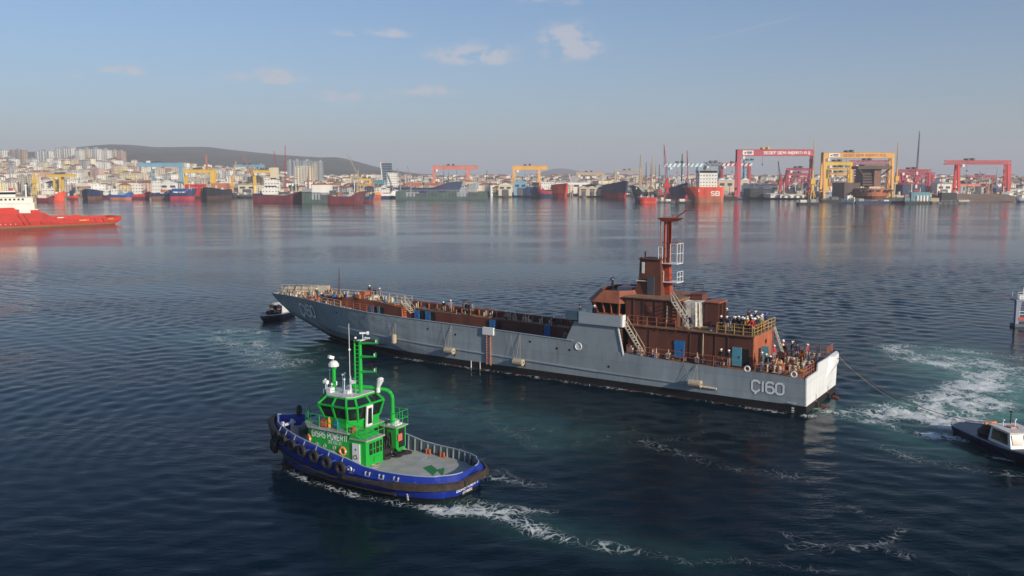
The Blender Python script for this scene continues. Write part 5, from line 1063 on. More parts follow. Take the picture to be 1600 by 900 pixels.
# radar post
MB().tube((13.1, -.3, 5.8), (13.1, -.3, 7.6), .15, 8).tube((12.9, -.3, 7.6), (13.3, -.3, 7.6), .12, 6).build('radar_post', green, tug)
MB().tube((13.1, -.3, 7.7), (13.1, -.3, 7.9), .42, 12).sphere((13.1, -.3, 7.9), .36, 12, .7, half=True).bar((13.3, -.5, 8.3), (13.4, -.1, 8.45), .25).build('radar_dome', whitep, tug)
for x, y, z0, z1 in ((13.7, -.5, 5.8, 7.3), (13.8, -.1, 5.7, 6.6), (12.3, -.4, 5.8, 7.1), (11.7, .1, 5.8, 6.9), (11.9, -1.3, 5.8, 6.7), (12.6, .5, 5.8, 6.5), (12.8, -1.2, 5.8, 7.0)):
    MB().tube((x, y, z0), (x, y, z1), .03, 5).sphere((x, y, z1), .09, 8).build('antenna', whitep, tug)
for x, y, z in ((13.4, .2, 6.5), (13.5, -.9, 6.2)): MB().tube((x, y, 5.8), (x, y, z - .1), .05, 6).tube((x - .1, y, z), (x + .25, y, z), .17, 10).build('searchlight', whitep, tug)
for x, y, h_ in ((12.6, .2, .35), (11.2, -.2, .25), (12.1, -1.5, .25)): MB().box(x, x + .4, y, y + .5, 5.85, 5.85 + h_).build('roof_box', whitep, tug)
MB().tube((9.9, -1.7, 5.75), (9.9, -1.7, 6.1), .16, 8).tube((9.9, -1.7, 6.1), (9.7, -1.75, 6.75), .12, 8, .28).sphere((9.68, -1.75, 6.8), .24, 10, .6, half=True).build('fire_monitor', whitep, tug)
def rl(pts, h=1.0, st=.9, m=green): return railing(pts, h, st, m, 2, .03)
rl([(10.0, 1.85, 3.38), (13.6, 1.85, 3.38), (14.9, 1.0, 3.38), (15.4, .0, 3.38), (15.3, -1.2, 3.38), (14.2, -2.6, 3.38)])
rl([(8.3, 1.75, 3.05), (10.0, 1.8, 3.2)], .9); rl([(8.2, 1.75, 3.05), (8.2, -.25, 3.05)], .95, .7); rl([(8.2, -1.8, 3.18), (8.2, -3.15, 3.18), (9.8, -3.15, 3.18)], 1.15, .65)
railing([(11.0, 1.0, 5.84), (13.0, 1.0, 5.84)], .35, .6, greyl, 1, .02)
MB().box(12.4, 12.9, .9, 1.5, 3.4, 3.9).build('orange_bag', mat('orange_red_cover', (.6, .09, .03), .7, var=.3, scale=8), tug); MB().tube((12.2, 1.3, 3.4), (12.2, 1.3, 4.2), .13, 8, .06).build('orange_cone', mat('bright_orange', (.8, .24, .05), .6), tug)
MB().box(11.3, 11.7, 1.0, 1.35, 3.4, 3.95).build('blue_box', blue_d, tug)
MB().box(9.7, 9.95, 1.1, 1.6, 3.1, 3.75).build('grey_crate', primer_l, tug)
# foredeck gear
MB().tube((16.4, -.5, 2.3), (16.4, .5, 2.3), .35, 12).box(16.0, 16.8, -.7, -.5, 1.8, 2.7).box(16.0, 16.8, .5, .7, 1.8, 2.7).build('fore_winch', steel, tug)
MB().tube((17.9, .5, 1.8), (17.9, .5, 2.8), .14, 8).tube((17.9, -.5, 1.8), (17.9, -.5, 2.8), .14, 8).tube((17.9, -.8, 2.5), (17.9, .8, 2.5), .12, 8).build('tow_bitt', whitep, tug)
MB().sphere((17.5, 1.25, 2.2), .28, 10, 1.4).build('white_buoy', whitep, tug)
# lifebuoys hang on the wall
for x, z, lb in ((14.0, 2.35, 'orange lifebuoy on the green wall nearer the bow'), (10.45, 1.95, 'orange lifebuoy on the green wall beside the white door')):
    t = thing('lifebuoy', lb, 'lifebuoy', MT @ Vector((x, 1.84 if x < 13 else 1.66, z)), TUG_RZ + (0 if x < 13 else -.5), 'lifebuoys on the tug wall'); MB().torus((0, 0, 0), (0, 1, 0), .27, .085, 16, 6).build('ring', mat('bright_orange', (.8, .24, .05), .6), t)
    for a_ in (.8, 2.4, 3.9, 5.5): MB().torus((0, 0, 0), (0, 1, 0), .27, .092, 3, 6, a0=a_, a1=a_ + .22).build('band', whitep, t)
for x in (13.1, 12.3, 11.35): MB().torus((x, 1.77, 2.05), (0, 1, 0), .13, .035).tube((x, 1.7, 2.05), (x, 1.765, 2.05), .11, 10).build('porthole', greyl, tug)
# lettering
wl_f = lambda x0, z0: (lambda u, v, l: Vector((x0 - u, 1.757 + l, z0 + v)))
mb, w_ = lettering('GISAS', wl_f(13.55, 2.66), .46, 1.25, 1.5, .74); w1_ = w_
mb, w_ = lettering('POWER', wl_f(13.55 - w1_ - .25, 2.66), .46, 1.25, 1.5, .74, mb=mb); w2_ = w_
mb, w_ = lettering('I', wl_f(13.55 - w1_ - w2_ - .42, 2.66), .46, 1.25, 1.0, .8, mb=mb); mb, w_ = lettering('I', wl_f(13.55 - w1_ - w2_ - .58, 2.66), .46, 1.25, 1.0, .8, mb=mb)
mb.build('name_lettering', mat('white_lettering', (.75, .77, .76), .5, var=.03), tug)
mb, w_ = lettering('ZEETUG 30', wl_f(11.95, 2.34), .2, 1.2, 1.5, .85); mb.build('type_lettering', mat('white_lettering', (.7, .72, .7)), tug)
def stern_f(y0, z0):
    def f(u, v, l):
        z = z0 + v; y = y0 - u; zk = 1.25; x = .15 + .35 * (1 - z / zk); lim = tb(.15, z)
        if abs(y) > lim:
            q = .15
            while tb(q, z) < abs(y) and q < 3: q += .02
            x = q + .35 * (1 - z / zk) * max(0, 1 - (q - .15))
        return Vector((x - l - .01, y, z))
    return f
mb, w_ = lettering('GISAS POWER II', stern_f(1.55, .50), .26, 1.15, 1.2, 1.0); mb2, w_ = lettering('ISTANBUL', stern_f(.8, .16), .2, 1.15, 1.2, 1.0, mb=mb); mb2.build('name_lettering', mat('white_lettering', (.7, .72, .7)), tug)
gd = mat('dark_green_deck_paint', (.02, .17, .04), .6, var=.1)
MB().add([(4.75, -.4, 1.012), (4.6, -1.25, 1.012), (3.45, -.5, 1.012), (3.05, .7, 1.012)], [(0, 1, 2, 3)]).add([(3.62, -.5, 1.015), (3.4, -1.25, 1.015), (2.3, .5, 1.015)], [(0, 1, 2)]).build('deck_emblem', gd, tug)
mb, w_ = lettering('ZEETUG', lambda u, v, l: Vector((1.45 + v, .9 - u, 1.008 + l)), .42, .9, 1.2, 1.0); mb.build('deck_lettering', mat('faded_green_paint', (.12, .22, .14), .7), tug)
MB().box(6.0, 6.7, -2.6, -1.9, 1.01, 1.03).build('deck_hatch', mat('light_grey_paint', (.30, .36, .40)), tug)
for x, y in ((1.3, -2.4), (2.0, -2.9), (5.0, -3.2), (6.4, -3.3)): MB().tube((x - .15, y, 1.0), (x - .15, y, 1.4), .09, 8).tube((x + .15, y, 1.0), (x + .15, y, 1.4), .09, 8).box(x - .3, x + .3, y - .12, y + .12, 1.0, 1.06).build('bitts', black if x < 3 else primer_l, tug)
# ================================================================== SMALL BOATS
def boat_hull(name_mats, L, B, H, parent, sheer=.3, n=14, stern_round=False, wl=.0, names=('hull', 'deck')):
    """hull along +x from stern 0 to bow L; returns the deck outline"""
    mb = MB(); rg = []; out = []
    for i in range(n + 1):
        t = i / n; x = L * t; bd = B / 2 * (1 - max(0, (t - .55) / .45) ** 2.2); 
        if stern_round and t < .12: bd *= math.sqrt(max(0, 1 - ((.12 - t) / .12) ** 2)) * .8 + .2
        bd = max(bd, .03); z = H + sheer * t * t; bw = bd * (.82 if t < .6 else .82 - .5 * (t - .6) / .4); xw = x - (0 if t < .7 else (t - .7) / .3 * L * .07)
        rg.append([(xw, bw * .6, -.4), (xw, bw, .0), (x, bd * .96, z * .6), (x, bd, z)] + [(x, -bd, z), (x, -bd * .96, z * .6), (xw, -bw, .0), (xw, -bw * .6, -.4)]); out.append((x, bd, z))
    mb.loft(rg, closed=False); mb.build(names[0], name_mats[0], parent)
    vs = []
    for x, b_, z in out: vs += [(x, b_ - .04, z - .12), (x, -b_ + .04, z - .12)]
    MB().add(vs, [(2 * i, 2 * i + 1, 2 * i + 3, 2 * i + 2) for i in range(n)]).build(names[1], name_mats[1], parent)
    mb = MB(); mb.path([(x, b_, z) for x, b_, z in out], .07, 6).path([(x, -b_, z) for x, b_, z in out], .07, 6); mb.build('rubbing_rail', name_mats[2], parent)
    return out
navy = mat('navy_hull_paint', (.008, .012, .035), .35, var=.1); wgel = mat('white_gelcoat', (.66, .67, .67), .35, var=.05)
# mooring boat pulling the stern line: stern to the left, bow out of frame
bo = on(1480, 661, .7); bh = math.atan2(67.0 - 77.6, 40.6 - 39.7); 
mb_t = thing('mooring_boat', 'navy and white workboat with glazed cabin towing at the right edge', 'boat', (bo.x + 1.35, bo.y + .2, 0), bh)
bdk = mat('grey_nonslip_deck', (.24, .22, .23), .8, var=.1)
boat_hull((navy, bdk, mat('grey_rub_rail', (.16, .19, .25), .5)), 12.2, 3.1, .75, mb_t, .35, 16, True)
MB().box(1.9, 3.6, -.75, .75, .68, .74).build('hatch', wgel, mb_t)
MB().sphere((4.2, .1, 1.05), .95, 12, .8, half=False).torus((4.2, .1, 1.0), (0, 0, 1), .85, .28, 16, 8).build('rubber_bow_pad', black, mb_t)
MB().bar((4.15, -.55, 1.78), (4.15, .45, 1.86), .16).bar((3.85, -.1, 1.8), (4.45, -.1, 1.84), .12).build('tow_hook', mat('bright_orange', (.8, .24, .05)), mb_t)
cab0 = [(5.6, -1.15, .7), (8.6, -1.15, .8), (8.6, 1.15, .8), (5.6, 1.15, .7)]; cab1 = [(5.8, -1.05, 2.05), (8.1, -1.0, 2.1), (8.1, 1.0, 2.1), (5.8, 1.05, 2.05)]
MB().frustum(cab0, cab1).build('cabin', wgel, mb_t)
for s in (1, -1): MB().frustum([(6.0, s * 1.13, 1.1), (8.1, s * 1.12, 1.12), (8.1, s * 1.16, 1.12), (6.0, s * 1.17, 1.1)], [(6.05, s * 1.06, 1.92), (7.85, s * 1.04, 1.95), (7.85, s * 1.09, 1.95), (6.05, s * 1.11, 1.92)]).build('side_window', glass, mb_t)
for y0_, y1_ in ((-.95, -.06), (.06, .95)): MB().frustum([(8.48, y0_, 1.15), (8.52, y0_, 1.15), (8.52, y1_, 1.15), (8.48, y1_, 1.15)], [(8.17, y0_, 1.93), (8.24, y0_, 1.93), (8.24, y1_, 1.93), (8.17, y1_, 1.93)]).build('windscreen', glass, mb_t)
MB().box(5.55, 8.4, -1.2, 1.2, 2.08, 2.18).build('cabin_roof', mat('chalky_white', (.62, .58, .54), .6, var=.2, scale=3), mb_t)
for x, y, h_ in ((5.75, .6, 1.0), (6.3, -.4, .5), (6.9, .2, .7), (7.7, .7, .35)): MB().tube((x, y, 2.18), (x, y, 2.18 + h_), .045, 6).tube((x - .15, y, 2.18 + h_), (x + .15, y, 2.18 + h_), .06, 6).build('aerial', whitep if h_ < .9 else black, mb_t)
MB().box(6.6, 7.2, -.3, .3, 2.18, 2.3).build('roof_raft', mat('faded_salmon', (.5, .28, .22), .7), mb_t)
# slack towing line from the ship's stern down to the boat
a_ = sw(-.2, -10.2, 3.9); MBM = Matrix.Translation(mb_t.location) @ Matrix.Rotation(bh, 4, 'Z'); b2 = MBM @ Vector((3.9, 0, 1.7))
for nm, off, sag, lb, m in (('tow_rope', 0, 1.3, 'brown tow rope from the ship stern to the workboat', mat('brown_rope', (.16, .11, .07), .9)), ('tow_rope', .6, 1.9, 'thin pale second rope trailing from the ship stern', rope_m)):
    pts = [a_.lerp(b2, t / 20) + Vector((off * .6, off * t / 20, -4 * sag * (t / 20) * (1 - t / 20))) for t in range(21)]
    o = MB().path([tuple(p) for p in pts], .032 if off == 0 else .018, 5).build(nm, m); tag(o, lb, 'rope')
# launch at the bow of the ship
p0 = on(414, 492, .9); p1 = on(456, 480, .9); hd = math.atan2(p0.y - p1.y, p0.x - p1.x)
lt = thing('launch', 'small dark launch crowded with gear close under the bow of the grey ship', 'boat', (p1.x, p1.y, 0), hd)
lt.scale = (1.02, 1.02, 1.02); lt.location += Vector((-.2, -2.2, 0))
boat_hull((navy, mat('launch_deck', (.16, .20, .24), .7), mat('pale_rub_rail', (.35, .36, .38), .5)), 8.2, 3.0, .75, lt, .25, 14)
MB().frustum([(1.2, -1.0, .7), (3.4, -1.0, .7), (3.4, 1.0, .7), (1.2, 1.0, .7)], [(1.4, -.8, 2.1), (3.0, -.8, 2.1), (3.0, .8, 2.1), (1.4, .8, 2.1)]).build('cabin', wgel, lt)
MB().frustum([(3.42, -.9, .85), (3.46, -.9, .85), (3.46, .9, .85), (3.42, .9, .85)], [(3.08, -.75, 1.95), (3.14, -.75, 1.95), (3.14, .75, 1.95), (3.08, .75, 1.95)]).build('windscreen', glass, lt)
MB().box(1.3, 3.1, -.85, .85, 2.1, 2.2).build('cabin_roof', wgel, lt); MB().box(.1, .9, -1.2, 1.2, .7, 1.25).build('stern_bench', greyl, lt)
MB().torus((4.6, 0, 1.0), (0, 0, 1), .8, .3, 14, 6).sphere((4.6, 0, 1.0), .7, 10, .7).build('rubber_pad', black, lt)
MB().tube((2.2, 0, 2.2), (2.2, 0, 3.1), .04, 5).build('aerial', whitep, lt)
ML = Matrix.Translation(lt.location) @ Matrix.Rotation(hd, 4, 'Z') @ Matrix.Scale(1.02, 4)
for k, (x, y, ps, tp) in enumerate(((3.9, -.7, 'stand', 'dark'), (3.8, .55, 'stand', 'navy'), (5.6, .3, 'crouch', 'dark'), (.5, -.3, 'lean', 'dark'))):
    person(ML @ Vector((x, y, .68 if ps != 'lean' else 1.2)), hd + k, ps, tp, 'dark', 'white' if k == 1 else 'hair', ['boatman in black on the near side of the launch cabin', 'boatman in navy with white helmet on the launch', 'boatman crouching on the launch foredeck', 'boatman leaning at the launch stern'][k])
# corner of a steel work platform at the right edge
pp = on(1586, 511, 0); pf = thing('work_platform', 'steel work platform with white railings and red kick plate at the right edge', 'platform', (pp.x, pp.y, 0), R(4))
pg = mat('blue_grey_steel_paint', (.2, .23, .3), .5, var=.15, rust=.2); PAR = [pf]
MB().box(0, 9, 0, 1.3, -.8, .45).build('pontoon', mat('dark_blue_grey', (.07, .09, .13), .6), pf)
for x, y in ((0, 0), (8.4, 0)): MB().frustum([(x, y, .45), (x + .5, y, .45), (x + .5, y + .5, .45), (x, y + .5, .45)], [(x, y, 3.9), (x + .8, y, 3.9), (x + .8, y + .5, 3.9), (x, y + .5, 3.9)]).build('leg', pg, pf)
MB().box(-.15, 9.2, -.15, 1.4, 3.9, 4.15).build('upper_deck', pg, pf); MB().box(.4, 9, .05, 1.3, .9, 1.0).build('lower_deck', pg, pf)
MB().box(.45, 9, -.05, .03, 1.0, 1.45).build('kick_plate', mat('red_kick_plate', (.5, .05, .04), .6), pf)
railing([(.1, 0, 4.15), (9, 0, 4.15)], 1.1, 1.1, whitep, 3, .04); railing([(.1, 0, 4.15), (.1, 1.3, 4.15)], 1.1, 1.1, whitep, 3, .04); railing([(.5, .0, 1.45), (9, .0, 1.45)], .9, 1.1, whitep, 2, .04)
MB().tube((1.3, .5, 4.15), (1.3, .5, 5.9), .12, 6).box(.6, 1.2, .3, .9, 4.15, 4.8).build('davit', whitep, pf)

# ================================================================== RED SUPPLY SHIP (left)
class MBR(MB):
    def build(s, *a, **k): s.v = [(x, -y, z) for x, y, z in s.v]; return MB.build(s, *a, **k)
redp = mat_hull('red_ship_paint', (.52, .04, .028), (.33, .12, .06), (.22, .10, .05), .9, .3, streak=.10, rust=.3)
redt = mat('red_topside_paint', (.58, .04, .025), .5, var=.1, rust=.1); wsp = mat('cream_white_ship_paint', (.74, .71, .64), .5, var=.06, scale=.3, rust=.08, rustcol=(.4, .25, .15))
q0 = on(181, 350, 0); q1 = on(0, 358, 0); rh = math.atan2(q1.y - q0.y, q1.x - q0.x); 
rs = thing('supply_ship', 'bright red offshore supply ship with long low aft deck and white accommodation at left', 'ship', (q0.x, q0.y, 0), rh)
# local x runs from the stern (right) toward the bow (left, out of frame), near side is -y ... hull 72 m
HB = 7.5; mb = MBR(); rg = []
for x, zt in ((-3.6, 3.9), (-3, 3.9), (0, 3.75), (6, 3.6), (12, 3.5), (28, 3.5), (30, 3.6), (35.0, 6.5), (36, 6.6), (60, 7.0), (75, 8.5), (82, 9.5)):
    zb = -1 if x > 2 else -1 + (2 - x) * .5; k = 1 if x < 60 else 1 - ((x - 60) / 23) ** 2
    k2 = k * (1 if x > 8 else .9 + .1 * (x + 4) / 12)
    rg.append([(x, HB - HB * k2, zt), (x, HB - HB * k2, max(zb, zt * .4)), (x, HB - (HB - .6) * k2, zb), (x, HB + (HB - .6) * k2, zb), (x, HB + HB * k2, max(zb, zt * .4)), (x, HB + HB * k2, zt)])
mb.loft(rg, closed=False); mb.build('hull', redp, rs)
MBR().box(-2.8, 34, .8, 2 * HB - .8, 2.6, 2.75).build('aft_deck', mat('worn_brown_deck', (.2, .11, .08), .8), rs)
MBR().box(34.5, 76, .5, 2 * HB - .5, 6.3, 6.45).build('fore_deck', redt, rs)
for y in (.3, 14.2): MBR().box(10, 26, y, y + .5, 3.5, 4.5).build('cargo_rail', redt, rs)
MBR().box(24, 29, .3, 1.2, 3.9, 4.3).build('white_cover', wsp, rs)
mb = MBR()
for k in range(9): mb.box(3 + k * 3.1, 3.3 + k * 3.1, -.02, .3, 2.0, 3.5)
mb.build('hull_stiffeners', redt, rs, kind='stuff')
MBR().box(1, 4, -.08, .0, 2.5, 2.8).box(14, 18.5, -.08, 0, 2.3, 2.75).build('yellow_marking', mat('yellow_marking', (.75, .45, .06), .6), rs)
for x in (6, 10, 14, 36.5): MBR().bar((x + 1.3, -.06, 3.2), (x, -.06, 1.4), .35, .12).build('hull_fender', mat('dark_red_rubber', (.12, .03, .03), .7), rs)
for x in (42.0, 44.5): MBR().bar((x, -.08, 1.3), (x + 3.0, -.08, 6.2), .35, .12).build('slanting_stripe', black, rs)
MBR().frustum([(36.5, .0, 6.5), (41, .0, 6.5), (41, 15, 6.5), (36.5, 15, 6.5)], [(37.5, .0, 8.0), (41, .0, 8.0), (41, 15, 8.0), (37.5, 15, 8.0)]).build('raised_bulwark', redt, rs)
MBR().frustum([(46, -.01, 6.6), (60, -.01, 6.6), (60, 1.6, 6.6), (46, 1.6, 6.6)], [(49, -.01, 9.3), (60, -.01, 9.3), (60, 1.6, 9.3), (49, 1.6, 9.3)]).build('side_casing', redt, rs)
MBR().box(37.5, 46, 1.0, 14, 6.5, 8.4).build('deckhouse_lower', wsp, rs)
MBR().box(38.5, 68, 2.0, 13.5, 8.4, 11.2).build('deckhouse_middle', wsp, rs); MBR().box(38, 69, 1.7, 13.8, 11.2, 11.35).build('deck_edge', wsp, rs)
MBR().box(38.9, 68, 2.4, 13, 11.35, 13.9).build('deckhouse_upper', wsp, rs); MBR().box(38.2, 69, 1.9, 13.5, 13.9, 14.05).build('deck_edge', wsp, rs)
MBR().box(46, 62, 3.5, 12, 14.05, 16.8).build('bridge', wsp, rs); MBR().box(45.9, 62.1, 3.4, 12.1, 15.2, 16.2).build('bridge_windows', glass, rs)
for k in range(9): MBR().box(43 + k * 1.9, 43.9 + k * 1.9, 2.33, 2.4, 12.5, 13.3).build('window', glass, rs)
for k in range(6): MBR().tube((48.5 + k * 2.2, -.03, 1.9), (48.5 + k * 2.2, .05, 1.9), .22, 8).build('porthole', whitep, rs)
for x, r, z in ((40, .7, 14), (56, .5, 17)): MBR().tube((x, 6, z), (x, 6, z + 5), r * .5, 8).sphere((x, 6, z + 5), r, 8).build('mast', wsp, rs)
MBR().tube((44, 11, 8), (44, 11, 18), .8, 10).build('exhaust_stack', redt, rs)
# ================================================================== FAR SHORE
fcol = {'red': (.55, .03, .03), 'orange_red': (.72, .07, .03), 'maroon': (.13, .022, .03), 'navy': (.012, .03, .10), 'royal': (.01, .07, .28), 'black': (.015, .016, .02), 'white': (.78, .76, .70), 'cream': (.68, .60, .42), 'yellow': (.72, .47, .07), 'orange': (.74, .40, .11),
        'sky': (.17, .36, .50), 'grey': (.30, .33, .36), 'darkgrey': (.09, .10, .12), 'green': (.08, .13, .11), 'brown': (.22, .10, .06), 'rust': (.42, .14, .07), 'pink': (.52, .07, .11), 'sand': (.55, .46, .34), 'crimson': (.40, .035, .06), 'glass': (.03, .05, .08), 'dkbrown': (.10, .06, .05), 'coral': (.62, .20, .15), 'tile': (.38, .13, .07), 'tan': (.45, .34, .22), 'teal': (.10, .25, .30), 'salmon': (.55, .36, .30)}
def F(k, rust=.0): return mat('far_' + k + ('_worn' if rust else ''), fcol[k], .6, var=.26 if rust else .14, scale=.16 if rust else .08, rust=rust * 1.5, streak=True, rustcol=tuple(v * .35 + .03 for v in fcol[k]))
def scale_at(py): d = on(800, py, 0).y; return d, d / FPX
def far_ship(label, name, px0, px1, pyw, hpx, hull, boot, bow=1, aspect=.18, supers=(), masts=(), hatches=0, cranes=(), foc=True, cat='ship', head=0.0, rust=True):
    """hull from px0 to px1 standing on the water line pyw; hpx = freeboard in photo pixels; bow 1 = right, -1 = left, 0 = bow-on"""
    D, s = scale_at(pyw); 
    if bow == 0:
        B = (px1 - px0) * s; L = B * 4.2; rz = -math.pi / 2 + head; o = on((px0 + px1) / 2, pyw, 0); base = Vector((o.x, o.y + L, 0)) - Vector((math.sin(head), 0, 0)) * L
    else:
        L = (px1 - px0) * s / max(math.cos(head), .2); B = max(L * aspect, 4); rz = (0 if bow == 1 else math.pi) + head; o = on(px0 if bow == 1 else px1, pyw, 0); base = Vector((o.x, o.y + B * .5, 0))
    t = thing(name, label, cat, base, rz); H = hpx * s
    mb = MB(); mb2 = MB(); rg = []; rb = []
    N_ = 12
    for i in range(N_ + 1):
        u = i / N_; x = L * u; k = 1 - max(0, (u - .72) / .28) ** 2 if u > .72 else (1 if u > .08 else .82 + .18 * u / .08); k = max(k, .03); z = H * ((.74 + .50 * smooth((u - .62) / .3) + .12 * smooth((.12 - u) / .12)) if foc and bow else 1.0 + (.3 * max(0, (u - .7) / .3) if foc else 0)); fl = x + (H * .35 * max(0, (u - .8) / .2))
        hz = H * .38; b_ = B / 2 * k; bw = b_ * (1 if u < .7 else 1 - .35 * (u - .7) / .3); xw = min(x, L * .97)
        rg.append([(x, b_ * .99, hz), (fl, b_, z), (fl, -b_, z), (x, -b_ * .99, hz)]); rb.append([(xw, bw * .93, -1), (x, b_ * .98, hz), (x, -b_ * .98, hz), (xw, -bw * .93, -1)])
    mb.loft(rg, closed=True).build('hull', F(hull, .3), t); mb2.loft(rb).build('boot_topping', F(boot, .3), t)
    for (u0, u1, z0, z1, c, win) in supers:
        x0_, x1_ = L * u0, L * u1; Hs = H + 0; za = H * .95 + z0 * s; zb = H * 1.0 + z1 * s; w_ = B * .40; MB().box(x0_, x1_, -w_, w_, za - .6, zb).build('superstructure', F(c), t)
        if win:
            fl_ = max(1, int((zb - za) / 3.0))
            for k in range(fl_):
                zc = za + (k + .6) * (zb - za) / fl_; mb = MB(); n_ = max(2, int((x1_ - x0_) / 2.6))
                for q in range(n_):
                    xx = x0_ + (q + .5) * (x1_ - x0_) / n_
                    for sg in (-1, 1): mb.box(xx - .5, xx + .5, min(sg * w_, sg * (w_ + .06)), max(sg * w_, sg * (w_ + .06)), zc - .4, zc + .5)
                for q in range(4):
                    yy_ = -w_ + (q + .5) * w_ / 2; mb.box(x1_, x1_ + .06, yy_ - .5, yy_ + .5, zc - .4, zc + .5)
                mb.build('window_row', F('glass'), t, kind='stuff')
    for k in range(hatches):
        u = .28 + .5 * k / max(hatches, 1); MB().box(L * u, L * (u + .38 / hatches), -B * .3, B * .3, H - .5, H + 1.6).build('hatch_cover', F(('rust', 'darkgrey', 'sand')[k % 3]), t)
    for (u, hp, c) in masts:
        mb = MB().tube((L * u, 0, H), (L * u, 0, H + hp * s), .45, 6, .25).bar((L * u, -2.2, H + hp * s * .75), (L * u, 2.2, H + hp * s * .75), .3).tube((L * u, 0, H + hp * s), (L * u, 0, H + hp * s * 1.15), .12, 4); mb.build('mast', F(c), t)
    for (u, hp, jx, jz, c) in cranes:
        MB().tube((L * u, 0, H - .5), (L * u, 0, H + hp * s), .9, 8).bar((L * u, 0, H + hp * s * .9), (L * u + jx * s, 0, H + (hp + jz) * s), .8, .8).build('deck_crane', F(c), t)
    if bow or not masts:                                        # pipes, winches, crates and vents along the deck
        rd = random.Random(int(px0 * 7)); mb = MB(); K_ = [F(c) for c in ('white', 'rust', 'darkgrey', 'sand', 'grey', 'yellow')]
        for k in range(int(14 + L * .5)):
            x = L * rd.uniform(.05, .93); y = rd.uniform(-.34, .34) * B; w1 = rd.uniform(.4, 2.2); h1 = rd.uniform(.6, 2.8); mb.k = rd.choice((0, 0, 1, 2, 3, 4, 5))
            if rd.random() < .2: mb.tube((x, y, H - .3), (x, y, H + h1 * 2.4), .22, 5)
            else: mb.box(x, x + w1, y, y + w1 * .8, H - .4, H + h1)
        mb.build('deck_gear', K_, t, kind='stuff')
    mb = MB(); mb.path([(p[1][0], p[1][1], p[1][2] + .9) for p in rg[7:]], .08, 4).path([(p[2][0], p[2][1], p[2][2] + .9) for p in rg[7:]], .08, 4)
    for p in rg[7:]: mb.bar(p[1], (p[1][0], p[1][1], p[1][2] + .9), .08).bar(p[2], (p[2][0], p[2][1], p[2][2] + .9), .08)
    mb.build('bow_rail', F('white'), t)
    return t, L, B, H
FS = far_ship
FS('dark red small ship moored behind the supply ship bow, white house aft', 'small_ship', 57, 82, 316, 8, 'maroon', 'maroon', 1, .3, ((.1, .5, 0, 3, 'white', 0),), ((.3, 9, 'white'),))
FS('orange-red ship with white house left of the small red tugs', 'small_ship', 62, 98, 313.5, 11, 'orange_red', 'orange_red', 1, .3, ((.1, .5, 0, 8, 'white', 1),), ((.2, 16, 'white'), (.8, 8, 'cream')))
FS('little red and blue tug low in the water left of the navy trawler', 'small_tug', 104, 121, 311.5, 6, 'red', 'maroon', 1, .35, ((.3, .6, 0, 8, 'navy', 0),), ((.45, 20, 'crimson'),), cat='tugboat')
FS('navy hulled ship bow-on with brown lower bow at far left', 'cargo_ship', 121, 150, 312, 13, 'navy', 'brown', 0, .3, ((.1, .3, 0, 10, 'white', 1),), ((.8, 8, 'darkgrey'),), head=.25)
FS('blue and maroon coaster with white house left of the royal blue one', 'coaster', 148, 176, 311, 7, 'navy', 'maroon', 1, .25, ((.5, .75, 0, 7, 'white', 1),))
FS('royal blue coaster with white deckhouse and pink waterline', 'coaster', 172, 204, 312, 9, 'royal', 'rust', 1, .3, ((.05, .35, 0, 8, 'white', 1), (.4, .85, 0, 2, 'sky', 0)), ((.6, 12, 'cream'),))
FS('small red ship with white superstructure beside the royal blue coaster', 'small_ship', 204, 232, 311, 9, 'red', 'maroon', 1, .3, ((.1, .6, 0, 14, 'white', 1),), ((.3, 20, 'cream'), (.8, 9, 'white')))
FS('dark hulled ship with pinkish bow left of the navy and red ship', 'small_ship', 236, 266, 311.5, 12, 'navy', 'brown', 1, .3, ((.05, .5, 0, 16, 'white', 1), (.5, .9, 0, 3, 'rust', 0)), ((.2, 22, 'darkgrey'),))
FS('navy ship with red lower bow and blue deck covers', 'cargo_ship', 265, 302, 312, 14, 'navy', 'crimson', 1, .3, ((.1, .9, 0, 3, 'royal', 0),), ((.3, 12, 'white'), (.8, 8, 'white')))
FS('dark brown ship seen bow-on below red containers', 'cargo_ship', 307, 339, 312, 15, 'black', 'dkbrown', 0, .3, ((.1, .3, 0, 10, 'rust', 0),), head=.12)
FS('blackish barge moored right of the bow-on brown ship', 'barge', 346, 372, 309, 7, 'navy', 'black', 1, .3, foc=False, cat='barge')
FS('low dark barge moored left of the navy and red cargo ship', 'barge', 368, 396, 309, 5, 'darkgrey', 'black', -1, .3, ((.3, .6, 0, 3, 'grey', 0),), foc=False, cat='barge')
FS('cargo ship with navy stern, bright red bow and tall white superstructure', 'cargo_ship', 395, 473, 316.5, 14, 'maroon', 'maroon', 1, .16, ((.18, .50, 0, 12, 'white', 1), (.24, .48, 12, 24, 'white', 1), (.36, .5, 24, 40, 'cream', 0), (.0, .2, -6, 0, 'navy', 0)), ((.85, 22, 'white'), (.1, 10, 'grey')), 2)
FS('dark red cargo ship with long low hull and raised bow', 'cargo_ship', 512, 567, 319, 16, 'maroon', 'maroon', 1, .2, ((.05, .2, 0, 5, 'darkgrey', 0),), ((.75, 18, 'white'), (.3, 12, 'white')), 3)
FS('small blue tug beside the dark red cargo ship bow', 'small_tug', 560, 582, 316, 11, 'navy', 'maroon', 1, .35, ((.2, .5, 0, 6, 'grey', 0),), ((.4, 12, 'grey'),), cat='tugboat')
FS('orange lifeboat-shaped pilot boat beside the white yacht', 'pilot_boat', 582, 599, 310, 7, 'orange_red', 'rust', 1, .4, ((.2, .7, 0, 3, 'orange', 0),), cat='boat')
FS('white yacht-like ship with stepped superstructure', 'yacht', 594, 618, 310, 10, 'white', 'navy', 1, .3, ((.0, .6, 0, 6, 'white', 1), (.1, .4, 6, 10, 'white', 1)), ((.3, 16, 'white'),), cat='yacht')
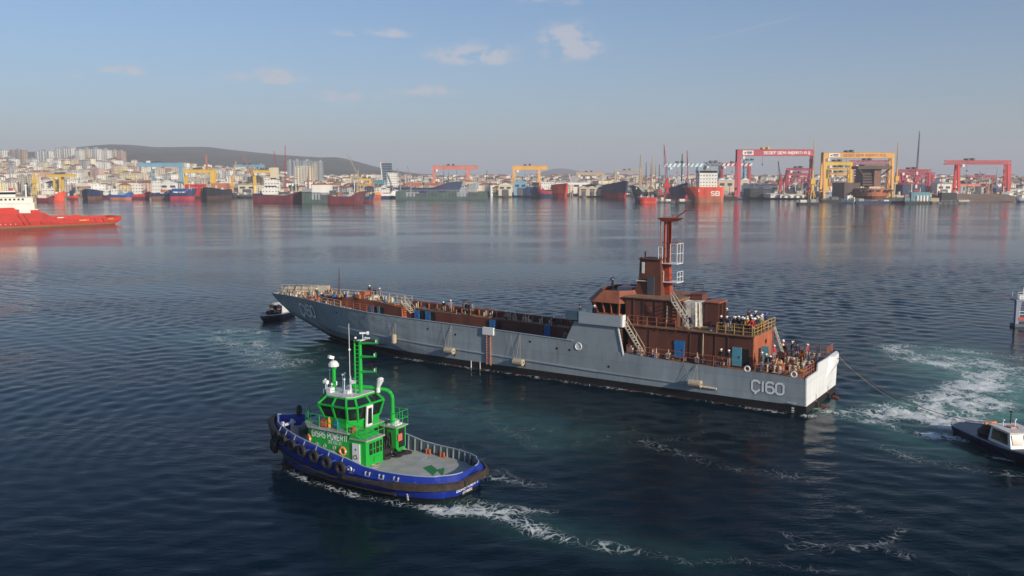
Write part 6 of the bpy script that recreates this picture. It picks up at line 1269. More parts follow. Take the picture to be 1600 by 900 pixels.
# floating docks with hulls inside
def fdock(label, px0, px1, pyw, hpx, col, n):
    D, s = scale_at(pyw); a = on(px0, pyw, 0); L = (px1 - px0) * s; H = hpx * s; t = thing('floating_dock', label, 'floating dock', (a.x, a.y, 0), 0)
    MB().box(0, L, 0, 38, -2, 3).build('pontoon', F(col), t)
    for y in (0, 34): 
        for k in range(n):
            MB().box(L * k / n + .3, L * (k + 1) / n - .3, y + (.4 * (k % 2)), y + 4, 2.9, H - (k * 7 % 5) * .7).build('wing_wall', F((col, 'darkgrey', col, 'grey', col)[k * 3 % 5], .3), t)
    mb = MB()
    for k in range(n * 3): mb.box(L * k / n / 3, L * k / n / 3 + .35, -.25, .39, 0, H - 2)
    mb.build('wall_ribs', F('darkgrey'), t, kind='stuff')
    mb = MB().path([(0, .5, H + .9), (L, .5, H + .9)], .1, 4)
    for k in range(int(L / 4)): mb.bar((k * 4, .5, H - .6), (k * 4, .5, H + .9), .1)
    mb.build('railing', F('white'), t)
    return t, a, L, s
t, a, L, s = fdock('short green floating dock with a white house on top', 472, 516, 317, 17, 'green', 3)
MB().box(L * .36, L, 0, 12, 17 * s - .5, 28 * s).build('dock_house', F('white'), t); MB().box(L * .0, L * .36, 0, 14, 17 * s - .6, 22 * s).build('dock_cabin', F('grey'), t)
MB().box(L * .34, L * 1.02, -.3, 12.3, 28 * s, 29.3 * s).build('house_roof', F('tile'), t); MB().tube((L * 1.1, 3, 0), (L * 1.1, 3, 10), 2, 6).build('mooring_pile', F('tan'), t)
fdock('very long grey-green floating dock carrying dark ships', 618, 760, 311.5, 13, 'green', 9)
FS('navy blue tanker lying in the long floating dock, white house aft', 'tanker', 600, 716, 307.5, 19, 'navy', 'navy', 1, .12, ((.04, .18, 0, 18, 'white', 1), (.3, .5, 0, 3, 'rust', 0), (.55, .85, 0, 2, 'rust', 0)), ((.28, 14, 'white'), (.5, 20, 'grey'), (.36, 12, 'white'), (.62, 13, 'crimson'), (.8, 22, 'darkgrey'), (.86, 14, 'darkgrey')), 0)
FS('grey naval ship with raked bow at the end of the floating dock', 'naval_ship', 700, 744, 306.5, 17, 'grey', 'darkgrey', 1, .2, ((.1, .6, 0, 5, 'grey', 0),), ((.3, 22, 'darkgrey'), (.5, 12, 'grey')))
FS('small red and blue workboat right of the floating dock', 'workboat', 759, 779, 305.5, 8, 'navy', 'crimson', 1, .35, ((.1, .5, 0, 6, 'white', 0),), cat='boat')
for x0_, x1_, lb in ((800, 812, 'small grey patrol boat left of two by the sheds'), (815, 831, 'small grey patrol boat right of two by the sheds')):
    FS(lb, 'patrol_boat', x0_, x1_, 306.5, 5, 'grey', 'darkgrey', 0, .3, ((.3, .7, 0, 4, 'grey', 0),), ((.5, 7, 'grey'),), cat='boat')
FS('ship with dark red and navy side ending in a bright orange-red bow', 'cargo_ship', 866, 902, 308.5, 17, 'orange_red', 'orange_red', 0, .3, ((.3, .5, 0, 6, 'rust', 0),), ((.7, 12, 'white'),), head=.35, rust=True)
FS('dark red and navy cargo ship left of the orange-red bow', 'cargo_ship', 843, 872, 308, 13, 'crimson', 'navy', -1, .25, ((.2, .9, 0, 10, 'white', 1),), ((.5, 18, 'white'),))
FS('navy cargo ship with red forefoot left of the black one', 'cargo_ship', 962, 993, 309, 20, 'navy', 'red', 0, .3, ((.2, .4, 0, 6, 'sand', 0),), ((.75, 16, 'cream'), (.5, 20, 'tan')), head=.3)
FS('black cargo ship with white forecastle rail behind the red barge', 'cargo_ship', 992, 1026, 314, 19, 'black', 'navy', -1, .3, ((.3, .8, 0, 3, 'grey', 0),), ((.2, 14, 'white'), (.7, 25, 'tan')))
FS('low bright red hull moored in front of the black cargo ship', 'barge', 1000, 1026, 317.5, 9, 'red', 'orange_red', -1, .3, foc=False, cat='barge')
t, L, B, H = FS('huge red bulk carrier with white block superstructure and white letters', 'bulk_carrier', 1078, 1131, 316.5, 24, 'orange_red', 'rust', -1, .55, ((.20, .72, 0, 25, 'white', 1), (.17, .75, 24, 26, 'grey', 0)), ((.95, 10, 'white'), (.4, 32, 'grey')), foc=False)
lt_m = F('white'); D, s = scale_at(316.5)
mb, w_ = lettering('SB', lambda u, v, l: Vector((L * .38 - u, B * .5 + .25 + l, H * .45 + v)), H * .26, 1.3, 1.6, 1.25, lift=.05); mb.build('hull_letters', lt_m, t)
mb, w_ = lettering('C', lambda u, v, l: Vector((L * .76 - u, B * .5 + .25 + l, H * .7 + v)), H * .12, 1.3, 1.6, 1.2, lift=.05); mb.build('hull_emblem', lt_m, t)
FS('added dark blue hull for the shaded left side of the huge red bulk carrier', 'cargo_ship', 1062, 1080, 314, 22, 'navy', 'crimson', 0, .3, head=.1)  # added hull, its dark colour stands for the carrier's shaded left side
def barge(label, px0, px1, pyw, hpx, col, items, cat='barge', name='work_barge'):
    D, s = scale_at(pyw); a = on(px0, pyw, 0); L = (px1 - px0) * s; H = hpx * s; B = max(8, L * .3); t = thing(name, label, cat, (a.x, a.y, 0), 0)
    MB().frustum([(L * .04, 0, -1), (L * .96, 0, -1), (L * .96, B, -1), (L * .04, B, -1)], [(0, 0, H), (L, 0, H), (L, B, H), (0, B, H)]).build('barge_hull', F(col, .3), t)
    mb = MB()
    for k in range(max(2, int(L / 5))): mb.tube(((k + .5) * 5, -.25, H * .5), ((k + .5) * 5, .1, H * .5), .7, 8)
    mb.build('tyre_row', F('black'), t, kind='stuff')
    for (u0, u1, z, c) in items: MB().box(L * u0, L * u1, B * .2, B * .8, H - .2, H + z * s).build('deck_house' if z > 3 else 'deck_load', F(c), t)
    mb = MB()
    for k in range(int(L / 4) + 1): mb.bar((k * 4, .2, H), (k * 4, .2, H + 1.2), .12)
    mb.path([(0, .2, H + 1.2), (L, .2, H + 1.2)], .08, 4).build('barge_rail', F('sand'), t)
    return t, L, B, H, s
barge('crowded work barge with pale gear under the red floating crane', 1018, 1056, 317, 2.5, 'darkgrey', ((.1, .25, 4, 'sand'), (.4, .5, 6, 'cream'), (.6, .8, 3, 'white')))
barge('small dark pontoon with a white cabin left of the red bulk carrier', 1058, 1079, 318, 3, 'black', ((.2, .6, 4, 'white'),))
barge('low dark pontoon right of the red bulk carrier', 1125, 1152, 311.5, 4, 'black', ((.3, .7, 3, 'brown'),))
tb_, L, B, H, s = barge('black crane barge with white gear under the tall yellow crane', 1248, 1281, 320, 3.5, 'black', ((.1, .4, 4, 'white'), (.6, .85, 5, 'grey'), (.85, .97, 8, 'darkgrey')))
barge('long dark pontoon in front of the brown ship under construction', 1283, 1340, 315.5, 3, 'black', ((.3, .5, 5, 'darkgrey'), (.7, .85, 5, 'darkgrey')))
barge('long navy pontoon under the brown ship bow', 1336, 1414, 318, 3.5, 'navy', ((.6, .7, 2, 'white'), (.1, .2, 4, 'grey')))
barge('black pontoon with four white tanks and a teal roof', 1414, 1456, 318.5, 4, 'black', ((.02, .2, 6, 'teal'), (.25, .95, 14, 'teal')))
t, L, B, H, s = barge('long black pontoon with a dark canopy at the slipway', 1452, 1520, 318.5, 3, 'darkgrey', ((.3, .65, 14, 'black'), (.05, .25, 6, 'tan'), (.7, .95, 3, 'sand')))
for k in range(4):
    o = MB().tube((0, 0, 0), (0, 0, 5), 1.1, 10).sphere((0, 0, 5), 1.1, 10, .6, half=True).build('tank', F('white'), None, loc=on(1434 + k * 5.0, 318.5, 0) + Vector((0, -.0, 1.9))); o.location.y += 1.6
    tag(o, ['leftmost of four small white tanks on the black pontoon', 'second from left of four small white tanks on the pontoon', 'third from left of four small white tanks on the pontoon', 'rightmost of four small white tanks on the black pontoon'][k], 'tank', 'white tanks on the pontoon')
FS('small white workboat moored left of the brown ship', 'workboat', 1329, 1339, 318, 5, 'white', 'grey', 0, .3, ((.3, .6, 0, 7, 'white', 0),), cat='boat')
FS('white and navy boat cut by the right edge of the far quay', 'workboat', 1590, 1612, 316, 7, 'grey', 'navy', -1, .3, ((.3, .7, 0, 4, 'white', 0),), cat='boat')
# brown ship under construction on its dock: stepped bridge tower, wing deck, blunt orange-brown bow
D, s = scale_at(316); a = on(1350, 316, 0); t = thing('unfinished_ship', 'brown ship hull under construction with a tall stepped bridge tower', 'ship', (a.x, a.y + 14, 0), 0)
w_ = lambda p: (p - 1350) * s; zz = lambda y: (316 - y) * s
rg = []
for u in range(9): 
    f = u / 8; yb = 10 * (abs(f - .5) * 2) ** 2.4; rg.append([(w_(1350) + (w_(1408) - w_(1350)) * f, yb, zz(295)), (w_(1353) + (w_(1404) - w_(1353)) * f, yb + 1.5, zz(307)), (w_(1362) + (w_(1398) - w_(1362)) * f, yb + 5, zz(312.5)), (w_(1362) + (w_(1398) - w_(1362)) * f, 46, zz(312.5)), (w_(1350) + (w_(1408) - w_(1350)) * f, 46, zz(295))])
MB().loft(rg).build('bow_block', F('rust'), t)
for k, x in enumerate((1351.5, 1359, 1369, 1379, 1392, 1400)): MB().box(w_(x), w_(x + 5.5), 2.2 if 0 < k < 5 else 4.5, 12, zz(299), zz(297)).build('mooring_opening', F('black'), t) if 0 else MB().box(w_(x), w_(x + 5), -.3 if 1 <= k <= 4 else 1.2, 8, zz(299.5), zz(297)).build('mooring_opening', F('black'), t)
MB().box(w_(1334), w_(1360), 12, 46, zz(314), zz(286)).build('hull_block', F('dkbrown', .3), t)
for k in range(6): MB().box(w_(1362), w_(1379), 10 + k * .3, 34, zz(290.5 - k * 4.3), zz(287.8 - k * 4.3)).build('tower_deck', F('dkbrown'), t)
MB().box(w_(1364), w_(1378), 13, 33, zz(292), zz(264)).build('tower_core', F('black'), t); MB().box(w_(1379), w_(1390), 9, 33, zz(294), zz(263)).build('tower_block', F('brown', .3), t)
MB().box(w_(1351), w_(1405), 6, 24, zz(264.5), zz(259.5)).build('bridge_wing', F('dkbrown'), t); MB().box(w_(1362), w_(1395), 8, 22, zz(259.5), zz(257)).build('wing_roof', F('brown'), t)
mb = MB().bar((w_(1353), 7, zz(264)), (w_(1364), 12, zz(276)), 1.2).bar((w_(1402), 7, zz(264)), (w_(1391), 12, zz(275)), 1.2); mb.build('wing_brace', F('dkbrown'), t)
MB().box(w_(1368), w_(1386), 3, 8, zz(295), zz(292)).build('fore_house', F('sand'), t)
# ---- gantry cranes
def gantry(label, pxl, pxr, y_top, y_bot, y_foot, Y, col, truss=False, over=(0, 0), col2=None, legw=3.6, depth=11, text=None, textcol='white', stripes=None, sign=False, legw2=None):
    s = Y / FPX; g = at(0, y_foot, Y).z; a = at(pxl, y_foot, Y); base_z = land_h(a.x, Y) if Y > 1000 else 1.0
    t = thing('gantry_crane', label, 'gantry crane', (a.x, Y, 0), 0)
    zt = at(0, y_top, Y).z; zb = at(0, y_bot, Y).z; zf = min(base_z, g) ; L = (pxr - pxl) * s; lw = legw * s; lw2 = (legw2 or legw) * s; x0_, x1_ = over[0] * s, L + over[1] * s; bh_ = zt - zb; cm = F(col); c2 = F(col2 or col)
    if not truss:
        for y in (0, 6): 
            if stripes:
                n_ = int((x1_ - x0_) / (3.4 * s))
                for k in range(n_):
                    xa = x0_ + (x1_ - x0_) * k / n_; xb = x0_ + (x1_ - x0_) * (k + 1) / n_; MB().prism_y([(xa, zb), (xb, zb), (xb + bh_ * .6, zt), (xa + bh_ * .6, zt)], y, y + 2).build('girder_segment', F(stripes[k % 2]), t)
            else: MB().box(x0_, x1_, y, y + 2.2, zb, zt).build('girder', cm, t)
        MB().box(x0_, x1_, -.5, 8.6, zt, zt + .4).build('girder_walkway', cm, t)
    else:
        mb = MB(); n_ = max(4, int((x1_ - x0_) / (bh_ * 1.15)))
        for y in (0, 6):
            mb.bar((x0_, y, zt), (x1_, y, zt), 1.0).bar((x0_, y, zb), (x1_, y, zb), 1.0)
            for k in range(n_):
                xa = x0_ + (x1_ - x0_) * k / n_; xb = x0_ + (x1_ - x0_) * (k + 1) / n_; xm = (xa + xb) / 2; mb.bar((xa, y, zb), (xm, y, zt), .55).bar((xm, y, zt), (xb, y, zb), .55)
        mb.build('truss_girder', cm, t)
    for x, w__ in ((0, lw), (L - lw2, lw2)):
        for sg in (0, 1):
            yt = 1 + sg * 6; yf = -depth / 2 + 4 + sg * depth
            MB().frustum([(x + w__ * .15, yf - 1.1, zf), (x + w__ * .85, yf - 1.1, zf), (x + w__ * .85, yf + 1.1, zf), (x + w__ * .15, yf + 1.1, zf)], [(x, yt - 1, zb + .1), (x + w__, yt - 1, zb + .1), (x + w__, yt + 1, zb + .1), (x, yt + 1, zb + .1)]).build('leg', c2, t)
        MB().box(x + w__ * .2, x + w__ * .8, -depth / 2 + 5, depth / 2 + 3, zf + (zb - zf) * .22, zf + (zb - zf) * .22 + 1.4).build('leg_tie', c2, t); [MB().box(x - w__ * .3, x + w__ * 1.3, yy_ - 2, yy_ + 2, zf - .4, zf + 1.6).build('bogie', F('darkgrey'), t) for yy_ in (-depth / 2 + 4, depth / 2 + 4)]
    MB().box(lw * 1.3, lw * 1.3 + 3.2 * s, -2.2, .8, zb - 3.2, zb - .3).build('cab', F('white'), t)
    mb = MB(); n_ = 9
    for k in range(n_): za = zf + (zb - zf) * k / n_; zc = zf + (zb - zf) * (k + 1) / n_; xa = L - lw2 * (1.15 if k % 2 else 1.75); xb = L - lw2 * (1.75 if k % 2 else 1.15); mb.bar((xa, 2, za), (xb, 2, zc), .5)
    mb.build('leg_stair', F('grey'), t)
    xt = x0_ + (x1_ - x0_) * .32; MB().box(xt, xt + 4 * s, -1, 9, zt + .4, zt + 2.6).box(xt + 8 * s, xt + 11 * s, -1, 9, zt + .4, zt + 3).build('trolley', F('darkgrey' if col != 'pink' else 'yellow'), t)
    MB().tube((xt + 2 * s, 3, zb), (xt + 2 * s, 3, zb - (zb - zf) * .18), .15, 4).box(xt + 1.4 * s, xt + 2.6 * s, 2, 4, zb - (zb - zf) * .18 - 2, zb - (zb - zf) * .18).build('hoist', F('darkgrey'), t)
    if sign:
        sx0 = 8 * s; MB().box(sx0, sx0 + 17 * s, -.35, 0, zb + bh_ * .15, zt - bh_ * .12).build('sign_board', F('white'), t)
        mb = MB().add([(sx0 + 2 * s, -.4, zb + bh_ * .5), (sx0 + 4.5 * s, -.4, zb + bh_ * .3), (sx0 + 6.5 * s, -.4, zt - bh_ * .3), (sx0 + 4.5 * s, -.4, zb + bh_ * .6)], [(0, 1, 2, 3)]).box(sx0 + 7 * s, sx0 + 15 * s, -.42, -.36, zb + bh_ * .5, zt - bh_ * .3).box(sx0 + 7 * s, sx0 + 14 * s, -.42, -.36, zb + bh_ * .3, zb + bh_ * .42); mb.build('sign_emblem', F('navy'), t)
    if text:
        x = text[1] * s; mb = MB()
        for wd in text[0].split(' '): mb, w_ = lettering(wd, lambda u, v, l, xx=x: Vector((xx + u, -.06 - l, zb + bh_ * .3 + v)), bh_ * .42, 1.5, 1.5, 1.12, lift=.05, mb=mb); x += w_ + 2.6 * s
        mb.build('girder_lettering', F(textcol), t)
    return t
gantry('light blue gantry crane in front of the hill at left', 237, 283, 254.5, 260.5, 290, 1250, 'sky', over=(-21, 0), legw=2)
gantry('second pale blue gantry crane behind the yellow pedestal crane', 366, 402, 257.5, 261, 290, 1350, 'sky', over=(0, 10), legw=1.8)
gantry('thick yellow gantry crane above the red containers', 288, 335, 265, 270, 298, 1120, 'yellow', legw=2.5, legw2=6)
gantry('small yellow gantry crane near the white moored boats at far left', 84, 96, 272.5, 276.5, 300, 1180, 'yellow', over=(-10, 20), legw=3)
gantry('coral red gantry crane behind the long floating dock', 676, 733, 259, 264.5, 292, 1350, 'coral', over=(0, 13), legw=4, legw2=5)
gantry('orange gantry crane above the blue shed', 801, 844, 259, 265.5, 294, 1250, 'orange', over=(0, 11), legw=5, legw2=4)
gantry('hazy tan gantry crane behind the sand coloured halls', 900, 941, 269, 273.5, 294, 1700, 'tan', over=(0, 3), legw=2.5)
gantry('distant tan gantry crane left of the tall brown boom', 960, 1003, 266, 269, 294, 1700, 'tan', True, legw=2.5)
gantry('blue and white striped gantry crane behind the red bulk carrier', 1042, 1092, 255, 261, 300, 1200, 'sky', over=(-6, 6), stripes=('white', 'sky'), legw=3)
gantry('dark lattice gantry crane behind the white superstructure of the bulk carrier', 1100, 1126, 254, 259, 300, 1260, 'darkgrey', True, legw=2.5)
gantry('red and white striped gantry crane left of the great red gantry', 1127, 1172, 255, 259.5, 300, 1230, 'crimson', stripes=('white', 'crimson'), legw=2, legw2=3.5)
gantry('blue gantry crane with a square cabin behind the great red gantry', 1162, 1172, 251, 259, 300, 1290, 'sky', legw=2.5)
gantry('great crimson gantry crane with white lettering and a white sign board', 1150, 1270, 234, 243.5, 309, 1000, 'pink', legw=6.2, legw2=4.2, depth=13, text=('SEDEF GEMİ İNŞAATI A.Ş.', 41), sign=True)
for k, (x0_, x1_, yt, yb, Y) in enumerate(((1229, 1268, 263, 266, 1150), (1227, 1266, 271, 274, 1220), (1225, 1265, 277, 280, 1300), (1223, 1262, 283, 286, 1400))):
    gantry(['tallest of four small dark red gantries inside the great red one', 'second of four nested dark red gantries', 'third of four nested dark red gantries, lower', 'lowest and farthest of four nested dark red gantries'][k], x0_, x1_, yt, yb, 304, Y, 'crimson', True, legw=3, depth=9)
gantry('great yellow gantry crane with red lettering and a white sign board', 1284, 1394, 238.5, 247, 312, 985, 'orange', legw=4.6, legw2=4.6, depth=13, text=('SEDEF GEMİ İNŞAATI A.Ş.', 31), textcol='rust', sign=True)
gantry('second yellow gantry crane nested under the great yellow one', 1288, 1330, 253, 258, 310, 1030, 'yellow', legw=4)
gantry('third yellow gantry crane lower behind the second', 1291, 1330, 262, 265.5, 309, 1090, 'yellow', True, legw=3.4)
gantry('fourth yellow gantry crane, lowest of the nested set', 1293, 1329, 270, 273, 308, 1160, 'orange', True, legw=3)
gantry('red and white truss gantry on orange legs behind the brown ship tower', 1328, 1392, 251, 257.5, 306, 1040, 'crimson', True, col2='rust', legw=5)
for k, (x0_, x1_, yt, yb, Y) in enumerate(((1402, 1453, 265, 269.5, 1050), (1408, 1459, 270, 273.5, 1120), (1410, 1459, 276, 279, 1180))):
    gantry(['front red gantry around the red and white slewing crane', 'middle red gantry around the red and white slewing crane', 'rear red gantry around the red and white slewing crane'][k], x0_, x1_, yt, yb, 302, Y, 'crimson', True, legw=4, depth=9)
gantry('wide red truss gantry crane over the slipway at far right', 1494, 1577, 251, 256.5, 302, 1060, 'red', True, over=(-18, 0), legw=4.5, legw2=6, depth=12)
gantry('distant hazy red gantry under the wide red one', 1512, 1556, 274, 277.5, 290, 1500, 'crimson', True, legw=2)
gantry('low orange-red gantry beam on the slipway', 1486, 1549, 287.5, 291, 302, 1080, 'coral', legw=3, depth=12)
gantry('small yellow frame crane behind the small blue tug', 562, 578, 279, 282, 293, 1200, 'yellow', legw=1.5, depth=8)
gantry('pale yellow gantry crane behind the tall white superstructure', 396, 430, 266, 270, 292, 1150, 'yellow', legw=2, depth=10)
# ---- jib and tower cranes
def jib(label, px, y_foot, Y, y_head, tip, col, jcol=None, w=1.6, cab=True, base=None, name='harbour_crane', stripe=None, z0=None):
    """portal, column up to y_head, cab, and a tapering lattice jib ending at the photo point tip"""
    s = Y / FPX; a = at(px, y_foot, Y); z0 = (land_h(a.x, Y) if Y > shore_y(px) else 1.0) if z0 is None else z0; t = thing(name, label, 'crane', (a.x, Y, 0), 0); c = F(col); jc = F(jcol or col); zh = at(0, y_head, Y).z; ww = w * s
    tp = at(tip[0], tip[1], Y) - Vector((a.x, Y, 0))
    zp = z0 + (zh - z0) * .35; mb = MB()
    for sx_ in (-1, 1):
        for sy_ in (-1, 1): mb.bar((sx_ * ww * 1.6, sy_ * 3, z0 - 1), (sx_ * ww * .5, sy_ * 1, zp), ww * .35)
    mb.build('portal', c, t)
    if stripe:
        for k in range(6): MB().box(-ww * .5, ww * .5, -ww * .5, ww * .5, zp + (zh - zp) * k / 6, zp + (zh - zp) * (k + 1) / 6).build('column_segment', F(stripe[k % 2]), t)
    else: MB().frustum([(-ww * .6, -ww * .6, zp - .2), (ww * .6, -ww * .6, zp - .2), (ww * .6, ww * .6, zp - .2), (-ww * .6, ww * .6, zp - .2)], [(-ww * .4, -ww * .4, zh), (ww * .4, -ww * .4, zh), (ww * .4, ww * .4, zh), (-ww * .4, ww * .4, zh)]).build('column', c, t)
    if cab: MB().box(-ww * 1.3, ww * 1.1, -2, 2, zp + (zh - zp) * .3, zp + (zh - zp) * .55).build('machinery_house', c, t)
    p = Vector((0, 0, zp + (zh - zp) * .5 if cab else zh)); d = tp - p; n_ = max(4, int(d.length / (ww * 2.2))); side = Vector((0, 1, 0)); up = d.cross(side).normalized(); mb = MB(); hw = ww * .42
    for s1 in (-1, 1):
        for s2 in (-1, 1): mb.bar(p + side * hw * s1 + up * hw * s2, tp + side * .2 * s1 + up * .2 * s2, .3 * max(1, s * .9))
    for k in range(n_):
        f0 = k / n_; f1 = (k + 1) / n_; h0 = hw * (1 - f0) + .2; h1 = hw * (1 - f1) + .2; a0 = p.lerp(tp, f0); a1 = p.lerp(tp, f1); sg = 1 if k % 2 else -1; mb.bar(a0 + up * h0 * sg - side * h0, a1 - up * h1 * sg - side * h1, .22)
    mb.build('jib', jc, t)
    MB().tube(Vector((0, 0, zh)), p.lerp(tp, .92), .12, 4).build('pendant_rope', F('darkgrey'), t); MB().tube(tp, tp - Vector((0, 0, abs(tp.z - z0) * .35)), .1, 4).build('hoist_rope', F('darkgrey'), t)
    return t
jib('yellow jib crane leaning right among the far-left boats', 55, 300, 1150, 270, (70, 262), 'yellow', w=3)
jib('pale grey crane post above the supply ship', 17, 298, 1100, 252, (18, 250), 'grey', w=1.2, cab=False)
jib('orange tower crane on the hill side behind the yellow gantry', 324, 285, 1700, 242, (313, 245), 'rust', w=2.5, cab=False, name='tower_crane')
jib('orange-yellow pedestal crane left of the cargo ship', 363, 302, 1080, 278, (369, 252), 'orange', w=3.2)
jib('orange jib crane slanting left in front of the hill', 396, 290, 1200, 264, (379, 241), 'rust', w=2)
jib('thin red jib crane leaning left above the mid towers', 434, 285, 1300, 262, (428, 236), 'crimson', w=1.4)
jib('tall thin red crane mast left of the mid towers', 446, 290, 1200, 268, (445.5, 227), 'crimson', w=1.2, cab=False)
jib('pale orange jib crane leaning left in the centre haze', 560, 288, 1400, 265, (543, 239), 'tan', w=1.6)
for k, (x, yh, tpx, tpy, c, lb) in enumerate(((642, 275, 636, 258, 'grey', 'pale derrick crane leaning left above the floating dock'), (626, 278, 620, 262, 'grey', 'short pale derrick right of the round office tower'), (760, 282, 761, 266, 'darkgrey', 'thin dark crane right of the coral gantry'), (893, 286, 889, 272, 'white', 'white derrick leaning left over the orange-red bow'))):
    jib(lb, x, 296, 1120, yh, (tpx, tpy), c, w=1.3, cab=False)
jib('tall brown boom crane left of the mast cluster', 1000.5, 298, 1020, 262, (1001, 240), 'tan', w=3.6, cab=False)
for k, (x, ty, c, lb) in enumerate(((1009, 254, 'darkgrey', 'thin dark mast first right of the tall brown boom'), (1018.5, 244, 'tan', 'tall tan derrick in the middle of the mast cluster'), (1023.5, 257, 'tan', 'shorter tan derrick right of the tall one'), (1029.5, 257, 'darkgrey', 'thin dark derrick left of the red floating crane'), (1016.5, 256, 'rust', 'rust coloured derrick beside the tall tan derrick'))):
    jib(lb, x, 300, 1010 + k * 8, 275, (x + .8, ty), c, w=1.3, cab=False)
jib('red floating crane with red and white boom on the crowded barge', 1042, 314, 880, 278, (1037.5, 226), 'red', 'crimson', w=4.2, z0=2.2, stripe=('red', 'red'))
jib('black crane with hooked head left of the bulk carrier', 1064.5, 308, 1000, 262, (1066, 240), 'black', w=2, cab=False)
jib('dark red crane mast above the blue striped gantry', 1073.5, 306, 1000, 262, (1073.5, 235), 'crimson', w=1.5, cab=False)
jib('dark crane leaning left inside the great red gantry', 1219, 304, 1020, 272, (1216, 252), 'crimson', 'darkgrey', w=2.6)
jib('tall slim yellow floating crane right of the great red gantry', 1268.5, 317, 845, 266, (1273, 217), 'yellow', 'sand', w=3.0, z0=2.2)
jib('yellow crane mast rising behind the brown ship tower', 1400, 302, 1030, 262, (1403, 222), 'yellow', 'tan', w=2.2)
jib('red and white slewing crane with long grey boom', 1430, 312, 930, 263, (1437, 205), 'crimson', 'darkgrey', w=2.8, stripe=('white', 'red'), z0=2.0)
jib('distant grey tower crane under the wide red gantry', 1556.5, 300, 1200, 262, (1541, 263), 'grey', w=1.4, cab=False, name='tower_crane')
jib('thin grey jib crane in the right background haze', 1534, 292, 1500, 276, (1531, 266), 'grey', w=1.3)
jib('thin dark crane beside the mid towers, low', 482, 296, 1150, 276, (481, 262), 'rust', w=1.6, cab=False)
# ---- sheds and halls on the quay
def hall(label, px0, px1, y_top, y_foot, Y, col, roof, door=None, name='warehouse', dep=30, n=3):
    s = Y / FPX; a = at(px0, y_foot, Y); L = (px1 - px0) * s; z0 = land_h(a.x + L / 2, Y) - .5; zt = at(0, y_top, Y).z; t = thing(name, label, 'building', (a.x, Y, 0), 0); r = min(2.5, (zt - z0) * .14)
    MB().box(0, L, 0, dep, z0, zt - r).build('wall', F(col), t)
    for k in range(n): MB().prism_y([(L * k / n - .3, zt - r), (L * (k + 1) / n + .3 * (k == n - 1), zt - r), (L * (k + .5) / n, zt)], -.5, dep + .5).build('roof', F(roof), t)
    nb = max(2, int(L / 9)); mb = MB()
    for k in range(nb): mb.box(L * (k + .2) / nb, L * (k + .8) / nb, -.12, 0, z0 + (zt - z0) * .55, z0 + (zt - z0) * .7)
    mb.build('window_band', F('glass'), t, kind='stuff')
    if door:
        for k in range(door): MB().box(L * (k + .25) / door, L * (k + .75) / door, -.2, 0, z0, z0 + (zt - z0) * .5).build('door', F('darkgrey'), t)
    return t
HALLS = [('cream shed with arched roof left of the blue shed', 779, 800, 286, 304, 1110, 'cream', 'white', 1, 1), ('blue-roofed shipyard shed beside the cream shed', 803, 823, 281, 302, 1130, 'sky', 'sky', 1, 1), ('dark blue shed behind the patrol boats', 823, 843, 290, 303, 1125, 'navy', 'sky', 0, 1),
 ('sand coloured low hall right of the orange-red ship', 905, 932, 291, 305, 1110, 'sand', 'cream', 2, 2), ('sand coloured hall with grey roof left of the navy ship', 932, 957, 287, 305, 1115, 'sand', 'grey', 1, 2), ('white hall behind the navy cargo ship', 868, 920, 282, 296, 1200, 'white', 'grey', 0, 3),
 ('long sand hall under the blue crane beam', 1122, 1170, 278, 300, 1150, 'sand', 'white', 0, 4), ('big white hall inside the great red gantry', 1168, 1216, 287, 306, 1060, 'white', 'grey', 2, 2), ('black shed under the great red gantry', 1172, 1206, 293, 308, 1020, 'black', 'darkgrey', 0, 2),
 ('small white box hut on the quay under the red gantry', 1204, 1216, 302, 311, 990, 'white', 'white', 0, 1), ('long low white shed with striped doors right of the hut', 1219, 1256, 303, 312, 985, 'white', 'sand', 4, 1), ('white hall behind the nested red gantries', 1232, 1262, 290, 302, 1240, 'white', 'grey', 1, 2),
 ('grey box shed between the legs of the yellow gantry', 1288, 1305, 298, 311, 985, 'grey', 'white', 0, 1), ('long white hall behind the yellow gantries', 1276, 1336, 290, 304, 1200, 'white', 'sand', 2, 4), ('navy hall with red roof edge behind the slewing crane', 1410, 1445, 285, 303, 1010, 'navy', 'crimson', 1, 1),
 ('white hall with a grey door left of the red slipway beam', 1464, 1486, 284, 303, 1040, 'white', 'grey', 1, 1), ('blue-doored white hall at the far right', 1577, 1606, 294, 304, 1080, 'white', 'grey', 1, 1), ('blue shed under the right leg of the wide gantry', 1556, 1572, 292, 303, 1150, 'royal', 'grey', 0, 1),
 ('red roofed hall behind the yellow jib crane at far left', 44, 66, 266, 290, 1500, 'salmon', 'tile', 0, 2), ('long cream hall behind the navy trawler', 118, 160, 286, 300, 1180, 'cream', 'white', 1, 3), ('white hall with brown roof left of the blue gantry', 182, 226, 283, 300, 1200, 'white', 'tile', 1, 3), ('white pointed building behind the dark hulled ship', 250, 277, 283, 301, 1130, 'white', 'white', 0, 1),
 ('sand hall behind the floating dock white house', 486, 526, 286, 300, 1180, 'sand', 'tile', 0, 2), ('orange roofed yard building left of the small blue tug', 558, 580, 285, 300, 1200, 'tan', 'orange', 0, 2), ('teal shed left of the navy tanker', 582, 600, 281, 298, 1250, 'teal', 'teal', 0, 1), ('sand office block behind the long floating dock', 716, 742, 281, 296, 1300, 'sand', 'tile', 0, 1),
 ('grey hall behind the black barges', 340, 366, 284, 300, 1160, 'grey', 'white', 1, 2), ('cream hall behind the pedestal crane', 372, 400, 286, 300, 1150, 'cream', 'tan', 1, 2)]
for (lb, x0_, x1_, yt, yf, Y, c, rf, dr, n_) in HALLS: hall(lb, x0_, x1_, yt, yf, Y, c, rf, dr, n=n_)
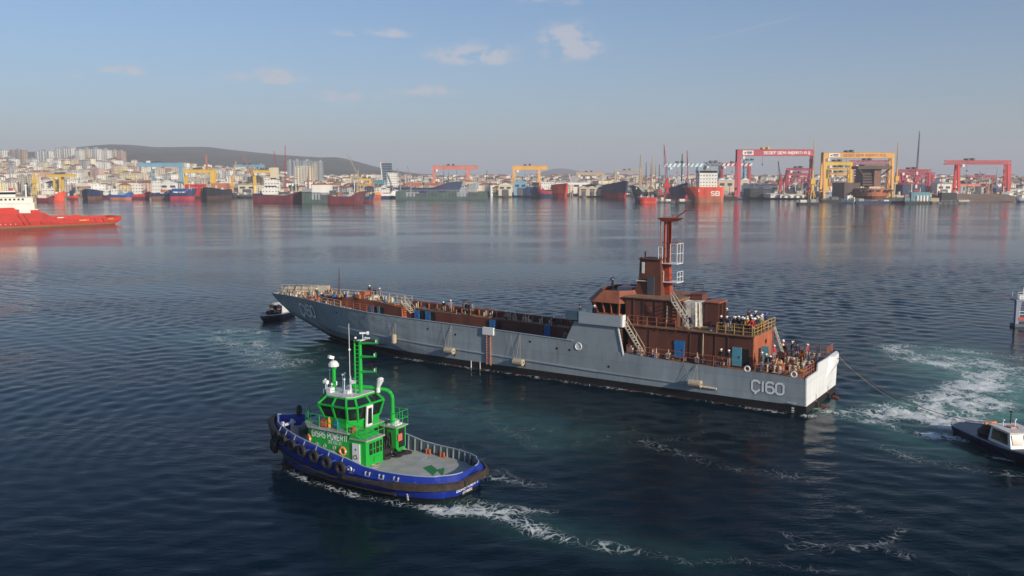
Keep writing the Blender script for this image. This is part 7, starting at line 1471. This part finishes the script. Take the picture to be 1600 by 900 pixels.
for x0_, x1_, lb in ((289, 305, 'left red shipping container stack under the yellow gantry'), (306, 320, 'right red shipping container stack under the yellow gantry')):
    a = at(x0_, 298, 1060); s = 1060 / FPX; o = MB().box(0, (x1_ - x0_) * s, 0, 6, land_h(a.x, 1060) - .5, at(0, 288, 1060).z); 
    for k in range(12): o.box((x1_ - x0_) * s * k / 12, (x1_ - x0_) * s * k / 12 + .3, -.25, 0, 2, at(0, 288, 1060).z)
    o = o.build('container_stack', F('red'), None, loc=(a.x, 1060, 0)); tag(o, lb, 'container stack')
# ---- tower blocks
def tower(label, px0, px1, y_top, y_foot, Y, col, floors=14, cols=4, dark_cols=(), dep=18, group=None, round_=False):
    s = Y / FPX; a = at(px0, y_foot, Y); L = (px1 - px0) * s; z0 = land_h(a.x + L / 2, Y) - 4; zt = at(0, y_top, Y).z; t = thing('tower_block', label, 'building', (a.x, Y, 0), R(-14 if px0 < 300 else 8), group)
    zb = at(0, y_foot, Y).z; MB().box(0, L, 0, dep, min(z0, zb), zt).build('wall', F(col), t); MB().box(-.4, L + .4, -.4, dep + .4, zt, zt + 1.2).box(L * .4, L * .65, dep * .3, dep * .7, zt + 1.2, zt + 4.5).build('roof', F('grey'), t)
    fh = (zt - zb) / floors; mb = MB(); cw = L / cols; me_ = MB()
    for i in range(floors):
        for j in range(cols):
            (me_ if j in dark_cols else mb).box(j * cw + cw * .22, j * cw + cw * .78, -.25, 0, zb + (i + .25) * fh, zb + (i + .78) * fh)
        for j in range(3): mb.box(L, L + .25, dep * (j + .25) / 3, dep * (j + .75) / 3, zb + (i + .25) * fh, zb + (i + .78) * fh)
    mb.build('windows', F('glass'), t, kind='stuff')
    if dark_cols:
        for i in range(floors):
            for j in dark_cols: me_.box(j * cw + cw * .1, j * cw + cw * .9, -1.4, -.25, zb + (i + .1) * fh, zb + (i + .35) * fh)
        me_.build('balconies', F('grey'), t, kind='stuff')
    return t
TW = [('white slab tower cut by the left picture edge', -8, 8, 235, 258, 2350, 'white', 12, 5, ()), ('low grey block between the edge tower and the brown one', 8, 15, 246, 260, 2320, 'grey', 6, 3, ()), ('brown-pink square tower second from the left', 16, 40, 234.5, 258, 2350, 'tan', 14, 5, (1, 3)), ('low white block right of the brown-pink tower', 40, 54, 249, 262, 2250, 'white', 6, 5, (0,)),
 ('white terraced tower with stepped balconies', 56, 82, 236, 261, 2320, 'white', 12, 5, (0, 2, 4)), ('broad cream-white tower right of the terraced one', 87, 117, 231.5, 256, 2380, 'white', 15, 7, (3,)), ('grey block low between the two broad white towers', 107, 120, 245, 259, 2300, 'grey', 8, 4, ()), ('tall white slim tower first of the right cluster', 118, 127, 234.5, 261, 2300, 'white', 15, 3, ()),
 ('white tower second of the right cluster', 127, 140, 233, 257, 2360, 'cream', 15, 4, (1,)), ('white tower third of the right cluster, slightly nearer', 141, 155, 233, 260, 2290, 'white', 16, 4, (2,)), ('pale grey tower fourth of the right cluster', 156, 170, 234.5, 258, 2340, 'white', 14, 4, (1,)), ('grey-pink tower fifth of the right cluster', 171, 183, 236, 257, 2400, 'cream', 14, 4, ()), ('pinkish tower at the right end of the hilltop cluster', 183, 192, 237, 258, 2350, 'salmon', 14, 3, ()),
 ('grey ribbed tower at the left of the mid shore group', 449, 457, 252, 281, 1900, 'grey', 15, 3, (1,)), ('second grey ribbed tower of the mid shore group', 458, 470, 252, 281, 1900, 'grey', 15, 4, (0, 2)), ('cream hotel-like block in front of the mid towers', 462, 489, 260, 286, 1700, 'cream', 9, 6, (2, 3)), ('grey tower behind the cream block', 471, 488, 252, 276, 1950, 'grey', 15, 4, (1,)), ('pale tower right of the cream block', 489, 496, 255, 283, 1850, 'sand', 14, 3, ()), ('grey ribbed tower at the right of the mid shore group', 496.5, 505, 253, 282, 1880, 'grey', 15, 3, (1,)),
 ('small white block left of two on the far slope', 342, 350, 262, 273, 2500, 'white', 7, 3, ()), ('small white block right of two on the far slope', 351, 358, 261.5, 273, 2520, 'white', 7, 3, ()), ('small pale block beside the tower crane', 402, 412, 258, 270, 2400, 'grey', 7, 3, ())]
for k in TW: tower(*k)
# round-fronted office tower with a white curved edge
s = 1700 / FPX; a = at(594, 281, 1700); L = 17 * s; z0 = land_h(a.x, 1700) - 3; zt = at(0, 255, 1700).z; t = thing('office_tower', 'dark glass office tower with a curved white edge, mid shore', 'building', (a.x, 1700, 0), 0)
MB().box(L * .15, L, 0, 16, z0, zt).build('wall', F('glass'), t)
for k in range(9): z = z0 + (zt - z0) * (k + 1) / 10; MB().box(L * .13, L + .2, -.3, 16.2, z, z + 1.0).build('floor_band', F('sky' if k % 2 else 'grey'), t)
MB().loft([[(L * (.02 + .14 * math.sin(i / 8 * 1.6)), -1, z0 + (zt - z0) * (1 - i / 8) + 1), (L * (.10 + .14 * math.sin(i / 8 * 1.6)), -1, z0 + (zt - z0) * (1 - i / 8) + 1), (L * (.10 + .14 * math.sin(i / 8 * 1.6)), 17, z0 + (zt - z0) * (1 - i / 8) + 1), (L * (.02 + .14 * math.sin(i / 8 * 1.6)), 17, z0 + (zt - z0) * (1 - i / 8) + 1)] for i in range(9)]).build('curved_edge', F('white'), t)
# ---- houses: one by one nearest the water, the far slope as one mass
rh_ = random.Random(11); HM = []
WALLC = [('white', (.80, .78, .72)), ('cream', (.70, .62, .48)), ('sand', (.58, .48, .36)), ('pale pink', (.62, .42, .34)), ('grey', (.42, .42, .42)), ('pale yellow', (.74, .64, .38))]
ROOFC = [('red tile', (.30, .13, .085)), ('brown tile', (.22, .10, .07)), ('flat grey', (.34, .33, .32)), ('orange tile', (.38, .19, .12))]
wm_ = [mat('house_wall_' + n.replace(' ', '_'), c, .8, var=.08, scale=.2) for n, c in WALLC]; rm_ = [mat('house_roof_' + n.replace(' ', '_'), c, .85, var=.2, scale=.5) for n, c in ROOFC]; wmat = F('glass')
def house_parts(w_, d_, fl, flat):
    h = fl * 3.0; a = MB().box(-w_ / 2, w_ / 2, -d_ / 2, d_ / 2, -6, h)
    b_ = MB()
    if flat: b_.box(-w_ / 2 - .2, w_ / 2 + .2, -d_ / 2 - .2, d_ / 2 + .2, h, h + .7).box(-w_ * .2, w_ * .1, -1.5, 1.5, h + .7, h + 2.6)
    else: b_.frustum([(-w_ / 2 - .6, -d_ / 2 - .6, h), (w_ / 2 + .6, -d_ / 2 - .6, h), (w_ / 2 + .6, d_ / 2 + .6, h), (-w_ / 2 - .6, d_ / 2 + .6, h)], [(-w_ * .22, -.3, h + 2.6), (w_ * .22, -.3, h + 2.6), (w_ * .22, .3, h + 2.6), (-w_ * .22, .3, h + 2.6)])
    c = MB(); n_ = max(2, int(w_ / 3.4))
    for f in range(fl):
        for q in range(n_):
            x = -w_ / 2 + (q + .5) * w_ / n_; c.box(x - .65, x + .65, -d_ / 2 - .1, -d_ / 2, f * 3 + .9, f * 3 + 2.3)
            if q == n_ // 2: c.box(x - 1.4, x + 1.4, -d_ / 2 - 1.0, -d_ / 2 - .1, f * 3 + .2, f * 3 + .5)
        for q in range(2): y = -d_ / 2 + (q + .5) * d_ / 2; c.box(w_ / 2, w_ / 2 + .1, y - .7, y + .7, f * 3 + .9, f * 3 + 2.3)
    return a, b_, c
PR = []
for (w_, d_, fl, flat) in ((13, 11, 4, 0), (16, 12, 5, 0), (11, 11, 3, 0), (18, 12, 4, 1), (14, 12, 6, 1), (22, 13, 3, 0), (12, 12, 5, 1), (15, 14, 4, 0), (25, 13, 6, 1), (19, 14, 8, 1)):
    ms_ = []
    for m_, nm, mm in zip(house_parts(w_, d_, fl, flat), ('house', 'roof', 'window'), (wm_[0], rm_[0], wmat)):
        o = m_.build(nm, mm); ms_.append(o.data); bpy.data.objects.remove(o)
    PR.append((ms_, w_, d_, fl, flat))
TWB = [(k[1], k[2], k[5]) for k in TW]
def zone(u):
    for lim, w_ in ((45, 'below the edge towers'), (85, 'below the terraced tower'), (120, 'below the broad tower'), (160, 'below the slim white towers'), (215, 'below the pinkish tower'), (255, 'left of the blue gantry cabin'), (290, 'behind the light blue gantry'), (325, 'behind the thick yellow gantry'),
                    (365, 'by the orange tower crane'), (400, 'by the slanting orange crane'), (440, 'behind the white superstructure'), (520, 'by the mid shore towers'), (590, 'left of the glass tower'), (680, 'behind the navy tanker'), (780, 'by the coral gantry'), (860, 'behind the orange gantry'), (960, 'behind the sand halls'), (1060, 'behind the derricks'), (1150, 'behind the bulk carrier'), (1275, 'inside the great red gantry'), (1400, 'inside the great yellow gantry'), (1480, 'behind the slewing crane')):
        if u < lim: return w_
    return 'behind the slipway gantry'
def depth_word(Y): return 'low' if Y < 1350 else 'lower slope' if Y < 1550 else 'mid slope' if Y < 1800 else 'upper slope' if Y < 2100 else 'skyline'
cnt = 0; cells = []
for row in range(30):
    Y = 1190 + row * 44 + (row ** 1.5) * 1.5
    if Y > 2650: break
    u = -420
    while u < 1900:
        pw = (17 + rh_.random() * 12) * FPX / Y * (1 if u < 420 else 1.5)
        u += pw
        if u > 420 and rh_.random() < .25: continue
        if Y > 2250 and u < 230: continue
        cells.append((Y + rh_.uniform(-14, 14), u))
rh_.shuffle(cells)
cells.sort(key=lambda c: (0 if c[1] < 420 or c[0] > 1500 else 0) + c[0] + (0 if c[1] < 430 else 500))
vis_ = [c for c in cells if -20 < c[1] < 1620]; indiv = vis_[:290]; rest = vis_[290:] + [c for c in cells if not -20 < c[1] < 1620]; seen = set()
for Y, u in indiv:
    x = (u - 800) / FPX * Y
    for tr in range(60):
        ms_, w_, d_, fl, flat = PR[rh_.choice((0, 1, 2, 3, 4, 5, 6, 7, 8, 9) if u < 430 else (0, 2, 2, 3, 5, 5, 7))]; z = land_h(x, Y); wi = rh_.choice((0, 0, 0, 1, 1, 2, 3, 4, 5)); ri = 2 if flat else rh_.choice((0, 0, 1, 3)); an = rh_.uniform(-.5, .5)
        wd = 'narrow ' if w_ < 12.5 else 'wide ' if w_ > 17 else ''; tn = ', turned left' if an > .25 else ', turned right' if an < -.25 else ''
        lb = f'{wd}{WALLC[wi][0].replace(" ", "-")} {["","","","three","four","five","six","","eight"][fl]}-storey house, {ROOFC[ri][0].replace(" ", "-")} roof, {depth_word(Y)} {zone(u)}{tn}'
        if lb not in seen: break
    seen.add(lb)
    o = bpy.data.objects.new('house', ms_[0]); COL.objects.link(o); o.location = (x, Y, z); o.rotation_euler.z = an
    o.material_slots[0].link = 'OBJECT'; o.material_slots[0].material = wm_[wi]
    for m_, nm, mm in ((ms_[1], 'roof', rm_[ri]), (ms_[2], 'window', wmat)):
        c = bpy.data.objects.new(nm, m_); COL.objects.link(c); c.parent = o; c.material_slots[0].link = 'OBJECT'; c.material_slots[0].material = mm
        if nm == 'window': c['kind'] = 'stuff'
    tag(o, lb, 'house', 'houses of the far town')
mb = MB(); mats_ = wm_ + rm_ + [wmat]
for Y, u in rest:
    x = (u - 800) / FPX * Y; w_ = rh_.uniform(11, 20); d_ = rh_.uniform(10, 14); fl = rh_.choice((2, 3, 4, 4, 5, 6, 8) if u < 430 else (2, 2, 3, 3, 4)); flat = rh_.random() < .5; z = land_h(x, Y); an = rh_.uniform(-.5, .5); ca, sa = math.cos(an), math.sin(an)
    wi = rh_.choice((0, 0, 0, 1, 1, 2, 3, 4, 5)); ri = 2 if flat else rh_.choice((0, 0, 1, 3))
    for k, p in enumerate(house_parts(w_, d_, fl, flat)):
        mb.k = wi if k == 0 else 6 + ri if k == 1 else 10
        if k == 2 and Y > 2100: continue
        mb.add([(x + vx * ca - vy * sa, Y + vx * sa + vy * ca, z + vz) for vx, vy, vz in p.v], p.f)
o = mb.build('far_houses', mats_, kind='stuff'); tag(o, 'dense mass of pale houses with tiled roofs covering the far slope and skyline', 'houses', kind='stuff')
# trees between the houses and on the hill foot, as one mass of leafy clumps
mb = MB(); rt = random.Random(5)
for k in range(700):
    u = rt.uniform(-60, 1660); Y = rt.choice((rt.uniform(1250, 2300), rt.uniform(2350, 2600))); x = (u - 800) / FPX * Y; z = land_h(x, Y); r = rt.uniform(2.5, 5.5)
    for q in range(5):
        cx, cy_, cz = x + rt.uniform(-r, r) * .7, Y + rt.uniform(-r, r) * .7, z + r * .7 + rt.uniform(0, r) * .9; rr = r * rt.uniform(.35, .6)
        vs = [(cx + rt.gauss(0, rr), cy_ + rt.gauss(0, rr), cz + rt.gauss(0, rr)) for _ in range(9)]
        mb.add(vs, [(0, 1, 2), (3, 4, 5), (6, 7, 8), (0, 4, 8), (1, 5, 6), (2, 3, 7)])
o = mb.build('town_trees', mat('far_foliage', (.035, .055, .025), .9, var=.3, scale=.1), kind='stuff'); tag(o, 'dark green trees scattered between the houses of the far town', 'trees', kind='stuff')
# quay clutter: small gear, crates, hulls on the hard, one mass
mb = MB(); rq = random.Random(9); cc = [F(k) for k in ('white', 'rust', 'darkgrey', 'sand', 'navy', 'red', 'cream', 'brown', 'grey', 'yellow')]
for k in range(1100):
    u = rq.uniform(-40, 1640); y0 = shore_y(u); Y = y0 + rq.choice((rq.uniform(2, 30), rq.uniform(20, 160))); x = (u - 800) / FPX * Y; z = land_h(x, Y); w_ = rq.uniform(1.5, 9); d_ = rq.uniform(2, 6); h = rq.choice((1.5, 2.5, 3.5, 6)) * rq.uniform(.6, 1.2)
    mb.k = rq.choice((0, 0, 1, 2, 2, 3, 3, 4, 5, 6, 7, 8, 8, 9)); 
    if rq.random() < (.3 if 900 < u < 1060 else .16): mb.box(x, x + .6, Y, Y + .6, z, z + rq.uniform(8, 24))
    else: mb.box(x, x + w_, Y, Y + d_, z - .5, z + h)
    if rq.random() < .3: mb.k = 8; mb.bar((x, Y - .2, z), (x + w_, Y - .2, z + h + 3), .4)
o = mb.build('quay_clutter', cc, kind='stuff'); tag(o, 'jumble of crates, sections, lamp poles and gear lying along the shipyard quays', 'clutter', kind='stuff')
o = MB().frustum([(0, 0, -1), (75, 0, -1), (75, 60, 3), (0, 60, 3)], [(0, 1, -.8), (75, 1, .6), (75, 60, 7), (0, 60, 7)]).build('slipway', mat('brown_earth', (.26, .17, .12), .9, var=.2, scale=.1), kind='structure', loc=on(1500, 315.5, 0))
# ---- sub-parts: pieces carried by another part hang under it (all share the thing's frame)
CH = {}
for o in COL.objects:
    if o.parent: CH.setdefault(o.parent.name, []).append(o)
base_ = lambda o: o.name.split('.')[0]
NEST = {'mast': ('mast_platform', 'mast_head_platform', 'antenna_arm', 'mast_stay', 'mast_bracket', 'mast_rungs', 'cross_arm', 'lamp', 'mast_head_light', 'radar_bar', 'flag', 'pennant', 'stay'),
        'funnel': ('funnel_cap', 'exhaust_pipe', 'sign_plate', 'funnel_door', 'lamp_bracket'), 'wheelhouse_wall': ('window_post', 'wheelhouse_window_opening', 'roof_grating_box'), 'upper_deckhouse': ('porthole', 'vent_louver'),
        'bridge_wing_bulwark': ('wing_end_plate',), 'bridge_side_screen': ('screen_edge',), 'transom': ('skeg', 'rudder', 'stern_bracket', 'anchor_pocket'), 'hull': ('rubbing_strip', 'scupper', 'mooring_pipe', 'number', 'number_shadow', 'draught_mark', 'draught_marks', 'draught_line', 'bow_rail', 'freeing_port', 'hull_mark', 'hull_letters', 'hull_emblem', 'stern_fender', 'side_fender', 'lower_fender', 'bow_fender', 'yellow_marking', 'hull_fender', 'slanting_stripe', 'porthole', 'rubbing_rail'),
        'deck': ('deck_emblem', 'deck_lettering', 'deck_hatch'), 'deckhouse': ('name_lettering', 'type_lettering', 'pipe_bend'), 'engine_casing': ('vent_opening', 'vent_bar', 'hatch_panel', 'sloping_top', 'casing_top'), 'exhaust_casing': ('louver', 'red_panel', 'casing_platform', 'valve'),
        'wheelhouse_roof': ('antenna', 'searchlight', 'roof_box', 'fire_monitor', 'whip_antenna'), 'radar_post': ('radar_dome',), 'wheelhouse_door_frame': ('door_glass',), 'cabin': ('side_window', 'windscreen'), 'cabin_roof': ('aerial', 'roof_raft'), 'superstructure': ('window_row',),
        'girder': ('sign_board', 'sign_emblem', 'girder_lettering', 'girder_walkway', 'trolley'), 'truss_girder': ('trolley',), 'leg': ('leg_stair', 'bogie', 'leg_tie'), 'column': ('machinery_house',), 'jib': ('pendant_rope', 'hoist_rope'), 'wall': ('windows', 'balconies', 'window_band', 'door', 'curved_edge', 'floor_band'),
        'deckhouse_upper': ('window',), 'bridge': ('bridge_windows',), 'tower_core': ('tower_deck',), 'bow_block': ('mooring_opening', 'fore_house'), 'bridge_wing': ('wing_roof', 'wing_brace')}
for root in [o for o in COL.objects if o.parent is None and o.type == 'EMPTY']:
    parts = CH.get(root.name, []); by = {}
    for p in parts: by.setdefault(base_(p), p)
    for pn, kids in NEST.items():
        if pn not in by or by[pn].parent != root: continue
        for p in parts:
            if base_(p) in kids and p.parent == root and p.name not in CH and p is not by[pn]: p.parent = by[pn]
tw = [p for p in CH['tugboat'] if base_(p) in ('window', 'skylight', 'window_frame')]
for a_, b_ in zip(tw[:-1], tw[1:]):
    if base_(b_) == 'window_frame' and base_(a_) != 'window_frame': b_.parent = a_
dl = [p for p in CH['landing_ship'] if base_(p) == 'blue_door']
for p in dl:                                             # a handle and hinges on each blue door
    vs = [v.co for v in p.data.vertices]; x1 = max(v.x for v in vs); y1 = max(v.y for v in vs); z0 = min(v.z for v in vs); z1 = max(v.z for v in vs); x0 = min(v.x for v in vs); zc = (z0 + z1) / 2
    MB().box(x0 + .08, x0 + .14, y1, y1 + .06, zc - .12, zc + .12).build('handle', steel, p)
    for z in (z0 + .25, z1 - .3): MB().box(x1 - .1, x1 + .03, y1, y1 + .03, z, z + .1).build('hinge', steel, p)
# ================================================================== HAZE
hz = MB().box(-7600, 7600, -900, 8900, -4, 330).build('haze', [], kind='stuff'); hz.data.materials.clear()
hm = bpy.data.materials.new('haze'); hm.use_nodes = True; nt = hm.node_tree; nt.nodes.clear(); pv = nt.nodes.new('ShaderNodeVolumePrincipled'); pv.inputs['Color'].default_value = (.88, .90, .97, 1); pv.inputs['Density'].default_value = 1.6e-4; pv.inputs['Anisotropy'].default_value = .0
ou = nt.nodes.new('ShaderNodeOutputMaterial'); nt.links.new(pv.outputs[0], ou.inputs['Volume']); hz.data.materials.append(hm)
tag(hz, 'thin pale haze lying over the whole bay and far shore', 'haze', kind='stuff')
S.cycles.volume_bounces = 0
